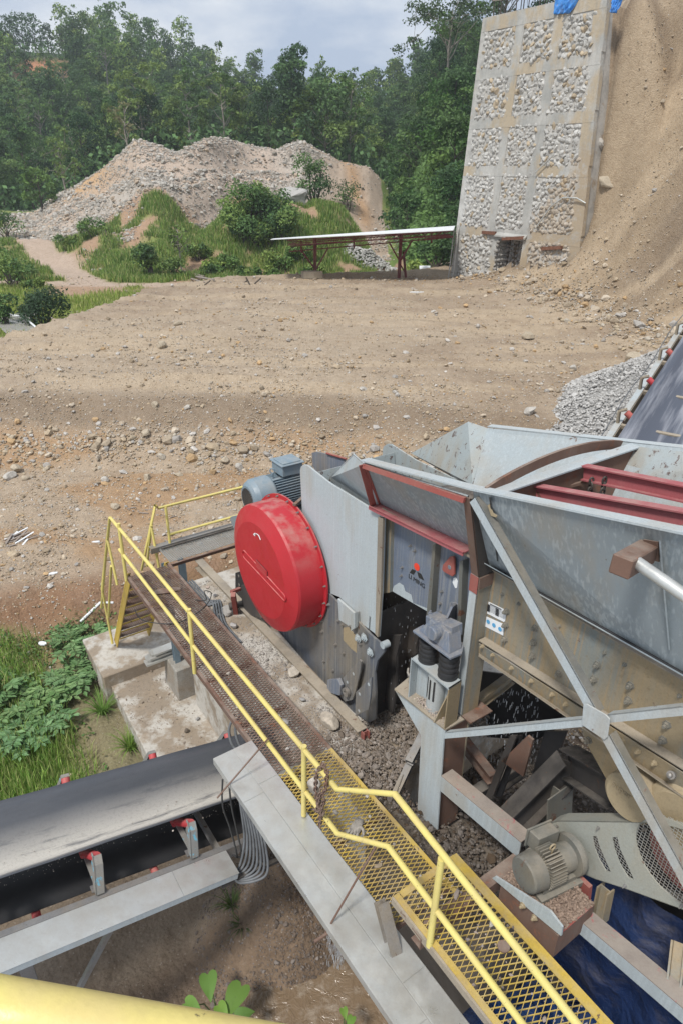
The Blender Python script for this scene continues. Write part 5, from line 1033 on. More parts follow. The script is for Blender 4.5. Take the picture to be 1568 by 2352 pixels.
# ================================================================ SCREEN BODY (vibrating feeder)
vs = empty('vibrating_feeder', ST(-3, 5.2, -5), 'long mud stained vibrating feeder box with bolted side under the hopper', 'feeder')
TS = 4.6
plate('end_panel', M['bluegrey'], vs, TS, [(900, 1185), (1012, 1244), (1085, 1280), (1078, 1460), (1060, 1475), (992, 1411), (901, 1357)], .03)
bp = MB().prism(PP(TS-.004, (902, 1352), (905, 1345), (916, 1338), (926, 1345), (930, 1358), (944, 1366), (948, 1385), (993, 1402), (993, 1411), (901, 1358)), -E*.004); bp.build('bare_patch', M['greyclean'], vs)
for px, d in (([(1007, 1248), (1013, 1243), (1000, 1418), (991, 1411)], .09), ([(1068, 1284), (1076, 1282), (1068, 1470), (1061, 1470)], .09)):
    MB().prism(PP(TS, *px), -E*d).build('rib', M['darkgrey'], vs)
MB().prism(PP(TS, (885, 1186), (905, 1193), (901, 1358), (884, 1361)), -E*.05).build('corner_post', M['brownbody'], vs)
MB().prism([PT(877, 1166, TS-.14), PT(1078, 1276, TS-.14), PT(1078, 1270, TS+.02), PT(880, 1160, TS+.02)], -UZ*.03).build('top_flange', M['mudledge'], vs)
# mark and lettering
lg_ = [PT(957, 1302, TS-.008)]
pA, pB = PT(940, 1322, TS-.008), PT(972, 1342, TS-.008); xd = (pB-pA); xd /= np.linalg.norm(xd); yd = UZ
text_on('lettering', 'LI MING', (PT(955.5, 1336, TS-.006)-UZ*.02), Vector(D), Vector(UZ), .084, M['black'], vs, .001)
MB().lathe(PT(956.5, 1302, TS-.002), -E, [(0, .048), (.003, .048), (.003, 0)], 28, False).build('red_dot', simple('logo_red', (.75, .06, .03), .5, .1), vs)
MB().prism(PP(TS-.002, (946, 1307), (954, 1311), (949, 1320), (940, 1315)), -E*.003).prism(PP(TS-.002, (957, 1313), (966, 1318), (973, 1333), (961, 1327)), -E*.003).build('logo_mark', M['black'], vs)
lug = MB(); lp = PP(TS-.03, (1044, 1276), (1046, 1284), (1046, 1318), (1042, 1323), (1022, 1312), (1018, 1306), (1020, 1296), (1036, 1277)); lug.prism(lp, -E*.03); lug.build('lifting_lug', M['redrust'], vs, .006)
MB().lathe(PT(1031, 1303, TS-.062), -E, [(0, .026), (.003, .024), (.003, 0)], 16).build('lug_hole', M['bluegrey'], vs)
plate('sticker', M['plast'], vs, TS-.004, [(1040, 1328), (1045, 1326), (1050, 1335), (1048, 1350), (1044, 1351), (1038, 1338)], .003)
MB().prism(PP(TS-.0, (1032, 1385), (1036, 1382), (1046, 1384), (1066, 1395), (1066, 1445), (1022, 1420)), -E*.02).build('gusset_pad', M['bluegrey'], vs)
MB().prism([PT(1044, 1384, TS-.02), PT(1034, 1392, TS-.2), PT(1022, 1418, TS-.25), PT(1040, 1420, TS-.02)], D*.03).build('gusset', M['bluegrey'], vs)
for (u, v) in ((943, 1253), (953, 1265), (924, 1303), (922, 1322), (1015, 1358), (1011, 1386), (1011, 1406)): bolt(PT(u, v, TS-.0), -E, .013, parent=vs)
# long brown side
TB_ = 4.62
side = [(1098, 1300), (1126, 1306), (1300, 1402), (1568, 1562), (1700, 1640), (1700, 1900), (1568, 1800), (1429, 1700), (1335, 1630), (1148, 1505), (1096, 1478)]
plate('side_plate', M['brownbody'], vs, TB_, side, .03)
MB().prism(PP(TB_, (1322, 1640), (1430, 1700), (1568, 1790), (1568, 1875), (1475, 1870), (1397, 1800), (1350, 1715)), E*.03).build('lower_plate', M['brownbody'], vs)
MB().prism(offs(PP(TB_, *side), E*1.3), E*.03).build('side_plate', M['darksteel'], vs)  # far wall coloured dark, standing for the shade inside the box
def strip(name, mat, t0, t1, a, b, dz, th=.012): MB().prism([PT(*a, t0), PT(*b, t0), PT(*b, t0)+E*(t1-t0)-UZ*dz, PT(*a, t0)+E*(t1-t0)-UZ*dz], -UZ*th).build(name, mat, vs)
strip('lower_flange', M['mudledge'], TB_-.10, TB_, (1098, 1470), (1700, 1850), 0)
MB().prism([PT(1098, 1478, TB_-.1), PT(1700, 1860, TB_-.1), PT(1700, 1912, TB_-.06), PT(1098, 1508, TB_-.06)], E*.012).build('flange_web', M['brownbody'], vs)
MB().prism([PT(1098, 1506, TB_-.13), PT(1700, 1922, TB_-.13), PT(1700, 1908, TB_-.0), PT(1098, 1492, TB_-.0)], -UZ*.012).build('flange_foot', M['mudledge'], vs)
MB().prism([PT(1125, 1306, TB_-.02), PT(1568, 1562, TB_-.02), PT(1700, 1640, TB_-.02), PT(1700, 1610, TB_+.12), PT(1568, 1530, TB_+.12), PT(1125, 1285, TB_+.12)], -UZ*.012).build('top_ledge', M['mudledge'], vs)
big = [(1163, 1404), (1161, 1435), (1159, 1468), (1229, 1442), (1225, 1475), (1223, 1506), (1296, 1482), (1283, 1547), (1371, 1527), (1363, 1560), (1361, 1593), (1447, 1574), (1443, 1608), (1531, 1664), (1522, 1699), (1351, 1700)]
sml = [(1153, 1364), (1191, 1386), (1284, 1437), (1388, 1499), (1434, 1526), (1560, 1598)]
fl_ = [(1108, 1484), (1132, 1503), (1175, 1533), (1220, 1563), (1268, 1594), (1299, 1616), (1430, 1702), (1465, 1725), (1502, 1752), (1542, 1778)]
bo = MB().lathe((0, 0, 0), -E, [(0, .040), (.008, .040), (.008, .028), (.035, .028), (.035, .016), (.06, .016), (.06, 0)], 6, False)
def bset(lst, t, sc, mat):
    for (u, v) in lst:
        m2 = MB(); m2.v = [tuple(np.array(q)*sc+PT(u, v, t)) for q in bo.v]; m2.f = bo.f; m2.m = bo.m; m2.sm = bo.sm; m2.build('bolt', mat, vs)
bset(big, TB_, 1., M['dirtymotor']); bset(sml, TB_, .55, M['dirtymotor']); bset(fl_, TB_-.09, .72, M['tan'])
# nameplate and warning sticker
npx = [(1114, 1379), (1161, 1402), (1158, 1430), (1113, 1407)]; plate('nameplate', M['plast'], vs, TB_-.006, npx, .004)
o_ = PT(1114, 1379, TB_-.012); ax_ = PT(1161, 1402, TB_-.012)-o_; ay_ = PT(1113, 1407, TB_-.012)-o_
def L_(mb, x, y, w, h): mb.prism([o_+ax_*x+ay_*y, o_+ax_*(x+w)+ay_*y, o_+ax_*(x+w)+ay_*(y+h), o_+ax_*x+ay_*(y+h)], -E*.002)
lm = MB(); L_(lm, .22, .08, .56, .05)
for k in range(6):
    L_(lm, .04, .22+k*.10, .18, .06); L_(lm, .5, .22+k*.10, .16, .05)
    L_(lm, .03, .20+k*.10, .9, .008)
lm.build('nameplate_print', M['black'], vs)
plate('warning_sticker', M['plast'], vs, TB_-.006, [(1113, 1415), (1156, 1434), (1154, 1460), (1113, 1439)], .004)
for (u, v) in ((1120, 1428), (1133, 1436), (1147, 1445)): MB().lathe(PT(u, v, TB_-.01), -E, [(0, .024), (.003, .024), (.003, 0)], 16, False).build('sticker_symbol', simple('sticker_blue', (.1, .35, .6), .5, .1) if 'sb' not in M else M['sb'], vs)
# exciter housing
ex0 = PT(1437, 1838, 4.42); MB().lathe(ex0, E, [(0, 0), (0, .20), (.03, .235), (.6, .24)], 40).build('exciter_cover', M['tan'], vs)
text_on('embossed_word', 'Super', tuple(PT(1424, 1819, 4.415)), Vector(D), Vector(UZ), .085, M['tan'], vs, .004)
MB().lathe(PT(1560, 1900, 4.5), E, [(0, 0), (0, .30), (.05, .36), (.5, .38)], 44).build('exciter_housing', M['tan'], vs)
MB().lathe(PT(1543, 1780, 4.5), -E+UZ*.6, [(0, .035), (.04, .035), (.04, .02), (.08, .02), (.09, .0)], 14).build('grease_nipple', M['steel'], vs)
# rubber seal and hose between hopper and feeder
MB().tube([PT(1128, 1304, 4.5), PT(1300, 1396, 4.52), PT(1470, 1492, 4.52), PT(1568, 1548, 4.52), PT(1700, 1625, 4.52)], .016, 10).build('rubber_seal', M['black'], vs)
MB().tube([PT(1128, 1298, 4.55), PT(1300, 1388, 4.56), PT(1568, 1540, 4.56), PT(1700, 1615, 4.56)], .016, 10).build('rubber_seal', M['black'], vs)
MB().prism([PT(1110, 1330, 5.0), PT(1700, 1650, 5.0), PT(1700, 1700, 5.9), PT(1110, 1400, 5.9)], -UZ*.03).build('feeder_deck', M['darksteel'], vs)
a0_ = PT(905, 1200, TS+.03); MB().prism([a0_, a0_+E*1.2, a0_+E*1.2-UZ*.65, a0_-UZ*.65], -D*.02).build('end_wall', M['darksteel'], vs)

# ================================================================ HOPPER
hp = empty('feed_hopper', ST(-2.8, 5.2, -3.6), 'open grey steel hopper above the feeder with red cross beams inside', 'hopper')
RT, RB = 4.1, 4.55
def wall(name, mat, px, th=.02, label=None):   # px: (u, v, t) corners, any flat outline
    P = [PT(u, v, t) for u, v, t in px]; n = np.cross(P[1]-P[0], P[2]-P[0]); n /= np.linalg.norm(n); n = n if n@E > 0 else -n
    return MB().prism(P, n*th).build(name, mat, hp, 0, label)
wall('side_wall', M['greystreak'], [(1085, 1128, RT), (1568, 1225, RT), (1720, 1257, RT), (1720, 1640, RB), (1568, 1553, RB), (1106, 1292, RB)])
rim = MB(); R0, R1 = PT(831, 1058, RT), PT(1085, 1125, RT); R2 = PT(1720, 1257, RT)
rim.prism([R0-E*.03, R1-E*.03, R1+E*.09, R0+E*.09], UZ*.015); rim.build('rim_flange', M['greyclean'], hp)
MB().prism([R1-E*.03, R2-E*.03, R2+E*.09, R1+E*.09], UZ*.018).build('rim_flange', M['greyclean'], hp)
MB().prism([PT(1106, 1292, RB-.09), PT(1568, 1553, RB-.09), PT(1720, 1640, RB-.09), PT(1720, 1640, RB), PT(1568, 1553, RB), PT(1106, 1292, RB)], UZ*.012).build('bottom_flange', M['grey'], hp)
for u0, v0, u1, v1 in ((1512, 1240, 1534, 1492),): MB().prism([PT(u0, v0, RT), PT(u1, v1, RB), PT(u1, v1, RB-.1), PT(u0, v0, RT-.1)], D*.014).build('stiffener', M['grey'], hp)
MB().prism([PT(1122, 1142, RT+.0), PT(1140, 1288, RB), PT(1140, 1288, RB-.09), PT(1122, 1142, RT-.05)], D*.014).build('stiffener', M['darksteel'], hp)
# red framed front side panel
wall('side_wall', M['greystreak'], [(836, 1066, RT), (1072, 1140, RT), (1086, 1258, RB), (874, 1160, RB)])
for a, b, w, nm in (((838, 1064, RT), (1070, 1142, RT), .05, 'red_frame'), ((838, 1064, RT), (872, 1156, RB), .07, 'red_frame')):
    pa, pb = PT(*a), PT(*b); MB().prism([pa-E*.0, pb-E*.0, pb-E*.012-UZ*(w if a[2] == b[2] else 0)+D*(0 if a[2] == b[2] else .035), pa-E*.012-UZ*(w if a[2] == b[2] else 0)+D*(0 if a[2] == b[2] else .035)], -E*.03).build(nm, M['redrust'], hp)
pa, pb = PT(870, 1154, RB), PT(1088, 1258, RB); MB().prism([pa, pb, pb-E*.16-UZ*.01, pa-E*.16-UZ*.01], -UZ*.015).prism([pa-E*.16, pb-E*.16, pb-E*.16-UZ*.05, pa-E*.16-UZ*.05], E*.014).build('red_ledge', M['pinkred'], hp)
pa, pb = PT(838, 1066, RT), PT(872, 1158, RB); MB().prism([pa, pb, pb-E*.14, pa-E*.08], -D*.014).build('red_frame', M['redrust'], hp)
# the nose plates
wall('nose_plate', M['greyclean'], [(810, 1043, 4.38), (836, 1066, RT), (874, 1160, RB), (869, 1178, RB+.02), (753, 1100, 4.75)], .014)
far = 6.2
wall('far_nose_plate', M['greyscuff'], [(943, 1041, 6.35), (1073, 969, far), (1118, 985, far), (1084, 1114, 5.75), (1060, 1109, 5.9)], .014)
wall('far_side_wall', M['grey'], [(1118, 983, far), (1430, 1013, far), (1568, 1030, far), (1720, 1050, far), (1720, 1400, 5.6), (1084, 1118, 5.7)], .014)
MB().prism([PT(1118, 981, far), PT(1720, 1048, far), PT(1720, 1046, far)+E*.08, PT(1118, 979, far)+E*.08], UZ*.012).build('far_rim', M['greyclean'], hp)
wall('far_lower_wall', M['greyscuff'], [(1430, 1022, far-.03), (1720, 1055, far-.03), (1720, 1240, 5.95), (1400, 1110, 5.95)], .008)
# floor of the nose, dusty
MB().prism([PT(880, 1168, RB+.05), PT(1086, 1262, RB+.05), PT(1086, 1112, 5.8), PT(900, 1120, 5.9)], -UZ*.02).build('nose_floor', M['darksteel'], hp)
# divider with arched rusty bar
dA, dB = PT(1112, 1131, RT+.06), PT(1450, 1020, far+.02); MB().prism([dA, dB, dB+D*.12, dA+D*.12], UZ*.016).build('divider_flange', M['greyclean'], hp)
MB().prism([dA+D*.06, dB+D*.06, dB+D*.1-UZ*.62-E*.25, dA+D*.1-UZ*.62+E*.3], D*.02).build('divider_web', M['rusty'], hp)
n = 12; ap = []
A0, A1 = PT(1112, 1118, RT+.06), PT(1424, 1011, far)
for i in range(n+1): f = i/n; ap.append(A0+(A1-A0)*f+UZ*.13*math.sin(PI*f)**.8)
for i in range(n): pass
mbA = MB()
for i in range(n): mbA.prism([ap[i], ap[i+1], ap[i+1]-UZ*.10, ap[i]-UZ*.10], D*.03)
mbA.build('arched_bar', M['rusty'], hp)
# red beams
for a, b, h, w, nm in (((1343, 1068, 5.35), (1720, 1142, 5.35), .15, .1, 'red_beam'), ((1222, 1112, 4.75), (1720, 1198, 4.75), .16, .1, 'red_beam')):
    pa, pb = PT(*a), PT(*b); MB().bar(pa-UZ*h/2, pb-UZ*h/2, w, h, UZ, 'I', .014).build(nm, M['pinkred'], hp)
tz = MB().tube([PT(1430, 1013, 5.9)-UZ*.0, PT(1432, 1014, 5.9)], .01, 4)
for (u, v, dz, L) in ((1358, 1100, 5.3, .30), (1388, 1098, 5.32, .28), (1307, 1142, 4.9, .22), (1342, 1150, 4.9, .22), (1378, 1155, 4.9, .24), (1405, 1160, 4.9, .22), (1262, 1130, 4.9, .2)):
    p = PT(u, v, dz); m2 = MB(); chain(m2, [p, p-UZ*L+D*.01], .05, .038, .022, .010); m2.build('chain_curtain', M['darksteel'], hp)
MB().bar(PT(1300, 1118, 5.2), PT(1400, 1092, 5.6), .03, .03).build('chain_rod', M['rusty'], hp)
MB().prism([PT(1200, 1190, 4.75), PT(1720, 1290, 4.75), PT(1720, 1240, 5.6), PT(1300, 1120, 5.6)], -UZ*.02).build('hopper_floor', M['rusty'], hp)
# rusty box stub and silver pipe
c0, c1 = PT(1490, 1246, RT+.02), PT(1425, 1296, RT-.42); MB().bar(c0-UZ*.07, c1-UZ*.02, .14, .14, UZ).build('box_stub', M['rusty'], hp, .008)
MB().tube([PT(1462, 1292, RT-.3), PT(1568, 1366, RT-.32), PT(1700, 1462, RT-.34)], .043, 20).build('silver_pipe', M['galv'], hp)
MB().prism([PT(1478, 1238, RT), PT(1512, 1244, RT), PT(1514, 1290, RT+.06), PT(1480, 1280, RT+.06)], -E*.012).build('doubler_plate', M['rusty'], hp)
MB().prism([PT(1524, 1218, RT-.02), PT(1590, 1198, RT+.2), PT(1590, 1222, RT+.2)], D*.012).build('rim_gusset', M['rusty'], hp)
MB().prism(PP(RT-.004+.03, (1120, 1160), (1124, 1158), (1132, 1178), (1142, 1184), (1140, 1188), (1128, 1184)), -E*.01).build('weld_scar', M['tan'], hp)

# ================================================================ SUPPORT FRAME
sf = empty('support_frame', ST(-3.9, 4.3, -7.1), 'pale grey steel column with braces and a bolted node plate carrying the hopper', 'steel frame')
TC = 4.14; pz = -5.5
MB().prism(PP(TC, (905, 1583), (1022, 1678), (1018, 1694), (1003, 1906), (957, 1878), (966, 1690)), E*.018).build('column_flange', M['greyclean'], sf)
c_l, c_r = PT(966, 1690, TC), PT(1018, 1692, TC)
MB().prism([c_r-D*.02+UZ*.1+E*.03, c_r-D*.02+UZ*.1+E*.38, c_r+D*.02-UZ*1.6+E*.38, c_r+D*.02-UZ*1.6+E*.03], -D*.02).build('column_web', M['rusty'], sf)
MB().prism([c_r+E*.38+UZ*.1, c_l+E*.38+UZ*.1, c_l+E*.38-UZ*1.6, c_r+E*.38-UZ*1.6], E*.018).build('column_flange', M['brownbody'], sf)
MB().prism([PZ(905, 1582, pz), PZ(1022, 1676, pz), PZ(1118, 1622, pz), PZ(950, 1545, pz)], -UZ*.022).build('column_plate', M['mudledge'], sf)
MB().prism([PT(905, 1584, TC+.3)+D*.05, PT(966, 1690, TC+.3)+D*0, c_l+E*.36, c_l+E*.36+UZ*.3], D*.01).build('column_gusset', M['grey'], sf)
# post
zk = zat(PT(1079, 1310, 4.4), 1310); pb_ = PZ(1062, 1655, pz); pb_ = ST(-3.86, 4.42, pz); 
kn = PT(1081, 1316, 4.42); bs = ST(kn@D, 4.42, pz)
MB().prism([bs-D*.0, bs+D*.11, np.array([*(kn+D*.11)[:2], kn[2]]), kn], E*.012).build('post_flange', M['greyclean'], sf)
MB().prism([bs+D*.11, bs+D*.11+E*.25, np.array([*(kn+D*.11+E*.25)[:2], kn[2]]), kn+D*.11], -D*.012).build('post_web', M['brownbody'], sf)
kr = kn-UZ*.0; rb_ = kn-UZ*.20; MB().prism([rb_-E*.004, rb_+D*.112-E*.004, kr+D*.112-E*.004, kr-E*.004], -E*.006).build('red_band', M['redrust'], sf)
tp = PT(1062, 1138, RT+.0); tp2 = tp+D*.1
MB().prism([kn, kn+D*.11, tp2, tp], E*.012).build('post_flange', M['rusty'], sf); MB().prism([kn+D*.11, kn+D*.11+E*.25, tp2+E*.26, tp2], -D*.012).build('post_web', M['darksteel'], sf)
MB().prism([kn+D*.115, kn+D*.115+E*.26, kn+D*.115+E*.26-UZ*.14, kn+D*.115-UZ*.14], D*.012).build('knee_plate', M['rusty'], sf)
MB().prism([bs+D*0-E*.0+UZ*.0, bs-D*.0+UZ*.58, bs-E*.32+UZ*.0], -D*.014).build('post_gusset', M['brownbody'], sf)
MB().prism([bs+E*.0-UZ*.0-D*.1+UZ*.01, bs+D*.25+UZ*.01, bs+D*.25+E*.35+UZ*.01, bs-D*.1+E*.35+UZ*.01], UZ*.016).build('post_base', M['rusty'], sf)
# braces (angles)
def angle(name, a, b, w, mat=None, dn=None):
    a, b = np.array(a), np.array(b); d = (b-a)/np.linalg.norm(b-a); n = np.cross(d, E); n /= np.linalg.norm(n); n = n if (n@(D+UZ*.4)) > 0 else -n
    MB().prism([a-n*w/2, b-n*w/2, b+n*w/2, a+n*w/2], E*.01).build(name, mat or M['greyclean'], sf)
    return MB().prism([a+n*(w/2), b+n*(w/2), b+n*(w/2)+E*w*.9, a+n*(w/2)+E*w*.9], -n*.01).build(name, M['darkgrey'] if dn is None else dn, sf)  # side leg coloured darker than the front leg as its shaded side
angle('diagonal_brace', PT(1084, 1148, RT-.03), PT(1362, 1640, RT-.03), .10)
angle('diagonal_brace', PT(1388, 1690, RT-.03), PT(1640, 2150, RT-.03), .10)
def hbrace(a, b, w=.09):
    a, b = np.array(a), np.array(b); MB().prism([a, b, b-UZ*w, a-UZ*w], E*.01).build('horizontal_brace', M['greyclean'], sf); MB().prism([a, b, b+E*w*.9, a+E*w*.9], -UZ*.01).build('horizontal_brace', M['greyclean'], sf)
hbrace(PT(1020, 1683, RT-.015), PT(1342, 1651, RT-.015)); hbrace(PT(1392, 1642, RT-.015), PT(1700, 1608, RT-.015))
plate('node_plate', M['greyclean'], sf, RT-.05, [(1338, 1617), (1346, 1617), (1390, 1642), (1399, 1652), (1393, 1694), (1386, 1700), (1334, 1665)], .014, .004)
# lower beams
for a, b, h in (((1012, 1783), (1195, 1936), .42), ((1300, 2090), (1568, 2318), .3), ((1568, 2318), (1700, 2430), .3)):
    pa, pb = PT(*a, TC-.02), PT(*b, TC-.02); hh = h*.55
    MB().prism([pa, pb, pb-UZ*hh, pa-UZ*hh], E*.014).build('beam_web', M['grey'], sf); MB().prism([pa-E*.0, pb-E*.0, pb+E*.17, pa+E*.17], UZ*.012).build('beam_flange', M['dustpink'], sf)
MB().bar(PT(1200, 1940, TC+.08)-UZ*.15, PT(1310, 2100, TC+.08)-UZ*.1, .2, .25).build('beam_joint', M['rusty'], sf)
# under-frame, beams coloured dark for the shade below the feeder
for a, b, w, h, m_ in (((1165, 1898, 4.55), (1312, 1752, 5.1), .22, .34, 'darksteel'), ((1306, 1750, 5.1), (1410, 1815, 4.85), .22, .34, 'darksteel'), ((1030, 1870, 4.6), (1200, 1760, 5.6), .15, .25, 'darksteel'), ((1262, 1800, 4.95), (1255, 1975, 4.95), .42, .3, 'darkgrey'),
                       ((1060, 1700, 5.0), (1130, 1790, 4.9), .12, .16, 'rusty'), ((1090, 1620, 4.75), (1175, 1555, 5.6), .1, .16, 'brownbody'), ((1390, 2040, 4.5), (1376, 2110, 4.45), .12, .12, 'brownbody'), ((1560, 2165, 4.5), (1545, 2300, 4.2), .12, .12, 'brownbody')):
    MB().bar(PT(*a), PT(*b), w, h, UZ if abs(a[0]-b[0]) > 30 else D, 'I', .016).build('under_frame_beam', M[m_], sf)
cz = empty('discharge_chute', ST(-3.4, 5.2, -7.2), 'dark wet chute plates dripping water under the feeder, with an added black backing plate for the darkness there', 'chute')
for px, t, m_ in (([(1170, 1690), (1185, 1690), (1130, 1830), (1105, 1850)], 4.9, 'darksteel'), ([(1188, 1690), (1196, 1690), (1150, 1830), (1135, 1830)], 5.0, 'black'), ([(1210, 1690), (1222, 1700), (1200, 1784), (1150, 1748)], 4.9, 'rusty'), ([(1250, 1680), (1300, 1680), (1230, 1860), (1200, 1850)], 5.1, 'black'), ([(1090, 1540), (1240, 1560), (1320, 1650), (1230, 1700), (1060, 1690)], 5.9, 'black')):
    MB().prism(PP(t, *px), E*.03).build('chute_or_shade_backing_plate', M[m_], cz)  # rearmost black plate is backing added for the darkness under the feeder
gt = MB()
for k, (u, v) in enumerate(((975, 1700), (930, 1790))): pass
gt.bar(PZ(985, 1660, -6.55), PZ(938, 1752, -6.75), .1, .1, UZ, 'C', .01).bar(PZ(945, 1745, -6.85), PZ(905, 1830, -7.0), .09, .09, UZ, 'C', .01); tag(gt.build('steel_channel', M['steel']), 'two short galvanised channels leaning over the square pit', 'channel')
tag(MB().tube([PT(880, 1905, 3.8), PT(925, 1780, 4.0)], .008, 6).build('thin_rod', M['steel']), 'thin steel rod leaning beside the channels at the pit', 'rod')
# ---- spring mount
sm_ = empty('spring_mount', ST(-4.2, 4.3, pz), 'pair of ringed black rubber springs under a blue grey trunnion bracket', 'spring mount')
def onplane(px, z): return [PZ(u, v, z) for u, v in px]
zc_ = PT(947, 1446, 4.12)[2]
cap = onplane([(947, 1447), (971, 1434), (1064, 1482), (1060, 1500), (1033, 1511)], zc_); MB().prism(cap, -UZ*.03).build('cap_plate', M['bluegrey'], sm_, .004)
cc = sum(cap)/5; MB().prism([cap[0]+E*.05+D*.04, cap[4]+E*.03-D*.05, cap[4]+E*.08-D*.14+UZ*.2, cap[0]+E*.1+D*.16+UZ*.2], E*.18).build('saddle', M['bluegrey'], sm_, .005)
MB().lathe(PT(988, 1456, 4.1), E, [(0, 0), (0, .075), (.01, .08), (.3, .08)], 30).build('trunnion', M['bluegrey'], sm_)
MB().prism([PT(976, 1414, 4.25), PT(1036, 1442, 4.25), PT(1036, 1470, 4.25), PT(976, 1436, 4.25)], E*.16).build('clamp_block', M['bluegrey'], sm_, .006)
for (u, v) in ((987, 1410), (1020, 1432)): bolt(PT(u, v, 4.33), UZ, .02, parent=sm_, mat=M['bluegrey'])
for (u, v0, v1) in ((981, 1470, 1524), (1026, 1500, 1562)):
    t_ = 4.27; p1_ = PT(u, v1-3, t_); p0_ = np.array([*p1_[:2], zat(p1_, v0)]); L = p0_[2]-p1_[2]; prof = []
    for i in range(49): f = i/48.; prof.append((f*L, .107+.008*abs(math.sin(f*PI*5))))
    MB().lathe(p1_, UZ, [(0, .0)]+prof+[(L, 0)], 30).build('rubber_spring', M['black'], sm_)
bx0 = PT(943, 1510, 4.13); bx1 = PT(1029, 1582, 4.13); zt_b = (bx0[2]+bx1[2])/2; 
bt = onplane([(943, 1510), (961, 1499), (1059, 1563), (1030, 1582)], zt_b); MB().prism(bt, -UZ*.02).build('base_box', M['grey'], sm_)
hgt = zt_b-pz; MB().prism([bt[3], bt[2], bt[2]-UZ*hgt, bt[3]-UZ*hgt], -D*.014).build('base_box', M['brownbody'], sm_); MB().prism([bt[0], bt[1], bt[1]-UZ*hgt, bt[0]-UZ*hgt], D*.014).build('base_box', M['grey'], sm_)
MB().prism([bt[1]-UZ*.02, bt[2]-UZ*.02, bt[2]-UZ*hgt, bt[1]-UZ*hgt], -E*.014).build('base_box', M['grey'], sm_)
tm = (bt[0]+bt[3])/2+E*.14; tm = np.array([*tm[:2], pz]); MB().lathe(tm, UZ, [(0, .11), (hgt-.02, .11)], 28).build('slotted_sleeve', M['greyclean'], sm_)
for k in (-1, 0, 1):
    a = k*.5; r = -E*math.cos(a)+D*math.sin(a); MB().box(tm+r*.111+UZ*hgt*.55, np.cross(r, UZ)*.011, r*.003, UZ*hgt*.24).build('slot', M['black'], sm_)
rp = PZ(1000, 1622, pz); r_ = np.random.RandomState(77); n = 1500; q = r_.randn(n, 2)*[.12, .15]; P = rp+np.outer(q[:, 0], D)+np.outer(q[:, 1], E); P[:, 2] = pz+.12*np.exp(-(q[:, 0]/.15)**2-(q[:, 1]/.18)**2)*r_.rand(n)
k_ = (P@E > TC+.01) & (P@E < TC+.55); P = P[k_]; tag(stones('crushed_grit', P, r_.uniform(.005, .014, len(P)), np.tile([[.5, .42, .36]], (len(P), 1)), 78), 'pinkish crushed grit heaped on the column plate below the springs', 'grit', kind='stuff')
gl0 = PZ(950, 1560, pz+.03); glove(gl0+UZ*.06, UZ*.8+E*.4-D*.1, -E*.8+UZ*.35, 1.15, 'grey work glove propped against the slotted sleeve on the column plate')
# ---- drive motor and belt guard at the lower right
dm = empty('drive_motor', ST(-2.3, 4.0, -6.2), 'dirty grey finned motor with a lifting ring at the lower right', 'motor')
m0 = PT(1200, 2011, 3.74); m1 = PT(1316, 1958, 4.36); ax = m1-m0; LL = np.linalg.norm(ax); ax /= LL; sx_ = np.cross(ax, UZ); sx_ /= np.linalg.norm(sx_); sz_ = np.cross(sx_, ax)
MB().lathe(m0, ax, [(0, 0), (0, .155), (.015, .172), (.16, .182), (.17, .15)], 40).build('fan_cover', M['darkgrey'], dm)
MB().lathe(m0+ax*.17, ax, [(0, .14), (LL-.25, .14), (LL-.25, .2), (LL-.2, .205), (LL-.2, .19), (LL-.17, .19), (LL-.17, 0)], 36).build('body', M['dirtymotor'], dm)
fn = MB()
for k in range(36):
    a = 2*PI*k/36; r = sx_*math.cos(a)+sz_*math.sin(a)
    if 2.1 < a < 2.9 : continue
    fn.box(m0+ax*(.19+(LL-.45)/2)+r*.165, ax*(LL-.45)/2, np.cross(r, ax)*.005, r*.03)
fn.build('cooling_fins', M['dirtymotor'], dm)
bc = m0+ax*(LL*.5)-sx_*.17+sz_*.12; sg = 1 if (PT(1275, 1930, 4.3)-m0)@sx_ > 0 else -1; bc = m0+ax*(LL*.62)+sx_*sg*0-D*.17+UZ*.15
MB().box(bc, D*.06, ax*.13, UZ*.1).box(bc-D*.065, D*.01, ax*.15, UZ*.12).build('terminal_box', M['dirtymotor'], dm, .005)
le = m0+ax*(LL*.5)+UZ*.24; lr = MB(); lr.tube([le+(ax*math.cos(q))*.032+UZ*.036*math.sin(q) for q in np.linspace(0, 2*PI, 14, endpoint=False)], .009, 8, closed=True).tube([le-UZ*.09, le-UZ*.035], .013, 8); lr.build('lifting_ring', M['tan'], dm)
MB().box(m0+ax*LL*.55-UZ*.2, ax*.26, sx_*.2, UZ*.03).box(m0+ax*LL*.55-UZ*.165+sx_*.12, ax*.2, sx_*.03, UZ*.05).build('foot', M['dirtymotor'], dm)
mb_ = empty('motor_base', ST(-2.2, 4.0, -6.6), 'rust red box base under the dirty motor, heaped with rubble', 'motor base')
cb_ = m0+ax*LL*.5-UZ*.42; cb_ = PT(1247, 2085, 3.98); cb_[2] = m0[2]-.42
MB().box(cb_, D*.34, E*.26, UZ*.16).build('box', M['rusty'], mb_); MB().box(cb_+UZ*.162+D*.32, D*.02, E*.22, UZ*.004).build('box_edge', M['redrust'], mb_)
plate('side_cheek', M['grey'], mb_, 3.66, [(1129, 2017), (1136, 2013), (1262, 2093), (1290, 2130), (1287, 2150), (1248, 2118)], .02)
for (u, v) in ((1200, 2079), (1227, 2107)): bolt(PT(u, v, 3.66), -E, .022, parent=mb_, mat=M['tan'])
MB().prism(PP(4.3, (1325, 2015), (1352, 2040), (1345, 2100), (1310, 2070)), E*.05).build('red_upright', M['redrust'], mb_)
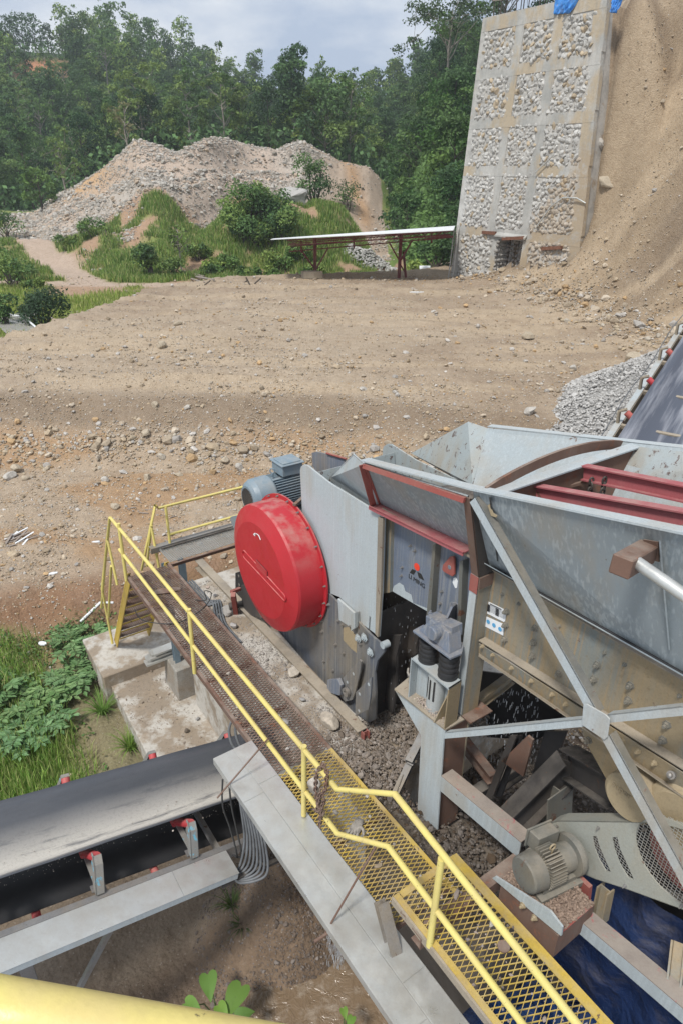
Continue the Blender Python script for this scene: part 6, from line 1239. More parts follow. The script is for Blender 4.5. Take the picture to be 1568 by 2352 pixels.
n = 3200; q = r_.uniform(-1, 1, (n, 2)); P = cb_+np.outer(q[:, 0]*.33, D)+np.outer(q[:, 1]*.25, E); P[:, 2] = cb_[2]+.17+.05*r_.rand(n)*np.exp(-q[:, 0]**2); tag(stones('base_grit', P, r_.uniform(.006, .022, n), np.tile([[.3, .22, .17]], (n, 1)), 79), 'brown rubble caught on the red motor base', 'grit', kind='stuff')
bg_ = empty('belt_guard', ST(-1.8, 4.5, -6.4), 'pale grey sheet guard with two curved slots and a round mesh window', 'belt guard')
TG = 4.42
def poly_holes(name, outer, holes, t, th, mat, parent):
    """flat plate with holes: filled by triangulation in the (s, z) plane"""
    bm = bmesh.new(); off = wpos(parent)
    def loop(P): vs = [bm.verts.new(p-off) for p in P]; return [bm.edges.new((vs[i], vs[(i+1) % len(vs)])) for i in range(len(vs))]
    ed = loop(outer); 
    for h in holes: ed += loop(h)
    bmesh.ops.triangle_fill(bm, use_beauty=True, use_dissolve=False, edges=ed)
    g = bmesh.ops.extrude_face_region(bm, geom=list(bm.faces)); vv = [v for v in g['geom'] if isinstance(v, bmesh.types.BMVert)]; bmesh.ops.translate(bm, vec=Vector(E*th), verts=vv); bmesh.ops.recalc_face_normals(bm, faces=bm.faces)
    me = bpy.data.meshes.new(name); bm.to_mesh(me); bm.free(); return link(name, me, mat, parent)
outer = PP(TG, (1248, 1906), (1260, 1892), (1280, 1886), (1488, 1889), (1540, 1896), (1600, 1912), (1680, 1950), (1720, 2040), (1690, 2120), (1568, 2090), (1434, 2041), (1368, 2020), (1320, 2000), (1300, 1990))
s1 = PP(TG, (1359, 1921), (1369, 1920), (1376, 1945), (1402, 2004), (1390, 2001), (1375, 1975), (1364, 1948)); s2 = PP(TG, (1404, 1924), (1416, 1922), (1423, 1950), (1455, 2021), (1441, 2016), (1422, 1985), (1409, 1950))
wc = PT(1560, 1985, TG); wr = .40; wn_ = 40; hole = [wc+D*wr*math.cos(2*PI*k/wn_)+UZ*wr*math.sin(2*PI*k/wn_) for k in range(wn_)]
poly_holes('front_sheet', outer, [s1, s2, hole], TG, .012, M['guard'], bg_)
nO = len(outer); rs_ = MB()
for i in range(0, 6): a, b = outer[i], outer[(i+1)]; rs_.prism([a, b, b+E*.17, a+E*.17], -UZ*.008 if i > 1 else -UZ*.008)
for i in (9, 10, 11, 12): a, b = outer[i], outer[(i+1) % nO]; rs_.prism([a, b, b+E*.17, a+E*.17], UZ*.008)
rs_.build('rim_sheet', M['guard'], bg_)
mh = MB()
def mesh_fill(c, half_s, half_z, step, inside):
    for k in range(int(2*half_s/step)+1):
        x = -half_s+k*step
        mh.box(c+D*x, D*.002, E*.002, UZ*half_z) if inside is None else None
def mesh_circle(c, r, step):
    n = int(r/step)
    for k in range(-n, n+1):
        w = math.sqrt(max(0, r*r-(k*step)**2)); mh.box(c+UZ*k*step+D*0, D*w, E*.002, UZ*.0022); mh.box(c+D*k*step, D*.0022, E*.002, UZ*w)
mesh_circle(wc+E*.015, wr+.01, .033)
for P in (s1, s2):
    P = np.array(P); lo, hi = P.min(0), P.max(0); S0, S1 = (P@D).min(), (P@D).max(); Z0, Z1 = P[:, 2].min(), P[:, 2].max()
    for z in np.arange(Z0, Z1, .03): mh.box(ST((S0+S1)/2, TG+.02, z), D*(S1-S0)/2, E*.0015, UZ*.002)
    for s in np.arange(S0, S1, .03): mh.box(ST(s, TG+.02, (Z0+Z1)/2), D*.002, E*.0015, UZ*(Z1-Z0)/2)
mh.build('wire_mesh', M['galv'], bg_)
MB().lathe(wc+E*.1+D*.03, E, [(0, 0), (0, .12), (.03, .12), (.03, .26), (0, .28), (0, .36), (.1, .36)], 44).build('pulley', M['redrust'], bg_)
for (u, v) in ((1279, 1897), (1374, 1901), (1479, 1904), (1435, 2034), (1565, 2080)): bolt(PT(u, v, TG), -E, .011, parent=bg_)
# ---- tarpaulins below
def drape(name, P00, P10, P11, P01, nu, nv, amp, mat, label, seed):
    rr_ = np.random.RandomState(seed); V = []; a, b, c, d = map(np.array, (P00, P10, P11, P01)); nr = np.cross(b-a, d-a); nr /= np.linalg.norm(nr)
    for i in range(nu+1):
        for j in range(nv+1):
            u, v = i/nu, j/nv; p = a*(1-u)*(1-v)+b*u*(1-v)+c*u*v+d*(1-u)*v; V.append(p+nr*amp*(math.sin(u*19+3*math.sin(v*4+seed)+seed)*(.3+.7*v)+.5*math.sin(u*43+v*7)+1.2*(float(fbm(np.array(u*3.), np.array(v*3.), 2., 3, sd=seed))-.5)))
    F = [(i*(nv+1)+j, i*(nv+1)+j+1, (i+1)*(nv+1)+j+1, (i+1)*(nv+1)+j) for i in range(nu) for j in range(nv)]
    loc = tuple(np.array(V).mean(0)); o = arrmesh(name, np.array(V), np.array(F), mat, None, None, True, loc=loc); md = o.modifiers.new('thick', 'SOLIDIFY'); md.thickness = .006; return tag(o, label, 'tarpaulin')
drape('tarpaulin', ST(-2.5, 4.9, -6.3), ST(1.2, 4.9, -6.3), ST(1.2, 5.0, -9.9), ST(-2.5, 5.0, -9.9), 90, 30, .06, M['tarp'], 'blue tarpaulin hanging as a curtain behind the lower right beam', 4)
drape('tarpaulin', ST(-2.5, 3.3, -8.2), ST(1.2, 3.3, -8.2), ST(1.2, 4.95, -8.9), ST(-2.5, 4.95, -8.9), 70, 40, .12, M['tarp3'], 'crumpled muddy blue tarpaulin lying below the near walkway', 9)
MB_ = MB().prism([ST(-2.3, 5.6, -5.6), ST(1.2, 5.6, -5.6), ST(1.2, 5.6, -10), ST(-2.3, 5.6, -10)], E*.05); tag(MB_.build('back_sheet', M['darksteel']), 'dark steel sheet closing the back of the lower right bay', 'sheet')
# falling water: drops and threads too many to count
def drops(name, n, bx, label, seed, lmin, lmax, w=.002):
    rr_ = np.random.RandomState(seed); mb = []; V = []; F = []
    for i in range(n):
        u, v, t = rr_.uniform(*bx[0]), rr_.uniform(*bx[1]), rr_.uniform(*bx[2]); p = PT(u, v, t); L = rr_.uniform(lmin, lmax); ww = w*rr_.uniform(.6, 1.6); dd = UZ*L+D*rr_.uniform(-.1, .1)*L; k = len(V)
        for q in (p, p+dd): V += [q+D*ww, q-D*ww*.5+E*ww, q-D*ww*.5-E*ww]
        F += [(k, k+1, k+4), (k, k+4, k+3), (k+1, k+2, k+5), (k+1, k+5, k+4), (k+2, k, k+3), (k+2, k+3, k+5)]
    o = arrmesh(name, np.array(V), np.array(F), M['spray'], None); return tag(o, label, 'water', kind='stuff')
M['spray'] = simple('white_spray', (.34, .36, .38), .2, .1)
drops('falling_water', 130, ((885, 960), (1370, 1640), (4.7, 5.3)), 'drops of water falling inside the dark crusher mouth', 1, .015, .05)
drops('falling_water', 230, ((1095, 1235), (1590, 1760), (5.0, 5.7)), 'splashing water running down under the feeder', 2, .02, .08, .003)
drops('falling_water', 260, ((748, 790), (2150, 2230), (3.2, 3.6)), 'white splash of water falling on the mud below the cable tray', 3, .08, .2, .003)
# ================================================================ STONE RETAINING WALL
KB = 1/15.6
def WQ(s, z, o=0.): return ST(s, 36.03+(z+6.6)*KB-o, z)
sw = empty('retaining_wall', WQ(-33, -6.8), 'tall retaining wall of river stones set in a pale concrete grid with a doorway at its foot', 'retaining wall')
def sr(z): return -26.85-(z+6.6)*(1.75/15.4)
ZB = [-7.4, -3.45, .3, 3.1, 5.9, 8.95]; ZT_ = 9.0
def colx(z): return [-37.85+.0*z, -34.55, -31.65, sr(z)]
def wpoly(name, mat, pts, th, o): return MB().prism([WQ(s, z, o) for s, z in pts], E*th).build(name, mat, sw)
wpoly('backing', M['mortar'], [(-37.8, -3.6), (sr(-3.6)-.05, -3.6), (sr(9)-.05, 9.0), (-37.8, 9.0)], 1.25, 0.)
wpoly('backing', M['mortar'], [(-37.8, -8), (-33.75, -8), (-33.75, -3.62), (-37.8, -3.62)], 1.25, 0.)
wpoly('backing', M['mortar'], [(-31.6, -8), (sr(-8)-.05, -8), (sr(-3.62)-.05, -3.62), (-31.6, -3.62)], 1.25, 0.)
wpoly('doorway_back', M['mortar'], [(-33.75, -8), (-31.6, -8), (-31.6, -3.62), (-33.75, -3.62)], .2, -1.05)
# concrete grid
for i, z in enumerate(ZB[1:], 1):
    hw = .30 if i < 5 else .38; zc0 = z if i < 5 else z-.35
    wpoly('concrete_band', M['concwall'], [(-37.9, zc0-hw), (sr(zc0-hw)+.02, zc0-hw), (sr(zc0+hw)+.02, zc0+hw), (-37.9, zc0+hw)], .3, .04)
for k, (sl0, w) in enumerate(((-37.6, .32), (-34.6, .34), (-31.65, .36), (None, .42))):
    for j in range(5):
        z0 = -8. if j == 0 else ZB[j]+.3; z1 = ZB[j+1]-.3 if j < 4 else 8.25
        f = (lambda z: sr(z)-.36) if sl0 is None else (lambda z, q=sl0: q)
        if j == 0 and k in (1, 2): f = (lambda z, q=(-34.05 if k == 1 else -31.3): q); w2_ = .28
        else: w2_ = w
        wpoly('concrete_pillar', M['conclight'] if k == 0 else M['concwall'], [(f(z0)-w2_, z0), (f(z0)+w2_, z0), (f(z1)+w2_, z1), (f(z1)-w2_, z1)], .3, .03)
# stone infill, one mesh per bay
rw = np.random.RandomState(15); BAY = 0
for j in range(5):
    z0 = -7.2 if j == 0 else ZB[j]+.28; z1 = ZB[j+1]-.26 if j < 4 else 8.25
    for k in range(3):
        P = []; zz = z0+.1; row = 0; st = .27 if not (j in (2,) and k == 1) else .23
        while zz < z1:
            cx = colx(zz); l = cx[k]+(.3 if k or 1 else .3); r_e = cx[k+1]-(.3 if k < 2 else .72)
            if j == 0: l = (-37.3, -33.75, -31.0)[k]; r_e = (-34.35, -33.75, sr(zz)-.7)[k]
            s = l+.12+(row % 2)*st*.5
            while s < r_e: P.append((s+rw.uniform(-.09, .09), zz+rw.uniform(-.08, .08))); s += st*rw.uniform(.85, 1.2)
            zz += st*.82; row += 1
        if not P: continue
        P = np.array(P); W3 = np.array([WQ(a, b, -.06) for a, b in P]); n = len(P); R = rw.uniform(.19, .27, n)*(st/.29)
        c = np.array([.55, .54, .51])*rw.uniform(.82, 1.1, (n, 1)); tn = rw.rand(n) < (.07+.15*(j in (3, 4))); c[tn] = np.array([.5, .41, .29])*rw.uniform(.8, 1.15, (tn.sum(), 1))
        dirt = (P[:, 0] > -33.2+(P[:, 1]+6)*.62) & (P[:, 1] < 1.); c[dirt] = c[dirt]*.45+np.array([.42, .31, .19])*.55
        stones('stone_infill', W3, R, c, 300+j*3+k, ICO2, None, sw, 1., .08, .3)
# doorway niche lined with stone
P = [(.55+.27*i+rw.uniform(-.05, .05), z+rw.uniform(-.05, .05)) for i in range(-2, 3) for z in np.arange(-6.9, -3.8, .3)]
W3 = np.array([ST(-33.75+.02, 36.1+a, b) for a, b in P]); stones('niche_stones', W3, rw.uniform(.12, .2, len(P)), np.tile([[.38, .36, .33]], (len(P), 1)), 330, ICO2, None, sw, 1., .1, .3)
W3 = np.array([ST(-33.6+.3*i+rw.uniform(-.05, .05), 37.02, z) for i in range(7) for z in np.arange(-6.9, -3.8, .3)]); stones('niche_stones', W3, rw.uniform(.12, .19, len(W3)), np.tile([[.36, .33, .3]], (len(W3), 1)), 331, ICO2, None, sw, 1., .1, .3)
MB().prism([ST(-34.0, 36.0, -3.62), ST(-31.3, 36.0, -3.62), ST(-31.3, 36.2, -3.45), ST(-34., 36.2, -3.45)], UZ*.1).build('lintel', M['concwall'], sw)
for a, b in (((-35.2, -3.45), (-33.95, -3.42)), ((-33.3, -3.72), (-31.45, -3.52)), ((-29.9, -4.05), (-28.35, -3.85))):
    MB().bar(WQ(*a, .12), WQ(*b, .16), .18, .2, UZ).build('timber', M['timber'], sw)
pt = MB(); pt.tube([WQ(-30.6, -2.9, .2), WQ(-29.7, -1.6, .2), WQ(-28.9, -1.1, .22), WQ(-27.9, -1.1, .2), WQ(-27.3, -1.35, .1)], .045, 8); tag(pt.build('drain_pipe', M['galv']), 'thin grey pipe bent across the muddy stones right of the doorway', 'pipe')
pt = MB(); pt.tube([WQ(-31.4, .2, .2), WQ(-30.2, 1.2, .2)], .035, 8); tag(pt.build('drain_pipe', M['galv']), 'short straight grey pipe slanting on the wall above the bent one', 'pipe')
# ladder and tarps on the wall
ld = empty('ladder', WQ(-38, -6.8, .6), 'pale pole ladder leaning on the left corner of the stone wall', 'ladder')
for q in (0, .42): MB().tube([WQ(-38.0+q, -3.3, .15), WQ(-36.95+q, -6.9, 1.1)], .045, 8).build('rail', M['conclight'], ld)
for f in np.linspace(.08, .92, 8): a = WQ(-38.0, -3.3, .15); b = WQ(-36.95, -6.9, 1.1); c = a+(b-a)*f; MB().tube([c, c+D*.42], .025, 6).build('rung', M['wood'], ld)
def tarp_rag(u, v, w, h, label, seed):
    p = PT(u, v, 37.2); P00 = p+UZ*.35-D*w/2-E*.25; 
    drape('tarpaulin', P00, P00+D*w, P00+D*w*.72-UZ*h-E*.1, P00+D*w*.12-UZ*h*.9-E*.1, 40, 16, .07, M['tarp2'], label, seed)
tarp_rag(1308, 5, 2.0, .95, 'bright blue tarpaulin draped over the top edge of the stone wall', 3); tarp_rag(1424, 2, .75, .95, 'small blue tarpaulin rag hanging at the right corner of the wall top', 6)
rc = empty('rebar_cage', WQ(-36, 9), 'reinforcing bar cages and scaffold planks rising from the top of the wall', 'rebar cage')
for k, s in enumerate(np.arange(-37.3, -32.4, .62)):
    if k in (2, 5): continue
    MB().tube([ST(s, 37.3, 8.9), ST(s+rw.uniform(-.06, .06), 37.3, 11.6)], .035, 5).build('bar', M['darksteel'], rc); MB().tube([ST(s+.12, 37.6, 8.9), ST(s+.14, 37.6, 11.8)], .03, 5).build('bar', M['darksteel'], rc)
for z, a, b in ((9.9, -37.4, -35.4), (10.3, -37.6, -34.0), (9.75, -35.2, -32.6)): MB().bar(ST(a, 37.25, z), ST(b, 37.25, z-.15), .06, .16).build('plank', M['wood'], rc)

# ================================================================ SHED
sh_ = empty('open_shed', (1, 50, -6.6), 'long open shed with white sheet roof on dark red lattice trusses', 'shed')
y0_, y1_ = 47.3, 53.0
FL_, FR_, BR_, BL_ = PY(622, 549.5, y0_), PY(1040, 528, y0_), PY(1044, 518.5, y1_), PY(628, 547.8, y1_)
rf = MB().prism([FL_, FR_, BR_, BL_], -UZ*.04).build('roof', M['plast'], sh_)
def truss(ty, top, botm, x0u, x1u):   # top/bottom as ((u,v),(u,v)) at depth ty
    a, b = PY(*top[0], ty), PY(*top[1], ty); c, d = PY(*botm[0], ty), PY(*botm[1], ty); mb = MB(); mb.bar(a, b, .05, .07).bar(c, d, .05, .07); n = 46
    for i in range(n):
        f0, f1 = i/n, (i+1)/n; mb.bar((a+(b-a)*f0) if i % 2 else (c+(d-c)*f0), (c+(d-c)*f1) if i % 2 else (a+(b-a)*f1), .018, .018)
    return mb
truss(50.2, ((664, 560), (1040, 530)), ((664, 578), (1000, 548)), 0, 0).build('main_truss', M['maroon'], sh_)
truss(48.0, ((660, 552), (1032, 531)), ((662, 563), (1032, 541)), 0, 0).build('lattice_purlin', M['maroon'], sh_)
truss(52.4, ((668, 556), (1040, 527)), ((668, 566), (1034, 538)), 0, 0).build('lattice_purlin', M['maroon'], sh_)
MB().bar(PY(973, 550, 50), PY(1040, 543, 50), .1, .13).bar(PY(990, 549, 50), PY(1015, 532, 50), .07, .07).build('strut', M['maroon'], sh_)
for u in (692, 812, 990): MB().bar(PY(u, 553-(u-692)*.06, 50.1), PY(u, 580-(u-692)*.075, 50.1), .08, .08, D).build('strut', M['maroon'], sh_)
for (px, base, br1, br2) in (((723.5, 545), (724, 640), ((726.7, 617), (754.8, 568)), ((720, 613), (692.5, 575))), ((919, 535), (915, 643), ((920, 597), (946, 551)), ((917, 600), (891.7, 555)))):
    b = PY(*base, 50.2); t = PY(*px, 50.2); MB().bar([b[0], b[1], hz(b[0], 50.2)-.1], [b[0], b[1], t[2]], .17, .17, D, 'box').build('post', M['maroon'], sh_)
    for br in (br1, br2): MB().bar(PY(*br[0], 50.2), PY(*br[1], 50.2), .1, .1).build('brace', M['maroon'], sh_)
MB().bar(PY(926, 578, 50.6), PY(931, 640, 50.6), .12, .12, D).bar(PY(917, 605, 50.4), PY(930, 628, 50.5), .08, .08).build('brace', M['maroon'], sh_)

# ================================================================ SECOND CONVEYOR
kq = np.array([.552, .811, .195]); kq /= np.linalg.norm(kq); ks = np.cross(kq, UZ); ks /= np.linalg.norm(ks); kn_ = np.cross(ks, kq); K0 = np.array([4.28, 9.45, -3.1])
def K(d, q, n=0.): return K0+ks*d+kq*q+kn_*n
c2 = empty('belt_conveyor', K(.6, 0, -2), 'rising belt conveyor with grey belt behind the hopper at the right edge', 'belt conveyor')
V = []; F = []; prof = [(0, 0), (.12, -.09), (.25, -.18), (.42, -.23), (.62, -.23), (.78, -.18), (.92, -.08), (1.04, .02)]; nq = 40
for i in range(nq+1):
    q = -2.5+16*i/nq
    for j, (d, n) in enumerate(prof): V.append(K(d, q, n+(.012*math.sin(q*2.1) if j > 5 else 0)))
F = [(i*8+j, i*8+j+1, (i+1)*8+j+1, (i+1)*8+j) for i in range(nq) for j in range(7)]
mb2 = NM('slate_belt'); mv = mb2.N.new('ShaderNodeMapping'); mv.vector_type = 'TEXTURE'; mv.inputs['Rotation'].default_value = (0, 0, math.radians(-34)); mv.inputs['Scale'].default_value = (.16, 3., 2.); mb2.L.new(mb2.pos, mv.inputs[0]); stn = mb2.noise(1., 5, .6, mv.outputs[0])
mb2.set('Base Color', mb2.mix(mb2.rng(stn, .45, .62), (.07, .08, .105), (.26, .27, .3))); mb2.set('Roughness', .5)
ob_ = arrmesh('carrying_belt', np.array(V)-wpos(c2), np.array(F), mb2.m, c2, None, True); md = ob_.modifiers.new('t', 'SOLIDIFY'); md.thickness = .014
for d in (-.17, 1.3): MB().bar(K(d, -2.5, -.3), K(d, 13, -.3), .07, .16, kn_, 'C', .01).build('stringer', M['mudledge'], c2)
MB().bar(K(-.19, -2.5, -.2), K(-.19, 13, -.2), .09, .012, kn_).build('side_strip', M['greyclean'], c2)
MB().prism([K(.1, -2.5, -.55), K(1.0, -2.5, -.55), K(1.0, 13, -.55), K(.1, 13, -.55)], kn_*.012).build('return_belt', M['black'], c2)
for k in range(-2, 10):
    q = k*1.22; fr = MB(); fr.bar(K(-.17, q, -.24), K(1.3, q, -.24), .06, .06, kn_, 'L'); fr.tube([K(-.2, q, -.24), K(-.2, q, .0), K(-.1, q, .05)], .028, 6); fr.tube([K(1.33, q, -.24), K(1.33, q, 0), K(1.22, q, .06)], .028, 6)
    f = fr.build('idler_frame', M['mudledge'], c2); MB().tube([K(-.1, q, .0), K(.22, q, -.25)], .048, 14).build('roller', M['idler'], f); MB().tube([K(1.22, q, .02), K(.85, q, -.2)], .055, 14).build('roller', M['idler'], f)
for q in (0, 6, 12):
    for d in (-.17, 1.3): p = K(d, q, -.35); MB().bar(p, [p[0], p[1], hz(p[0], p[1])-.2], .12, .12, D, 'I').build('leg', M['mudledge'], c2)
MB().tube([K(-.28, q, -.12+.05*math.sin(q*2.2)) for q in np.arange(-2, 12, .3)], .008, 5).build('cable', M['cable'], c2)
# pile of clean aggregate beyond the hopper
def agg():
    r_ = np.random.RandomState(55); n = 42000; cx, cy, R_, H_ = 13.5, 22.9, 8.6, 3.8; a = r_.uniform(0, 6.283, n); q = R_*np.sqrt(r_.rand(n)); x = cx+q*np.cos(a); y = cy+q*np.sin(a)
    z = -9.2+H_*(1-q/R_)*1.35+.25*(fbm(x, y, 1., 3)-.5); k = (z > height(x, y)-.05) & (z > -9.2); x, y, z, q = x[k], y[k], z[k], q[k]; R = .03+np.minimum(r_.pareto(3, len(x))*.022, .12)+.03*(q/R_); c = np.tile([[.5, .49, .47]], (len(x), 1))+r_.uniform(-.08, .06, (len(x), 1))
    tag(stones('aggregate', np.stack([x, y, z], 1), R, c, 56), 'heap of clean pale grey crushed stone beside the rising conveyor', 'crushed stone', kind='stuff')
    nn = 60; g = np.linspace(-1, 1, nn); X, Y_ = np.meshgrid(g*R_+cx, g*R_+cy, indexing='ij'); Z = -9.2-.08+H_*(1-np.hypot(X-cx, Y_-cy)/R_)*1.35; Z = np.maximum(Z, -10); idx = np.arange(nn*nn).reshape(nn, nn); F = np.stack([idx[:-1, :-1], idx[1:, :-1], idx[1:, 1:], idx[:-1, 1:]], -1).reshape(-1, 4)
    o = arrmesh('aggregate_heap', np.stack([X, Y_, Z], -1).reshape(-1, 3), F, simple('aggregate_fines', (.42, .41, .39), .95, .5, 14., bump=.8, bd=.04), None, None, True); tag(o, kind='structure')
agg()

# ================================================================ NEAR RAIL, CABLES, LITTER, NAMED ROCKS
def PD(u, v, d): return ray(u, v)*d
nr_ = empty('guard_rail', PD(300, 2380, .62), 'close yellow tube rail crossing the bottom left corner', 'handrail')
a, b = PD(0, 2325, .60), PD(560, 2424, .60); dd = (b-a); a2 = a-dd*2; b2 = b+dd*3; MB().tube([a2, a, b, b2], .0275, 28).build('rail', M['yellow'], nr_)
for q in (a2+dd*.2, b2-dd*.2): MB().tube([q, q-UZ*1.1], .0275, 20).build('post', M['yellow'], nr_)
# grey cables bundled at the end of the small tray
def cab(pts, r, mat, label, sub=8):
    P = [np.array(p) for p in pts]; out = []
    for i in range(len(P)-1):
        p0, p1, p2, p3 = P[max(i-1, 0)], P[i], P[i+1], P[min(i+2, len(P)-1)]
        for k in range(sub): t = k/sub; out.append(.5*((2*p1)+(-p0+p2)*t+(2*p0-5*p1+4*p2-p3)*t*t+(-p0+3*p1-3*p2+p3)*t**3))
    out.append(P[-1]); return tag(MB().tube(out, r, 8).build('cable', M[mat]), label, 'cable', 'grey cables drooping between the two trays')
CL = 'grey cable drooping in a bundle from the double tray to the small tray'
for i in range(8):
    o = i*7-10; cab([PZ(545+i*5, 1800+i*8, -6.95), PZ(556+i*5, 1868, -7.3), PZ(562+i*7, 1925+i*3, -7.7), PZ(555+i*8, 1975+i*5, -8.05), PZ(540+i*2, 2000+i*4, -8.15), PC(.05+.045*i, .35, -.03)], .017, 'cable', CL)
for i in range(2): 
    o=cab([PZ(512+i*14, 1790, -6.9), PZ(512+i*20, 1850, -7.2), PZ(530+i*14, 1905, -7.6), PZ(545+i*10, 1965, -8.), PC(.1, .5, -.05)], .012, 'blackcable', 'thin dark cable hanging beside the grey cable bundle')
    o['group'] = 'dark cables hanging beside the grey bundle'
def cab1(pts, r, mat, lb): o = cab(pts, r, mat, lb); del o['group']; return o
for i in range(2): o = cab([PZ(540+i*12, 1640, -7.2), PZ(527+i*14, 1675, -7.3), PZ(535+i*16, 1712, -7.2), PZ(560+i*12, 1735, -6.9)], .02, 'cable', 'pale grey conduit curving under the walkway to the top of the double tray'); o['group'] = 'pale conduits at the top of the double tray'
for i in range(4): o = cab([ST(-10.5, 3.72+.05*i, -7.0), ST(-9.6, 3.74+.05*i, -7.02), PZ(488+i*6, 1380, -7.02), PZ(500+i*6, 1430, -7.02), PZ(540+i*5, 1475, -7.02)], .018, 'cable', 'grey cable lying on the concrete between the walkway and the shaft'); o['group'] = 'grey cables lying along the walkway edge'
cab1([PZ(310, 1380+20, -6.77), PZ(330, 1425, -6.77), PZ(400, 1432, -6.77), PZ(450, 1410, -6.77), PZ(478, 1385, -6.77), PZ(486, 1362, -6.6), PZ(470, 1358, -6.5), PZ(474, 1378, -6.7), PZ(450, 1378, -6.77)], .008, 'blackcable', 'loose loop of dark wire lying across the rusty walkway')
# litter
def slab_at(name, u, v, l, w, h, ang, mat, label, cat, z=None, tilt=0.):
    p = hit(u, v) if z is None else PZ(u, v, z); x = np.array([math.cos(ang), math.sin(ang), tilt]); y = np.array([-math.sin(ang), math.cos(ang), 0]); m = MB()
    n = 7; r_ = np.random.RandomState(int(u+v)); o = [p+x*l*math.cos(a)*r_.uniform(.8, 1)+y*w*math.sin(a)*r_.uniform(.8, 1)+UZ*h for a in np.linspace(.4, 2*PI+.4, n, endpoint=False)]
    m.prism(o, -UZ*h*.9); return tag(m.build(name, mat), label, cat)
tag(MB().prism([PZ(930, 668, -6.62), PZ(945, 664, -6.62), PZ(976, 668, -6.62), PZ(972, 673, -6.62), PZ(940, 674, -6.62)], UZ*.08).build('white_sheet', M['plast']), 'white roofing sheet lying on the dirt in front of the shed', 'sheet')
tag(MB().box(PZ(975, 618, -6.9), np.array([.45, 0, 0]), np.array([0, .3, .2]), UZ*.03).build('white_board', M['plast']), 'small white board on the ground between shed post and wall', 'board')
slab_at('mud_block', 716, 640, .9, .4, .5, .1, M['mudledge'], 'lump of tan earth at the foot of the left shed post', 'boulder')
for i, (u, v, du, dv, r) in enumerate(((418, 630, 52, 10, .16), (452, 640, 40, 6, .1), (440, 643, 30, 8, .07))):
    a, b = hit(u, v), hit(u+du, v+dv); tag(MB().tube([a+UZ*r*1.6, (a+b)/2+UZ*r*1.2, b+UZ*r], [r, r*.9, r*.7], 9).build('log', M['wood']), ('thick bleached log lying behind the bench rim', 'thinner log beside the thick bleached one', 'short stub of a branch by the bleached logs')[i], 'log')
for i, (u, v, du, dv) in enumerate(((470, 655, 14, -10), (575, 655, -8, -16), (585, 652, 14, -12), (560, 650, 10, -6))):
    a = hit(u, v); b = a+np.array([du*.03, 0, -dv*.03]); tag(MB().tube([a, b], .05, 6).build('root_stump', M['darkbark']), ('dead root sticking up left of the stump', 'left prong of the dark stump on the bench rim', 'right prong of the dark stump on the bench rim', 'low broken branch by the dark stump')[i], 'stump')
# puddle and white poles at the left
tag(MB().prism([hit(u, v)*np.array([1, 1, 0])+UZ*-8.1 for u, v in ((0, 742), (20, 735), (60, 728), (92, 730), (70, 745), (110, 756), (60, 765), (0, 762))], UZ*.02).build('puddle', simple('puddle_water', (.42, .4, .37), .06, .1, 2., bump=.05)), kind='structure')
for i, (q0, q1) in enumerate((((8, 738), (62, 748)), ((55, 742), (118, 752)), ((76, 752), (78, 740)), ((80, 755), (118, 763)))):
    a, b = hit(*q0), hit(*q1); a = a*[1, 1, 0]+UZ*-7.9; b = b*[1, 1, 0]+UZ*(-7.9+(.5 if i == 2 else 0)); tag(MB().tube([a, b], .06, 8).build('white_pole', M['plast']), ('white plastic pole lying over the puddle from its left bank', 'long white pole lying to the right of the puddle', 'short white pole stuck upright by the puddle', 'thin white pole in the grass just below the long one')[i], 'pole')
wp = empty('wood_scraps', hit(30, 1245), 'pile of splintered white wood scraps on the lane at the left edge', 'wood scraps'); rr_ = np.random.RandomState(8)
for i in range(16):
    p = hit(30+rr_.uniform(-20, 25), 1245+rr_.uniform(-14, 14)); a = rr_.uniform(.2, 1.6); d = np.array([math.cos(a), math.sin(a), rr_.uniform(0, .25)]); MB().bar(p+UZ*.03, p+d*rr_.uniform(.25, .7)+UZ*.04, .05, .015).build('splinter', M['wood'] if i % 3 else M['plast'], wp)
for i, (u, v, l, a, lb) in enumerate(((122, 1320, .16, .4, 'white plank end lying on the lane below the wood scraps'), (222, 1247, .13, .2, 'small white block on the ground left of the handrail corner'), (415, 1262, .1, .1, 'grey length of pipe seen between the handrails'), (232, 1250, .1, .9, 'pale chip near the top of the stair'))):
    slab_at('debris', u, v, l, l*.35, .05, a, M['plast'] if i < 2 else M['wood'], lb, 'debris')
rr_ = np.random.RandomState(12)
for (u, v) in ((355, 1178), (370, 1172), (390, 1181), (415, 1175), (245, 1200), (260, 1208), (470, 1156), (456, 1170), (325, 1170), (436, 1190)):
    p = hit(u*.9, v); a = rr_.uniform(-.5, 1); o = MB().bar(p+UZ*.02, p+np.array([math.cos(a), math.sin(a), .05])*rr_.uniform(.15, .4)+UZ*.02, .04, .012).build('wood_splinter', M['wood']); tag(o, 'pale wood splinter lying on the muddy lane', 'wood splinter', 'wood splinters scattered on the muddy lane')
tag(MB().tube([hit(186, 1432)+UZ*.05, hit(232, 1392)+UZ*.1, hit(262, 1392)+UZ*.1], .035, 8).build('plastic_pipe', M['plast']), 'white plastic pipe running through the grass to the stair', 'pipe')
slab_at('wrapper', 107, 1512, .07, .12, .03, 1.3, M['plast'], 'white plastic wrapper dropped on the leafy plants', 'wrapper').location.z += .42
o = slab_at('steel_scrap', 384, 1357, .3, .1, .012, .3, M['rusty'], 'flat rusty steel offcut lying across the walkway', 'offcut', -6.77)
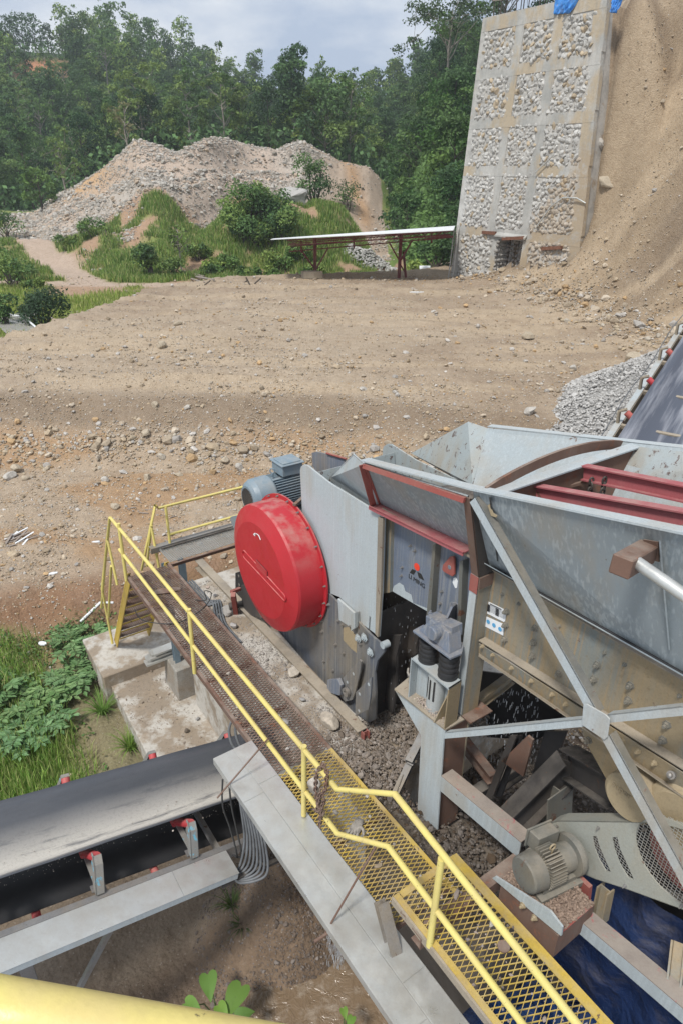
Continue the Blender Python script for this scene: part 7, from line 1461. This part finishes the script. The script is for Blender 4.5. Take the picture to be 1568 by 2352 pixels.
# house far up the hillside
hpz = hit(1068, 172)+UZ*2.6; hs_ = empty('house', hpz-UZ*2, 'small grey house with white roof half hidden on the far hillside', 'house')
MB().box(hpz-UZ*1.2, np.array([2.2, 0, 0]), np.array([0, 2, 0]), UZ*1.2).build('wall', M['conc'], hs_); MB().box(hpz+UZ*.15, np.array([2.9, 0, .1]), np.array([0, 2.6, 0]), UZ*.1).build('roof', M['plast'], hs_)
MB().box(hpz-UZ*1.0-np.array([.6, 2.02, 0]), np.array([.4, 0, 0]), np.array([0, .02, 0]), UZ*.4).build('window', M['black'], hs_)
# big boulders
rock(0, 0, 0, 1.5, 'large grey boulder half buried beside the orange streak of the hill', (.5, .49, .47), 40, 'boulder', 'boulder', p=PY(680, 445, 76)-UZ*.8)
def gr(u, v, r, label, c=(.45, .36, .25), seed=1, group=None): p = hit(u, v); return rock(u, v, 0, r, label, c, seed, p=p, group=group)
TN = (.47, .40, .30)
for i, (u, v, r, lb) in enumerate(((553, 1082, .27, 'round tan boulder at the slope foot left of the motor'), (338, 1100, .17, 'grey boulder at the slope foot in the middle left'), (40, 1085, .3, 'large tan boulder group leader at the left edge slope foot'), (25, 1100, .22, 'tan block in front of the left edge boulder'), (60, 1103, .15, 'smaller tan block right of the left edge boulder'),
        (108, 1080, .17, 'pale stone right of the left edge boulder group'), (242, 1107, .17, 'tan rock at the slope foot between the two boulder groups'), (338, 1000, .22, 'craggy tan rock halfway up the slope'), (358, 935, .2, 'long tan rock near the brink of the slope'), (430, 940, .16, 'brown rock near the brink right of the long tan rock'),
        (455, 935, .12, 'small pale rock right of the brown rock near the brink'), (372, 798, .28, 'flat orange brown stone out on the open bench'), (1215, 952, .32, 'long pale slab of rock lodged under the brink at the right'), (1450, 832, .42, 'clod of tan earth lying on the bench near the rising conveyor'), (1210, 778, .3, 'broad brown rock in front of the fill slope'),
        (833, 898, .16, 'pale flat stone on the bench right of centre'), (410, 747, .25, 'white broken stones on the far left of the bench'), (265, 1168, .17, 'tan stone alone on the muddy lane'), (1315, 850, .2, 'tan stone between the clod and the broad rock'), (517, 1062, .17, 'tan rock up slope of the round boulder'), (1390, 430, .6, 'pale boulder stuck in the fill slope beside the wall'), (1372, 340, .5, 'white rock jutting by the right edge of the wall'), (470, 1085, .13, 'grey rock left of the round boulder'), (410, 1094, .16, 'upright tan rock in the row at the slope foot'))):
    gr(u, v, r, lb, TN if i % 3 else (.5, .47, .42), 60+i)
rs_k = [stones('rock', np.zeros((1, 3))+[[0, 0, .4]], np.array([1.]), np.array([c]), 90+i, ICO2, None, None, .8, .05, .4) for i, c in enumerate(((.46, .38, .27), (.5, .45, .37), (.44, .36, .27), (.5, .4, .26)))]
usedk = [False]*4; rr_ = np.random.RandomState(31)
GA, GB = 'rocks strewn along the foot of the bench slope', 'rocks tumbled at the foot of the tall fill slope'
def drop(x, y, r, grp, lb):
    k = rr_.randint(4); o = rs_k[k]
    if usedk[k]: o = rs_k[k].copy(); COL.objects.link(o)
    usedk[k] = True; o.location = (x, y, hz(x, y)-.12*r); o.scale = (r, r*rr_.uniform(.7, 1.1), r*rr_.uniform(.7, 1)); o.rotation_euler = (0, 0, rr_.uniform(0, 6.28)); tag(o, lb, 'rock', grp)
for i in range(70):
    x = rr_.uniform(-14, 3.5); yb = 24.4 if x < -1 else 24.6-.27*(x+1); dfoot = rr_.normal(2.6, .55); drop(x, yb-dfoot-(.0), .05+rr_.pareto(3.5)*.05+.04, GA, 'tan rock in the row along the foot of the bench slope')
for i in range(120):
    f = rr_.rand()**.7; x = np.interp(f, [0, .35, .7, 1], [10.5, 12.6, 14.6, 17]); y = np.interp(f, [0, .35, .7, 1], [44.5, 38, 31, 26]); o_ = rr_.normal(-.5, .8); drop(x+o_*.97, y+o_*.24+rr_.uniform(-1, 1), (.10+rr_.pareto(3.5)*.08)*(1.25 if f > .4 else .9), GB, 'tan rock in the tumble at the foot of the tall fill slope')
# ================================================================ AIR
hb = MB().box((0, 133, 47), (220, 0, 0), (0, 140, 0), (0, 0, 60.)).build('haze', None)
hm = bpy.data.materials.new('haze_air'); hm.use_nodes = True; hn = hm.node_tree.nodes; hn.clear(); ho = hn.new('ShaderNodeOutputMaterial'); hv = hn.new('ShaderNodeVolumePrincipled')
hv.inputs['Color'].default_value = (.86, .93, 1, 1); hv.inputs['Density'].default_value = .00055; hv.inputs['Anisotropy'].default_value = .2; hm.node_tree.links.new(hv.outputs[0], ho.inputs['Volume']); hb.data.materials.append(hm)
hm.cycles.homogeneous_volume = True if hasattr(hm.cycles, 'homogeneous_volume') else True
tag(hb, kind='stuff', label='pale air haze filling the valley', cat='haze')
